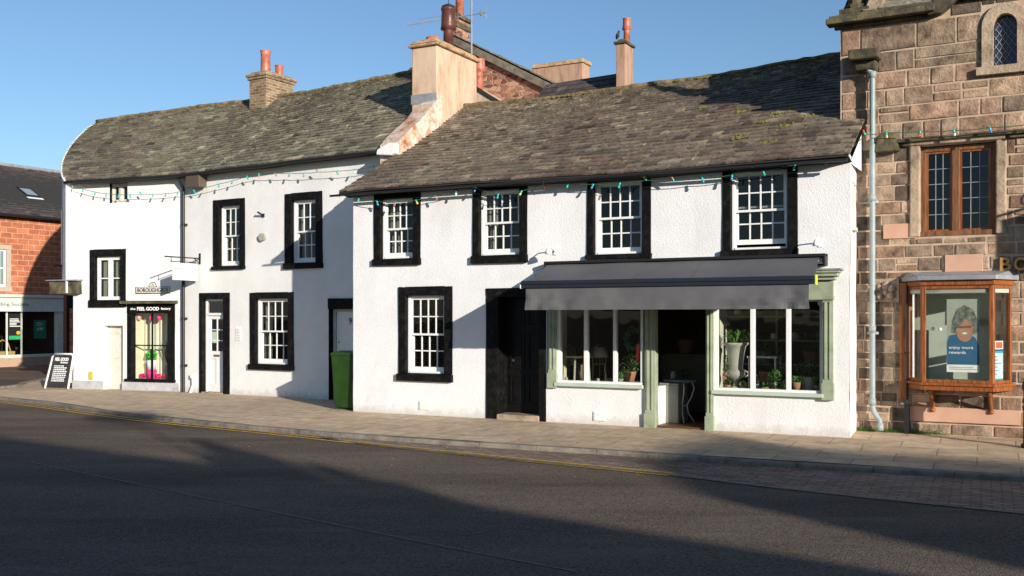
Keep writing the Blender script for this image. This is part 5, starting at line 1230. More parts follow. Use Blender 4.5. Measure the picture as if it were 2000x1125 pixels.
# television aerial on its mast
Va = 4.7; um, zm = pix(MF, 921, 100, Va); zt = Zp(MF, 921, -30, Va)
t = thing('television_aerial', 'thin metal mast with a long many-toothed aerial beside the big rendered chimney', 'aerial', MF @ TR(um, Va, zm-.6))
q = MB(); q.tube([(0,0,0),(0,0,zt-zm+.6)], .022, 8); q.tube([(0,0,.3),(-.25,0,.3)], .012, 6); q.build('mast', G['lead'], t)
zb = Zp(MF, 921, 29, Va)-(zm-.6); uL = U(MF, 793, Va)-um; uR = U(MF, 950, Va)-um
q = MB(); q.tube([(uL,0,zb),(uR,0,zb)], .012, 6); x = uL
while x < -.25: q.tube([(x,-.10,zb-.04),(x,.10,zb+.04)], .006, 5); q.tube([(x,0,zb-.045),(x,0,zb+.045)], .005, 5); x += .085
q.tube([(uL+.35,0,zb+.09),(-.28,0,zb+.09)], .006, 5); q.box(uR-.17,uR-.10,-.03,.03,zb-.04,zb+.04)
for k in (-1,1): q.tube([(uR-.03,0,zb),(uR+.0,0,zb+k*.14)], .008, 5); q.tube([(uR-.08,-.1,zb+k*.06),(uR-.02,.1,zb+k*.1)], .006, 5)
q.build('antenna', G['lead'], t)
# ================================================================== sandstone house on the right
sh = thing('stone_house', 'weathered brown sandstone house with leaded windows and an oak bay at the right edge', 'house', SF)
rs = random.Random(31); ST = 6.24
UE = 6.5
ZC = Zp(SF, 1700, 52)                                   # underside of the cornice
sW = rect(SF, 1797, 1945, 282, 460, py_at=1870); aW0, aW1 = U(SF, 1940), U(SF, 1987); aZ0, aZ1 = Zp(SF, 1963, 128), Zp(SF, 1963, 27)
bay = (U(SF,1772), U(SF,1977), Zp(SF,1870,745), Zp(SF,1870,556))
mg = .14
H_w = (sW[0]-mg, sW[1]+mg, sW[2]-.02, sW[3]+.10); H_a = (aW0-.15, aW1+.16, aZ0-.12, aZ1+.16); H_b = (bay[0]+.03, bay[1]-.03, bay[2]+.03, bay[3]-.02)
gx0 = U(SF, 1822)                                       # foot of the small gable
tones = [(.58,.54,.50)]*4+[(.38,.35,.33)]*3+[(.22,.21,.2)]*3+[(.74,.68,.61)]*4+[(.62,.50,.43)]*2+[(.46,.37,.32)]*2
q = MB(); Hm = [(H_w[0]+.1,H_w[1]-.1,H_w[2]+.02,H_w[3]-.1),(aW0,aW1,aZ0,aZ1),H_b]
wallgrid(q, I4, -.24, UE, -.2, ZC+.02, Hm, amp=.003, sub=.4)
q.face([(-.24,0,-.2),(-.24,7,-.2),(-.24,7,ZC),(-.24,0,ZC)])
gw2 = 2.2; gh = 1.7
q.face([(gx0,0,ZC+.02),(UE,0,ZC+.02),(UE,0,ZC+3.5),(gx0+gw2,0,ZC+gh)])
wo2 = q.build('wall', G['mortar'], sh)
bl_ = MB(); kz = Zp(SF, 1900, 262)-.06
LINE = [h for h in (H_w, H_a, H_b)]
blocks(bl_, I4, -.22, UE, .0, kz-.04, LINE, rng=(.17,.25), wr=(.22,.58), tones=tones, rr=rs)
blocks(bl_, I4, -.22, UE, kz+.06, ZC-.02, LINE, rng=(.2,.32), wr=(.32,.9), tones=[(.6,.55,.50),(.42,.38,.35),(.72,.63,.55),(.60,.49,.43),(.46,.43,.39),(.60,.50,.46)], rr=rs)
blocks(bl_, I4, gx0+.25, UE, ZC-.01, ZC+.55, LINE, rng=(.24,.3), wr=(.4,.9), tones=tones, rr=rs)
bo_ = bl_.build('stonework', G['block'], wo2)
# few replaced pink stones
q = MB()
for a, b, c, d in ((1725,1790,437,466),(1846,1920,497,533),(1778,1993,797,826)):
    r_ = rect(SF, a, b, c, d); q = MB(); q.box(r_[0], r_[1], -.028 if b < 1950 else -.05, 0, r_[2], r_[3], j=.004); q.build('replaced_stone', G['pinkstone'], wo2, bevel=.006)
# string course and hood mould
q = MB(); u0 = U(SF, 1712)
q.prism([(u0,kz),(UE,kz+.02),(UE,kz+.07),(u0,kz+.05)], -.13, 0); q.prism([(u0,kz-.05),(UE,kz-.03),(UE,kz+.018),(u0,kz-.002)], -.07, 0)
q.build('string_course', G['darkstone'], sh, bevel=.01)
q = MB(); r_ = rect(SF, 1712, 1758, 262, 300); q.box(r_[0], r_[1], -.16, 0, r_[2], r_[3], j=.02, taper=.03); q.build('label_stop', G['darkstone'], sh, bevel=.03)
# cornice
q = MB(); q.prism([(-.32,ZC),(gx0+.05,ZC),(gx0+.05,ZC+.06),(-.32,ZC+.06)], -.08, 0); q.box(-.42, gx0+.05, -.22, .02, ZC+.06, ZC+.15); q.box(-.38, gx0, -.17, .02, ZC+.15, ZC+.20); q.build('cornice', G['darkstone'], sh, bevel=.015)
def PS(u, t): return Vector((u, -.12+3.5*t, ZC+.2+2.9*t))
q = MB(); slates(q, PS, .12, gx0+1.6, 20, w0=.3, tone=(.62,.62,.55), var=.3, rr=random.Random(17)); sro = q.build('roof', G['slateL'], sh)
q = MB(); q.face([PS(-.2,0),PS(UE,0),PS(UE,1),PS(-.2,1)]); q.face([PS(-.2,1),PS(UE,1),(UE,7,ZC),(-.2,7,ZC)]); q.face([PS(-.2,0),PS(-.2,1),(-.2,7,ZC),(-.2,0,ZC)]); q.build('roof_deck', G['under'], sro)
r0 = U(SF, 1722); r1 = U(SF, 1795); q = MB(); q.face([PS(r0,.10)+Vector((0,-.02,.05)),PS(r1,.10)+Vector((0,-.02,.05)),PS(r1,.4)+Vector((0,-.02,.05)),PS(r0,.4)+Vector((0,-.02,.05))]); q.build('skylight', G['lead'], sro)
# gable coping rising to the right
q = MB(); q.prism([(gx0-.06,ZC+.02),(gx0+.12,ZC+.02),(gx0+gw2+.1,ZC+gh),(gx0+gw2+.1,ZC+gh+.2),(gx0-.02,ZC+.2)], -.16, .10); q.build('gable_coping', G['darkstone'], sh, bevel=.02)
# pinnacle and apex stones at the left corner
q = MB(); pc = (-.02, .12, 0); z = ZC+.2
q.box(-.24,.20,-.10,.34,z,z+.10); q.lathe([(.17,z+.10),(.20,z+.16),(.12,z+.20),(.14,z+.30),(.21,z+.42),(.22,z+.55),(.14,z+.70),(.10,z+.78),(.16,z+.84),(.15,z+.95),(.06,z+1.15),(.02,z+1.5)], c=pc, n=10)
q.build('pinnacle', G['darkstone'], sh)
q = MB(); a, b = U(SF,1688), U(SF,1728); q.prism([(a,z-.0),(b-.06,z),(b,z+.22),(b-.1,z+.30),(b-.13,z+.42),(a+.17,z+.40),(a+.1,z+.25)], -.06, .25); q.build('kneeler_stone', G['stone'], sh, bevel=.02)
# carved water spout stone
q = MB(); r_ = rect(SF, 1668, 1722, 104, 124); q.box(r_[0]-.02, r_[1], -.34, 0, r_[2], r_[3], j=.02); q.box(r_[0]+.05, r_[1]-.05, -.20, 0, r_[2]-.14, r_[2], j=.02, taper=-.02); q.build('spout_stone', G['darkstone'], sh, bevel=.03)
# two-light oak casement with leaded glass
q = MB(); a, b, c, d = sW
q.box(a-mg, a, -.05, .14, c, d+.02, j=.008); q.box(b, b+mg, -.05, .14, c, d+.02, j=.008); q.box(a-mg, b+mg, -.075, .14, d+.02, d+.12, j=.006)
q.box(a-mg*.6, a-.0, .02, .16, c, d); stn = q.build('window', G['stone'], sh, bevel=.02)
y0 = .06; q = MB(); fw = .075
q.box(a, a+fw, y0, y0+.1, c+fw, d-fw); q.box(b-fw, b, y0, y0+.1, c+fw, d-fw); q.box(a, b, y0, y0+.1, d-fw, d); q.box(a-.01, b+.01, y0-.07, y0+.1, c, c+fw)
m0 = a+(b-a)*.475; q.box(m0-.05, m0+.05, y0-.01, y0+.1, c+fw, d-fw); q.build('frame', G['darkoak'], stn, bevel=.006)
for x0, x1 in ((a+fw, m0-.05), (m0+.05, b-fw)):
    q = MB(); e = .03; z0, z1 = c+fw, d-fw
    for r_ in ((x0,x0+e,z0,z1),(x1-e,x1,z0,z1),(x0+e,x1-e,z0,z0+e),(x0+e,x1-e,z1-e,z1)): q.box(r_[0], r_[1], y0+.02, y0+.07, r_[2], r_[3])
    ca_ = q.build('casement', G['oak'], stn)
    q = MB(); q.box(x0+e, x1-e, y0+.05, y0+.053, z0+e, z1-e); q.build('pane', G['glass'], stn)
    q = MB()
    for k in (1,2): x = x0+e+(x1-x0-2*e)*k/3; q.box(x-.006, x+.006, y0+.042, y0+.0495, z0+e, z1-e)
    for k in range(1,5): zz = z0+e+(z1-z0-2*e)*k/5; q.box(x0+e, x1-e, y0+.044, y0+.049, zz-.005, zz+.005)
    q.build('glazing_lead', G['lead'], stn)
q = MB(); q.box(a-.3, b+.3, 1.2, 1.25, c-.3, d+.3); q.box(a-.3,a-.25,.16,1.2,c-.3,d+.3); q.box(b+.25,b+.3,.16,1.2,c-.3,d+.3); q.build('room', G['dark'], stn)
# arched leaded light
q = MB(); a, b, c, d = aW0, aW1, aZ0, aZ1; r_ = (b-a)/2; xc = (a+b)/2; zsp = d-r_*1.1
def arch(rad, ztop, n=12): return [(xc+rad*math.cos(math.pi*k/n), zsp+(ztop-zsp)*math.sin(math.pi*k/n)) for k in range(n+1)]
inn, out_ = arch(r_, d), arch(r_+.15, d+.16)
for yy0, yy1, ii, oo in ((-.05, .12, inn, out_),):
    for k in range(12): 
        i0, i1, o0, o1 = ii[k], ii[k+1], oo[k], oo[k+1]; P_ = lambda p, y: (p[0], y, p[1])
        q.face([P_(o0,yy0),P_(i0,yy0),P_(i1,yy0),P_(o1,yy0)]); q.face([P_(i0,yy0),P_(i0,yy1),P_(i1,yy1),P_(i1,yy0)]); q.face([P_(o0,yy0),P_(o1,yy0),P_(o1,yy1),P_(o0,yy1)])
q.box(a-.15, a, -.05, .12, c, zsp); q.box(b, b+.16, -.05, .12, c, zsp); q.box(a-.22, b+.25, -.09, .12, c-.12, c, j=.006)
aw_ = q.build('window', G['stone'], sh, bevel=.0)
q = MB(); poly = inn+[(a,c),(b,c)]; q.prism([(p[0],p[1]) for p in poly], .08, .084); q.build('pane', plain('old_blue_glass', (.03,.04,.07), .12), aw_)
q = MB(); q.T = I4
for k in range(-9, 12):
    for sgn in (1,-1):
        x0 = a+k*.085; seg = []
        for t in range(0, 60):
            x = x0+sgn*t*.018 if sgn > 0 else x0+.4-t*.018; zz = c+t*.027
            rr2 = (zz-zsp)/(d-zsp) if zz > zsp else 0
            lim = r_*math.sqrt(max(0, 1-rr2*rr2)) if zz > zsp else r_
            if abs(x-xc) <= lim-.004 and zz < d: seg.append((x, .074, zz))
        if len(seg) > 1: q.tube([seg[0], seg[-1]], .0045, 4, closed=False)
q.build('glazing_lead', G['lead'], aw_)
# shop name letters, cut by the photograph's edge
la = U(SF, 1953, -.05); lb = U(SF, 1975, -.05); lz0, lz1 = Zp(SF, 1964, 529, -.05), Zp(SF, 1964, 503, -.05); lh_ = lz1-lz0
t = thing('shop_letters', 'raised gold capital letters B and O on the stone above the bay', 'lettering', SF @ TR(la, 0, lz0))
text('letter', 'B', lb-la, lh_, G['gold'], t, TR((lb-la)/2, -.045, lh_/2), ext=.02, bold=.02)
text('letter', 'O', (lb-la)*1.25, lh_, G['gold'], t, TR((lb-la)*1.85, -.045, lh_/2), ext=.02, bold=.02)
# downpipe
dp = MB(); pu = U(SF, 1704, -.12); zt = Zp(SF, 1704, 150, -.12); zb = Zp(SF, 1704, 795, -.12)
dp.tube([(pu-.11,-.17,zt+.30),(pu-.10,-.16,zt+.18),(pu-.02,-.12,zt+.06),(pu,-.12,zt-.05),(pu,-.12,zb),(pu+.03,-.13,zb-.08),(pu+.11,-.16,zb-.2),(pu+.12,-.17,zb-.34)], .042, 12)
for zz in (zt-.02, zt-1.9, zt-3.9, zb+.03): dp.tube([(pu,-.12,zz),(pu,-.12,zz+.10)], .052, 12)
dp.tube([(pu+.117,-.165,zb-.24),(pu+.12,-.17,zb-.345)], .052, 12)
for zz in (zt-1.93, zt-3.93): dp.box(pu-.08,pu+.08,-.10,0,zz,zz+.04)
tag(dp.build('downpipe', G['bluegrey'], None, SF, smooth=True), 'blue grey cast iron downpipe on the sandstone wall beside the white house', 'downpipe')
# ---- oak bay window
a, b, c, d = bay; PJ = -.46; f0, f1 = U(SF,1800,PJ), U(SF,1940,PJ)
by = thing('bay_window', 'varnished oak bay window with lead roof holding a pharmacy poster', 'window', SF @ TR((a+b)/2, 0, c-.05)); by_off = TR(-(a+b)/2, 0, -(c-.05))
# a part of the stone house in truth: parent it
by_root = by
plan = [(a, 0.0), (f0, PJ), (f1, PJ), (b, 0.0)]
def bayring(mb, out, z0, z1):
    p = [(a-out, 0.0), (f0-out*.5, PJ-out), (f1+out*.5, PJ-out), (b+out, 0.0)]; mb.slab(p, z0, z1)
q = MB(); q.T = by_off; bayring(q, .05, c-.04, c+.0); bayring(q, .02, c-.11, c-.04); bayring(q, .03, d-.02, d+.05); q.build('frame', G['oak'], by, bevel=.008)
q = MB(); q.T = by_off; bayring(q, .09, d+.055, d+.12); p_ = [(a-.09,0),(f0-.045,PJ-.09),(f1+.045,PJ-.09),(b+.09,0)]; i_ = [q.P((x,y,d+.12)) for x,y in p_]+[q.P((a,0,d+.20)),q.P((b,0,d+.20))]
q.idx([i_[0],i_[1],i_[4]]); q.idx([i_[1],i_[2],i_[5],i_[4]]); q.idx([i_[2],i_[3],i_[5]]); q.build('lead_roof', G['lead'], by, bevel=.006)
for (x0, y0_), (x1, y1_), nm in ((plan[0],plan[1],'side'),(plan[1],plan[2],'front'),(plan[2],plan[3],'side')):
    L_ = math.hypot(x1-x0, y1_-y0_); T = by_off @ TR(x0,y0_,0) @ RZ(math.atan2(y1_-y0_, x1-x0)); q = MB(); q.T = T; e = .055
    q.box(0, e, -.0, .06, c, d-.02); q.box(L_-e, L_, -.0, .06, c, d-.02); q.box(e, L_-e, 0, .055, c, c+.045); q.box(e, L_-e, 0, .055, d-.07, d-.02)
    q.build('glazing_bar', G['oak'], by, bevel=.005)
    q = MB(); q.T = T; q.box(e, L_-e, .03, .034, c+.045, d-.07); q.build('pane', G['shopglass'], by)
q = MB(); q.T = by_off; q.box(a+.03, b-.03, .5, .53, c-.1, d+.05); q.box(f0+.0, f1, .30, .34, c, c+(d-c)*.58); q.slab([(a+.02,0.0),(f0+.02,PJ+.03),(f1-.02,PJ+.03),(b-.02,0.0),(b-.02,.5),(a+.02,.5)], c+.002, c+.02); q.slab([(a+.02,0.0),(f0+.02,PJ+.03),(f1-.02,PJ+.03),(b-.02,0.0),(b-.02,.5),(a+.02,.5)], d-.13, d-.025); q.build('display_back', plain('sage_grey_board', (.38,.41,.35), .8), by)
# side post and brackets
q = MB(); q.T = by_off; pA = U(SF,1757,-.06); q.box(pA, a-.0, -.06, .0, Zp(SF,1765,780), d+.04); q.build('side_post', G['oak'], by, bevel=.005)
for x in (f0+.10, f1-.06):
    q = MB(); q.T = by_off; q.box(x-.025,x+.025,-.06,0,c-.42,c-.11); q.tube([(x,-.05,c-.40),(x,-.16,c-.30),(x,-.32,c-.14),(x,PJ+.06,c-.11)], .026, 8); q.lathe([(.03,-.03),(.045,0),(.03,.03)], c=(x,-.05,c-.43), n=10); q.build('bracket', G['oak'], by, bevel=.004)
ir = MB(); ix = U(SF, 1771, -.09); ir.tube([(ix,-.09,Zp(SF,1771,825)),(ix,-.09,d)], .014, 8); ir.box(ix-.03,ix+.03,-.1,-.02,1.2,1.23); ir.box(ix-.035,ix+.035,-.12,-.05,-.0,.45)
tag(ir.build('conduit', G['iron'], None, SF), 'thin black conduit running down beside the oak bay window', 'conduit')
# carved stone left of bay
q = MB(); r_ = rect(SF, 1708, 1756, 545, 590); cxm = (r_[0]+r_[1])/2; czm = (r_[2]+r_[3])/2; 
for k, (x, z, s_) in enumerate(((-.09,-.09,.055),(.0,.07,.07),(.08,.03,.06),(-.1,.05,.05),(.07,-.08,.06),(.0,-.03,.05))):
    q.lathe([(s_*.3,-s_*1.0),(s_*.85,-s_*.6),(s_,0),(s_*.85,s_*.6),(s_*.3,s_)], c=(cxm+x,-.06,czm+z), n=10)
q.box(r_[0], r_[1], -.05, 0, r_[2], r_[3], j=.01); q.build('carved_stone', G['stone'], sh, smooth=False, bevel=.0)
# poster
PV = PJ+.10; pa, pb = U(SF,1849,PV), U(SF,1913,PV); pz0_, pz1_ = Zp(SF,1881,727,PV), Zp(SF,1881,584,PV)
ps = thing('window_poster', 'tall poster of a smiling grey-haired person in a blue top, reading enjoy more rewards', 'poster', SF @ TR((pa+pb)/2, PV, pz0_)); w_, h_ = pb-pa, pz1_-pz0_
q = MB(); q.box(-w_/2,w_/2,0,.004,0,h_); q.build('sheet', G['posterPale'], ps)
def poly(name, pts, mat, y, parent=ps): q = MB(); q.prism([(x*w_, z*h_) for x, z in pts], -y, -y+.0008); return q.build(name, mat, parent)
poly('footer', [(-.5,0),(.5,0),(.5,.10),(-.5,.10)], G['letterW'], .001)
poly('blue_top', [(-.48,.105),(.5,.105),(.49,.36),(.38,.47),(.12,.54),(-.12,.53),(-.42,.50),(-.5,.40)], G['posterBlue'], .001)
poly('hair_back', [(-.36,.54),(-.33,.70),(-.2,.86),(.05,.92),(.3,.86),(.46,.70),(.47,.54),(.2,.5)], G['hair'], .0022)
poly('face', [(.05+.26*math.cos(a), .58+.145*math.sin(a)-.02*(math.sin(a) < -.5)) for a in [k*.3142 for k in range(20)]], G['skin'], .0034)
poly('fringe', [(-.28,.60),(-.32,.72),(-.15,.86),(.1,.89),(.35,.78),(.34,.70),(.15,.76),(-.05,.66),(-.15,.60)], G['hair'], .0046)
poly('glasses', [(-.13,.60),(-.13,.625),(.26,.635),(.26,.61)], G['darkoak'], .0046)
poly('nose', [(.03,.555),(.06,.60),(.09,.555)], plain('poster_nose', (.5,.27,.19), .7), .0046)
poly('smile', [(-.04,.535),(.05,.515),(.14,.535),(.05,.545)], G['letterW'], .0046)
poly('collar', [(-.20,.53),(.05,.44),(.24,.53),(.05,.475)], G['darkstone'], .0022)
text('lettering', 'enjoy more', w_*.74, h_*.050, G['letterW'], ps, TR(-w_*.06,-.004,h_*.33), ext=.001, bold=.01)
text('lettering', 'rewards', w_*.52, h_*.042, G['letterW'], ps, TR(-w_*.17,-.004,h_*.27), ext=.001, bold=.01)
q = MB(); 
for k in range(2): q.box(-w_*.42, w_*(.42-.1*k), -.0025,-.001, h_*(.035+.025*k), h_*(.045+.025*k))
q.build('small_print', plain('grey_print', (.35,.36,.38), .6), ps)
# notices behind the right pane
T = SF @ TR(f1, PJ, 0) @ RZ(math.atan2(-PJ, b-f1)); L_ = math.hypot(b-f1, PJ)
for nm, z0, z1, m0, lb in (('notice', c+.05, c+.47, plain('pale_cyan_notice', (.50,.62,.68), .6), 'pale blue opening notice low in the bay window\'s right pane'), ('notice', c+.49, c+.61, G['letterW'], 'small white and red notice above the blue notice in the bay')):
    t = thing(nm, lb, 'notice', T @ TR(.20, .05, z0)); q = MB(); q.box(-.13,.15,0,.003,0,z1-z0); q.build('sheet', m0, t); q = MB()
    if nm and z1-z0 > .3:
        q.box(-.13,.15,-.002,0,z1-z0-.035,z1-z0); q.box(-.13,.15,-.002,0,0,.02); q.build('border', plain('cyan_print', (.02,.32,.5), .6), t); q = MB()
        for k in range(6): q.box(-.10, -.10+.2*rs.uniform(.4,1), -.002,0, .08+k*.05, .095+k*.05)
        q.build('small_print', plain('notice_print', (.15,.25,.38), .6), t)
    else:
        q.box(-.04,.13,-.002,0,.015,.105); q.build('red_panel', plain('red_print', (.65,.10,.07), .6), t)
for k, (x, y) in enumerate(((1822,642),(1836,643))):
    u, z = pix(SF, x, y, .1); q = MB(); q.lathe([(0,-.03),(.022,-.02),(.03,0),(.022,.02),(0,.03)], n=12); tag(q.build('spot_lamp', G['white2'], None, SF @ TR(u,.1,z), smooth=True), ['left small round white lamp inside the bay behind its front pane','right small round white lamp inside the bay, nearer the poster'][k], 'lamp')
# bracket sign further along (beyond the frame; throws its shade over the wall)
t = thing('hanging_sign', 'dark board on a scrolled iron bracket further along the stone wall', 'sign', SF @ TR(4.35, 0, 3.6))
q = MB(); q.tube([(0,0,.3),(0,-1.5,.3)], .02, 8); q.tube([(0,-.05,-.3),(0,-.5,.1),(0,-1.1,.27)], .015, 6)
for k in range(4): q.tube([(0,-.25-.3*k+.1*math.cos(a_),.42+.1*math.sin(a_)) for a_ in [j*.7 for j in range(8)]], .012, 5)
q.build('bracket', G['iron'], t); q = MB(); q.box(-.02,.02,-1.42,-.22,-.62,.22); q.build('board', G['navy'], t)
# dark rounded post at the very edge
q = MB(); u, z = U(SF, 2010, -1.0), 0; q.lathe([(.10,0),(.10,.06),(.075,.08),(.07,.78),(.09,.82),(.08,.90),(.04,.95)], n=18); tag(q.build('bollard', G['iron'], None, SF @ TR(u,-1.0,-.02), smooth=True), 'dark rounded bollard cut off by the right edge of the view', 'bollard')
# moss along wall foot
q = MB(); rr_ = random.Random(2)
for i in range(900):
    u = rr_.choice([rr_.gauss(.55,.12), rr_.gauss(1.0,.16), rr_.gauss(.15,.12)]); y = -abs(rr_.gauss(0,.03)); s_ = rr_.uniform(.012,.03); z = abs(rr_.gauss(0,.022))
    a = rr_.uniform(0,6.28); q.face([(u-s_*math.cos(a)*.4,y-s_*.4,z),(u+s_*math.cos(a)*.4,y-s_*.4,z),(u+s_*.3*math.sin(a),y-.03,z+s_*1.3)])
tag(q.build('moss', G['leaf'], None, SF), 'bright green moss tufts at the foot of the sandstone wall', 'moss', kind='stuff')

# ================================================================== festoon lights
BC = {'r':'red','b':'blue','y':'amber','t':'teal','c':'clear','p':'lamppink'}
def festoon(FM, pts, colours, v, label, seed):
    rr_ = random.Random(seed); P3 = [Vector((*[pix(FM, x, y-3, v)[0]], v, pix(FM, x, y-3, v)[1])) if not isinstance(FM, list) else None for x, y in pts]
    return P3
def festoon2(root_M, W3, colours, label, seed):
    """W3: world points of the lamp holders"""
    rr_ = random.Random(seed); t = thing('string_lights', label, 'string lights', Matrix.Translation(W3[0]), 'coloured festoon lights along the house fronts'); o = W3[0]
    q = MB(); P_ = []
    for a, b in zip(W3, W3[1:]):
        for k in range(4): s_ = k/4; P_.append(a.lerp(b, s_)-o-Vector((0,0,.010*math.sin(math.pi*s_))))
    P_.append(W3[-1]-o); q.tube(P_, .0065, 5); q.build('cable', G['cable'], t)
    for p, c_ in zip(W3, colours):
        tl = Matrix.Rotation(rr_.uniform(-.5,.5), 4, 'Y') @ Matrix.Rotation(rr_.uniform(-.4,.4), 4, 'X')
        if rr_.random() < .08: tl = Matrix.Rotation(2.6, 4, 'Y')
        M = Matrix.Translation(p-o) @ tl
        b_ = MB(); b_.lathe([(.008,-.038),(.017,-.046),(.020,-.062),(.014,-.080),(.004,-.087)], n=10); bo = b_.build('bulb', G[BC[c_]], t, M, smooth=True)
        s_ = MB(); s_.lathe([(.010,.010),(.016,.005),(.016,-.038),(.012,-.042)], n=10); s_.build('lamp_holder', G['teal'], bo, smooth=True)
    return t
def Wp(FM, x, y, v): u, z = pix(FM, x, y, v); return FM @ Vector((u, v, z))
vv = -.20
wl_ = [Wp(L1, x, y-3, vv) for x, y in ((142,366),(163,372),(186,378),(207,381),(232,383),(253,383),(276,383),(300,382),(325,381),(348,378))]+[Wp(LF, x, y-3, vv) for x, y in ((378,374),(401,369),(428,362),(454,356),(482,347),(506,342),(537,341),(566,341),(593,341),(621,339),(657,337),(694,334),(730,328))]
festoon2(None, wl_, 'rtttbtttrttytbtprbtrtcty', 'string of coloured bulbs draped across the cream walled house', 41)
wm_ = [Wp(MF, x, y-3, vv) for x, y in ((701,389),(736,396),(773,398),(812,394),(850,386),(891,376),(929,370),(973,382),(1019,376),(1061,361),(1110,361),(1159,363),(1211,361),(1262,355),(1316,356),(1371,350),(1430,345),(1490,336),(1552,325),(1615,314)) ]
festoon2(None, wm_, 'tbryrcbtyrtbtyrtbttr', 'string of coloured bulbs hung below the eaves over the upper sash windows', 42)
ws_ = [wm_[-1]]+[Wp(MF, 1650, 300, -.1)]+[Wp(SF, x, y-3, -.25) for x, y in ((1672,283),(1690,266),(1731,262),(1797,260),(1863,258),(1933,252),(2010,246),(2080,240))]
festoon2(None, ws_[1:], 'tbryrcbtt', 'string of coloured bulbs crossing the sandstone wall over the oak window', 43)

# ================================================================== things on the pavement
bu = w_at(667, 803, 0); q0 = LF.inverted() @ (MF @ Vector((-.28, .22, 0)))
bx0 = MF @ TR(-.27, .36, 0) @ RZ(math.radians(14))
t = thing('wheelie_bin', 'tall green bin standing in the shaded corner by the number nine door', 'bin', bx0)
q = MB(); h = 1.03
lo = [(-.34,-.10),(.08,-.24),(.22,-.10),(.22,.26),(-.34,.26)]; hi = [(-.40,-.14),(.10,-.30),(.26,-.12),(.26,.30),(-.40,.30)]
A = [q.P((x,y,.04)) for x,y in lo]; B = [q.P((x,y,h)) for x,y in hi]; n = 5
q.idx(A[::-1]); q.idx(B)
for k in range(n): q.idx([A[k],A[(k+1)%n],B[(k+1)%n],B[k]])
q.build('body', G['binG'], t, bevel=.015)
q = MB(); A = [q.P((x*1.05,y*1.05,h)) for x,y in hi]; B = [q.P((x*1.0,y*1.0,h+.05+(.03 if y > 0 else 0))) for x,y in hi]
q.idx(A[::-1]); q.idx(B)
for k in range(n): q.idx([A[k],A[(k+1)%n],B[(k+1)%n],B[k]])
q.build('lid', G['binG'], t, bevel=.012)
q = MB(); q.box(-.30,.18,-.08,.24,.0,.045); q.build('foot', G['binG'], t)
q = MB(); q.tube([(-.36,.33,h-.02),(.22,.33,h-.02)], .016, 8); q.build('handle', G['binG'], t)
for xx in (-.33, .22): q = MB(); q.tube([(xx-.02,.22,.10),(xx+.02,.22,.10)], .10, 16); q.build('wheel', G['iron'], t)
# sandwich board
ab = w_at(124, 758, 0)
t = thing('sandwich_board', 'white framed black chalk style sandwich board on the pavement at the turned end', 'sign', Matrix.Translation((ab.x, ab.y, 0)) @ RZ(math.radians(-18)))
ww, hh = .70, .84
q = MB()
for s_ in (-1,): 
    q.tube([(-ww/2,-.24,0),(-ww/2+.035,-.02,hh-.06),(-ww/2+.09,-.0,hh),(ww/2-.09,0,hh),(ww/2-.035,-.02,hh-.06),(ww/2,-.24,0)], .027, 8)
q.build('front_frame', G['sash'], t, smooth=True)
q = MB(); q.tube([(-ww/2+.01,.24,0),(-ww/2+.045,.03,hh-.08),(ww/2-.045,.03,hh-.08),(ww/2-.01,.24,0)], .018, 8); q.tube([(-ww/2+.02,.17,.25),(ww/2-.02,.17,.25)], .012, 6); q.build('rear_frame', G['sash'], t, smooth=True)
q = MB(); P_ = [(-ww/2+.04,-.215,.12),(ww/2-.04,-.215,.12),(ww/2-.075,-.01,hh-.05),(-ww/2+.075,-.01,hh-.05)]; N_ = Vector((0,.97,.22)).normalized()*.012; A = [q.P(p) for p in P_]; B = [q.P(Vector(p)+N_) for p in P_]; q.idx(A); q.idx(B[::-1])
for k in range(4): q.idx([A[k],B[k],B[(k+1)%4],A[(k+1)%4]])
pn = q.build('panel', G['letterD'], t)
q = MB(); P2 = [(-ww/2+.03,.22,.12),(ww/2-.03,.22,.12),(ww/2-.06,.045,hh-.1),(-ww/2+.06,.045,hh-.1)]; q.face(P2); q.face([Vector(p)+Vector((0,.008,0)) for p in P2[::-1]]); q.build('rear_panel', G['sash'], t)
ang = math.atan2(.205, hh-.15); BM = TR(0,-.215,.12) @ Matrix.Rotation(-ang, 4, 'X')
text('lettering', 'FEEL GOOD', .40, .085, G['letterW'], pn, BM @ TR(-.01,-.006,.62), ext=.002, bold=.03)
text('lettering', 'factory', .22, .065, G['letterW'], pn, BM @ TR(.08,-.006,.535), ext=.002, bold=.02)
q = MB(); rr_ = random.Random(77)
for k in range(9):
    x = -.2
    e = rr_.uniform(.08,.22)
    while x < e: w2_ = rr_.uniform(.02,.06); q.box(x, min(x+w2_, .23), -.006,-.003, .06+k*.047, .085+k*.047); x += w2_+.014
q.build('small_print', G['letterW'], pn, BM)
# yellow hydrant plate
u, z = pix(L1, 178, 733, -.04); q = MB(); q.box(-.055,.055,-.02,0,-.09,.09); tag(q.build('hydrant_plate', G['yellow'], None, L1 @ TR(u,-.04,z), bevel=.006), 'small yellow hydrant marker low on the wall left of the plank door', 'marker')

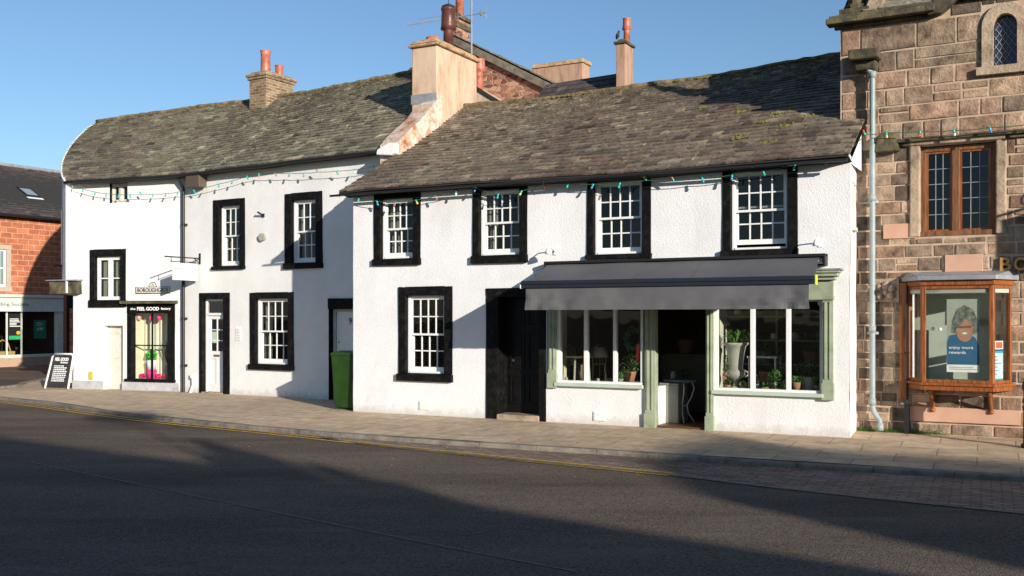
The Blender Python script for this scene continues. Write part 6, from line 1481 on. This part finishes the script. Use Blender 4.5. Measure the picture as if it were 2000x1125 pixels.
# grit and leaf litter along the kerb
q = MB(); rg_ = random.Random(55)
for i in range(1500):
    k = rg_.randrange(30, len(kl)-30); n = nrm(kl, k); d = abs(rg_.gauss(0,.16)) if rg_.random() < .7 else rg_.uniform(0, 2.2); p = kl[k]-n*(d+.02)+Vector((rg_.uniform(-.15,.15), rg_.uniform(-.15,.15), 0)); s_ = rg_.uniform(.006,.018); a_ = rg_.uniform(0,6.28); z_ = rz+.011
    if ((p-kl[k]).dot(n)) > -.01: continue
    e1 = Vector((math.cos(a_), math.sin(a_), 0))*s_; e2 = Vector((-e1.y, e1.x, 0))*.6; q.face([(p.x+e1.x,p.y+e1.y,z_),(p.x+e2.x,p.y+e2.y,z_+s_*.5),(p.x-e1.x,p.y-e1.y,z_),(p.x-e2.x,p.y-e2.y,z_+s_*.2)])
tag(q.build('grit', noisy('grit_and_leaf_bits', [(.06,.04,.025),(.22,.16,.10),(.4,.34,.26)], scale=3, rough=.9), None), 'scattered grit and leaf crumbs lying along the gutter and kerb', 'grit', kind='stuff')

# ================================================================== florist's stock
rr_ = random.Random(91)
def leafy(root, c, r, n, s, mat, name='foliage'):
    q = MB(); blob(q, c, r, n, s, rr_); return q.build(name, mat, root)
def inshop(x, y, v): u, z = pix(MF, x, y, v); return u, z
def at(u, v, z): return MF @ TR(u, v, z)
sz_ = sill2+.017; sz1_ = sill1+.022
v = .24; u, _ = inshop(1437, 760, v)
t = thing('garden_urn', 'tall cast stone urn planted with spiky green leaves, left in the right shop window', 'urn', at(u, v, sz_))
q = MB(); s_ = .78/.78
q.lathe([(.12,0),(.12,.03),(.06,.06),(.04,.12),(.05,.16),(.11,.19),(.145,.24),(.14,.29),(.105,.33),(.115,.45),(.135,.58),(.16,.68),(.20,.715),(.20,.735),(.15,.72)], n=28); q.build('body', G['urn'], t, smooth=True)
for s_ in (-1,1): q = MB(); q.tube([(s_*.14,0,.20),(s_*.19,0,.23),(s_*.19,0,.28),(s_*.13,0,.31)], .012, 8); q.build('handle', G['urn'], t, smooth=True)
q = MB()
for i in range(70):
    a = rr_.uniform(0,6.28); l = rr_.uniform(.12,.3); o_ = rr_.uniform(0,.1); b_ = rr_.uniform(.3,1.4); w_ = .013
    p0 = Vector((o_*math.cos(a), o_*math.sin(a), .71)); p1 = p0+Vector((math.cos(a)*l*.4*b_, math.sin(a)*l*.4*b_, l*.8)); p2 = p0+Vector((math.cos(a)*l*b_, math.sin(a)*l*b_, l*(1.1-b_*.6))); sd_ = Vector((-math.sin(a), math.cos(a), 0))*w_
    q.face([p0-sd_, p0+sd_, p1+sd_, p1-sd_]); q.face([p1-sd_, p1+sd_, p2])
q.build('leaves', G['leaf'], t)
def potted(x, v, h, r, pm, lm, lab, n=120, lr=None, cat='plant', grp='potted plants in the florist\'s window', base=None):
    u, _ = inshop(x, 700, v); t = thing('potted_plant', lab, cat, at(u, v, base if base is not None else (sz_ if x > 1300 else sz1_)), grp)
    q = MB(); q.lathe([(r*.7,0),(r,h),(r*1.05,h+.01),(r*.9,h-.01)], n=18); q.build('pot', pm, t, smooth=True)
    lr = lr or (r*1.4, r*1.2, r*1.2); leafy(t, (0,0,h+lr[2]*.7), lr, n, .022, lm); return t
potted(1421, .17, .07, .05, G['terra'], G['darkleaf'], 'tiny clay potted plant at the foot of the urn, on its left')
potted(1452, .16, .06, .045, G['urn'], noisy('yellow_green_leaf', [(.25,.30,.05),(.5,.5,.12)], scale=9), 'small yellow green primula pot at the foot of the urn, on its right')
potted(1494, .20, .05, .06, G['terra'], G['darkleaf'], 'low spreading plant left of centre in the right shop window', lr=(.09,.06,.05))
potted(1524, .18, .05, .055, G['terra'], G['leaf'], 'pale green rosette plant just left of the right-hand window bar', lr=(.08,.07,.06))
potted(1556, .20, .14, .065, G['terra'], G['leaf'], 'leafy plant in a terracotta pot just right of the right-hand window bar', lr=(.09,.08,.07))
potted(1580, .36, .22, .13, G['urn'], G['darkleaf'], 'dark shrub in a wide pale tub at the right end of the shop window', n=300, lr=(.20,.16,.16))
potted(1502, 1.0, .25, .16, G['terra'], G['darkleaf'], 'large dark shrub standing behind the middle of the right window', n=500, lr=(.26,.2,.30))
potted(1545, 1.87, .12, .09, G['white2'], G['darkleaf'], 'white bowl of drooping dark leaves at the back of the right window', n=200, lr=(.18,.14,.12), base=1.375)
for k, (x, v, h, r, pm, lm, lab, n_, zb) in enumerate((
    (1416,.80,.22,.12,'terra','leaf','leafy shrub in a clay tub deep behind the tall urn',300,None),
    (1475,.55,.08,.06,'white2','heather','small white pot of brown heather low in the middle right pane',90,None),
    (1512,.36,.12,.08,'urn','leaf','bright leafy plant in a pale pot in the middle of the right window',200,None),
    (1541,.50,.16,.10,'terra','darkleaf','dark plant in a clay pot behind the right-hand window bar',260,None),
    (1598,.30,.10,.07,'terra','leaf','leafy clay pot at the far right end of the right window',160,None),
    (1486,1.87,.2,.14,'urn','darkleaf','shadowy bush on the rear shelf behind the middle pane',300,.975),
    (1585,1.87,.2,.14,'terra','leaf','green bush on a rear shelf seen in the rightmost pane',300,.975),
    (1228,.75,.16,.13,'terra','darkleaf','broad dark shrub in the right pane of the left shop window',400,None),
    (1212,.25,.07,.05,'urn','leaf','small leafy pot right of the second bar in the left shop window',90,None),
    (1340,2.85,.25,.16,'terra','darkleaf','tall dark shrub on the counter at the back of the doorway',500,1.08))):
    potted(x, v, h, r, G[pm], G[lm], lab, n=n_, base=zb, lr=(r*1.5, r*1.3, r*1.5))
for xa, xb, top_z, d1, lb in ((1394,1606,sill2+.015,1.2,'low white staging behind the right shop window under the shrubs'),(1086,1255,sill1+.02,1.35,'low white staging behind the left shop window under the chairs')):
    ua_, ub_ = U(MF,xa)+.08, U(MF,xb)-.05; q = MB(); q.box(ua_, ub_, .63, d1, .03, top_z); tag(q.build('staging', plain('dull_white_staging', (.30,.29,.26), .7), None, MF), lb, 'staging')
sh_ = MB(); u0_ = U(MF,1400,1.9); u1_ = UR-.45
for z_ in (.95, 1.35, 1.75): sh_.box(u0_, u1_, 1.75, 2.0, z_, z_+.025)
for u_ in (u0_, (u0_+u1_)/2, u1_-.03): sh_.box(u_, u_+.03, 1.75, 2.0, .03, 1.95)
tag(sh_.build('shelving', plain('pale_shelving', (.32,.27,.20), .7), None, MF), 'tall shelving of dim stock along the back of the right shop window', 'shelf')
jc = [G['urn'], G['terra'], G['white2'], plain('blue_glaze', (.06,.12,.2), .4), plain('ochre_glaze', (.4,.22,.05), .4)]
for k in range(16):
    z_ = (.975, 1.375, 1.775)[k%3]; u_ = u0_+.12+(u1_-u0_-.24)*(k/15); r_ = rr_.uniform(.04,.07); h_ = rr_.uniform(.08,.2); q = MB(); q.lathe([(r_*.6,0),(r_,h_*.4),(r_*.8,h_*.8),(r_*.9,h_)], n=12)
    tag(q.build('jar', jc[k%5], None, at(u_, 1.87, z_), smooth=True), 'glazed jar among others on the dim rear shelving of the right shop window', 'jar', 'jars on the rear shelving')
# shelf and stand
q = MB(); u0, z = inshop(1462, 695, .9); u1 = inshop(1520, 695, .9)[0]
t = thing('display_shelf', 'white display table behind the window bar in the right shop window', 'table', at((u0+u1)/2, 1.0, sz_)); z -= sz_; W2 = (u1-u0)/2
q.box(-W2,W2,-.2,.2,z-.03,z); q.build('table_top', G['white2'], t, bevel=.005)
for sx in (-1,1):
    for sy in (-1,1): q = MB(); q.tube([(sx*(W2-.03),sy*.17,.0),(sx*(W2-.03),sy*.17,z-.03)], .015, 8); q.build('leg', G['white2'], t)
# doorway bistro table
u, _ = inshop(1328, 790, .75); t = thing('bistro_table', 'round blue topped table on curled white iron legs just inside the shop doorway', 'table', at(u, .75, .03))
q = MB(); q.lathe([(.26,.66),(.27,.68),(.27,.70),(.0,.705)], n=28); q.build('table_top', plain('blue_grey_cloth', (.10,.14,.16), .7), t)
for k in range(4):
    a = k*math.pi/2+.6; q = MB(); q.tube([(math.cos(a)*r_, math.sin(a)*r_, z_) for r_, z_ in ((.20,.66),(.24,.55),(.20,.42),(.12,.28),(.14,.14),(.24,.0))], .011, 8); q.build('leg', G['sash'], t, smooth=True)
q = MB(); q.tube([(.11*math.cos(a), .11*math.sin(a), .27) for a in [j*.524 for j in range(13)]], .007, 6); q.build('ring', G['sash'], t, smooth=True)
for k, (du_, dv_, c_, lb) in enumerate(((-.1,-.05,'white2','small white jug on the blue bistro table'),(.08,.02,'leaf','small bunch of greenery on the blue bistro table'))):
    if k == 0: q = MB(); q.lathe([(.03,0),(.045,.05),(.03,.1),(.035,.12)], n=14); tag(q.build('jug', G['urn'], None, at(u+du_, .75+dv_, .737), smooth=True), lb, 'jug')
    else: q = MB(); blob(q, (0,0,.09), (.10,.08,.08), 120, .03, rr_); tag(q.build('greenery', G['darkleaf'], None, at(u+du_, .75+dv_, .737)), lb, 'plant')
# pale box in doorway, counter
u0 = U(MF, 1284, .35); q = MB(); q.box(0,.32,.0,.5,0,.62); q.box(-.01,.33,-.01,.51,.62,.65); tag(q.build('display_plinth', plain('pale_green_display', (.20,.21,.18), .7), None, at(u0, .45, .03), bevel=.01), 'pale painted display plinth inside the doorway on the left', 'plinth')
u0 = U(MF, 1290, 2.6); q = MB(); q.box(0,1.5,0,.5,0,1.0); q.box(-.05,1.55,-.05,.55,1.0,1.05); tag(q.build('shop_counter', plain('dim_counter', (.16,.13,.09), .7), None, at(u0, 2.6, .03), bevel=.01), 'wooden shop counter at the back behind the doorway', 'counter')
# left window display: chairs, table, lamp, wreath
def chair(x, v, lab, rot):
    u, _ = inshop(x, 700, v); t = thing('painted_chair', lab, 'chair', at(u, v, sz1_-.0) @ RZ(rot), 'painted chairs in the left shop window'); s = .62; m0 = plain('dusty_paint', (.20,.19,.16), .7)
    q = MB(); q.box(-.2*s,.2*s,-.2*s,.2*s,.42*s,.46*s); q.build('seat', m0, t, bevel=.01)
    for sx in (-1,1):
        for sy in (-1,1): q = MB(); q.tube([(sx*.18*s,sy*.18*s,0),(sx*.17*s,sy*.17*s,.42*s)], .013, 6); q.build('leg', m0, t)
    q = MB(); q.tube([(-.18*s,.19*s,.45*s),(-.2*s,.24*s,.9*s),(0,.26*s,1.0*s),(.2*s,.24*s,.9*s),(.18*s,.19*s,.45*s)], .015, 8)
    for k in (-1,0,1): q.tube([(k*.08*s,.2*s,.46*s),(k*.09*s,.25*s,.93*s)], .008, 6)
    q.build('backrest', m0, t, smooth=True)
chair(1128, .9, 'dim painted chair behind the leftmost pane of the florist\'s window', 2.6); chair(1170, 1.0, 'dim painted chair behind the middle pane of the left shop window', 3.6)
u, _ = inshop(1118, 700, .55); t = thing('round_table', 'small round pale table with turned legs in the left shop window', 'table', at(u+.15, .52, sz1_))
q = MB(); q.lathe([(.24,.40),(.25,.415),(.25,.43),(0,.432)], n=24); q.build('table_top', plain('pale_wood', (.36,.30,.2), .6), t)
for k in range(3): a = k*2.09+.3; q = MB(); q.tube([(.18*math.cos(a),.14*math.sin(a),0),(.15*math.cos(a),.12*math.sin(a),.4)], .016, 8); q.build('leg', G['urn'], t)
u, z = inshop(1172, 655, .75); t = thing('table_lamp', 'shaded table lamp among the chairs in the left shop window', 'lamp', at(u, .75, sz1_))
q = MB(); q.lathe([(.06,0),(.065,.02),(.015,.04),(.012,.45),(.0,.46)], n=16); q.build('stem', G['brass'], t, smooth=True); q = MB(); q.lathe([(.15,.40),(.09,.58),(.088,.58)], n=20); q.build('lamp_shade', plain('parchment_shade', (.30,.26,.18), .8), t, smooth=True)
for k, (x, v, c_, lb) in enumerate(((1106,.20,'urn','small pale jug at the left end of the left shop window'),(1168,.17,'glass','little white egg cups row in the middle of the left window'),(1185,.22,'urn','small pale pot by the second bar of the left window'))):
    u, _ = inshop(x, 740, v); q = MB(); q.lathe([(.025,0),(.035,.03),(.022,.06),(.028,.075)], n=12); tag(q.build('small_pot', G['urn'], None, at(u, v, sz1_), smooth=True), ['small pale jug at the left end of the left shop window\'s board','small pale pot left of the second bar in the left shop window','small pale pot right beside the second bar of the left shop window'][k], 'pot', 'small pots on the left window board')
u, _ = inshop(1226, 700, .4); t = thing('basket', 'woven straw basket in the right pane of the left shop window', 'basket', at(u-.08, .42, sz1_)); q = MB(); q.lathe([(.09,0),(.13,.16),(.12,.17)], n=18); q.build('body', G['basket'], t, smooth=True); q = MB(); q.tube([(-.12,0,.16),(-.08,0,.28),(0,0,.33),(.08,0,.28),(.12,0,.16)], .01, 6); q.build('handle', G['basket'], t)
q = MB(); u, z = inshop(1240, 662, .18); 
for k in range(220):
    a = rr_.uniform(0,6.28); r_ = .16+rr_.gauss(0,.03); s_ = .035; c_ = Vector((r_*math.cos(a), rr_.gauss(0,.03), r_*math.sin(a))); d_ = Vector((rr_.gauss(0,1),rr_.gauss(0,1),rr_.gauss(0,1))).normalized(); e_ = d_.cross(Vector((0,1,0)))*.5; q.face([c_-d_*s_, c_+e_*s_, c_+d_*s_, c_-e_*s_])
t = thing('wreath', 'dark green leafy wreath with a red ribbon hanging in the left shop window', 'wreath', at(u+.0, .18, z)); q.build('foliage', G['darkleaf'], t)
q = MB(); q.prism([(.05,-.08),(.11,-.07),(.09,-.34),(.03,-.40),(.04,-.22)], -.05, -.045); q.build('ribbon', G['red'], t)
u, z = inshop(1601, 590, .5); q = MB(); q.lathe([(.02,0),(.03,.05),(.015,.08)], n=10); tag(q.build('ceiling_lamp', G['white2'], None, at(u, .5, z-.05)), 'small white lamp high in the right pane of the right shop window', 'lamp')

# ================================================================== buildings and tree across the street (they shade the road)
sdir = Vector((SUN_D.x, SUN_D.y, 0)); tanE = math.tan(EL)
def shade_house(name, label, A, B, dist, zref, depth, chim, mat):
    """terrace whose ridge throws its shadow edge on the road from A to B"""
    a = A-sdir*dist; b = B-sdir*dist; d = (b-a).normalized(); M = frame(a.x, a.y, d.x, d.y); L_ = (b-a).length; hz = dist*tanE+zref
    t = thing(name, label, 'house', M); hd = depth/2; q = MB()
    q.box(0, L_, -hd, hd, 0, hz-2.2); q.prism([(0,0),(0,0)] if False else [(0,hz-2.2),(L_,hz-2.2),(L_,hz-2.19),(0,hz-2.19)], -hd, hd)
    for x in (0, L_): q.face([(x,-hd,hz-2.2),(x,hd,hz-2.2),(x,0,hz-.02)])
    q.build('wall', mat, t); q = MB(); q.face([(-.1,-hd-.2,hz-2.3),(L_+.1,-hd-.2,hz-2.3),(L_+.1,0,hz),(-.1,0,hz)]); q.face([(-.1,hd+.2,hz-2.3),(-.1,0,hz),(L_+.1,0,hz),(L_+.1,hd+.2,hz-2.3)]); q.build('roof', G['slateR'] if False else G['under'], t)
    for x, h, w_ in chim:
        q = MB(); q.box(x-w_/2, x+w_/2, -.35, .35, hz-1, hz+h); c_ = q.build('chimney', G['chbrick'], t); q = MB()
        for k in (-1,1): q.lathe([(.12,hz+h),(.1,hz+h+.45)], c=(x+k*w_*.25,0,0), n=10)
        q.build('chimney_pots', G['pot'], c_)
    for k in range(int(L_/2.4)):
        for z0 in (1.0, 3.6):
            if z0+1.3 < hz-2.3: q = MB(); x = 1+k*2.4; q.box(x, x+.9, hd, hd+.04, z0, z0+1.3); w0 = q.build('window', G['sash'], t); q = MB(); q.box(x+.07, x+.83, hd+.04, hd+.05, z0+.07, z0+1.23); q.build('pane', G['black'], w0)
    return t
A = w_at(-420, 800, rz); P0 = w_at(0, 843, rz); P1 = w_at(480, 915, rz); P2_ = w_at(950, 1005, rz); P3 = w_at(1500, 1118, rz); P4 = P3+(P3-P2_)*1.2
shade_house('terrace_house', 'dark stone terrace opposite with a tall stack, its ridge shading the left of the road', A, P1, 30, rz, 6, [(5.9,.55,1.2)], G['darkstone'])
shade_house('terrace_house', 'dark stone terrace opposite with two stacks, shading the middle of the road', P1+(P2_-P1)*.005, P2_, 30.6, rz, 6, [(.6,.5,.9),(3.0,.25,.8)], G['darkstone'])
shade_house('terrace_house', 'plain dark stone terrace opposite, shading the near right of the road', P2_+(P3-P2_)*.005, P4, 31.2, rz, 6, [], G['darkstone'])
Q0 = w_at(1345, 860, -.03); Q1 = w_at(2000, 902, -.03); Q1 = Q1+(Q1-Q0)*1.5
shade_house('corner_house', 'tall corner house opposite, shading the pavement at the right', Q0+(Q1-Q0)*.0, Q1, 40, -.03, 3.5, [], G['darkstone'])
# lower hipped wing of the corner house
Bp = Q0-sdir*40; e_ = (Q1-Q0).normalized(); S1 = w_at(1400, 940, rz)
den = e_.x*sdir.y-e_.y*sdir.x; r_ = S1-Bp; x1 = (r_.x*sdir.y-r_.y*sdir.x)/den; s1 = (r_.y*e_.x-r_.x*e_.y)/(sdir.y*e_.x-sdir.x*e_.y)
ch_ = [o for o in bpy.data.objects if o.name.startswith('corner_house')][0]
q = MB(); q.prism([(x1,0),(0,0),(0,40*tanE-.03),(x1*.5,(40*tanE*.55+s1*tanE*.45)),(x1,s1*tanE+rz)], -.9, .9); q.build('wing', G['darkstone'], ch_)
# small tree top above the terrace
tp = w_at(250, 818, -.1)-sdir*34; tz = 34*tanE
t = thing('street_tree', 'bushy tree opposite whose crown shows above the terrace with the tall stack', 'tree', Matrix.Translation((tp.x, tp.y, 0)))
q = MB(); q.tube([(0,0,0),(.05,0,4),(0,0,tz-.3)], [.14,.10,.02], 8); q.build('trunk', G['darkoak'], t); q = MB(); blob(q, (0,0,tz), (.75,.6,.22), 500, .07, random.Random(5)); q.build('crown', G['darkleaf'], t)
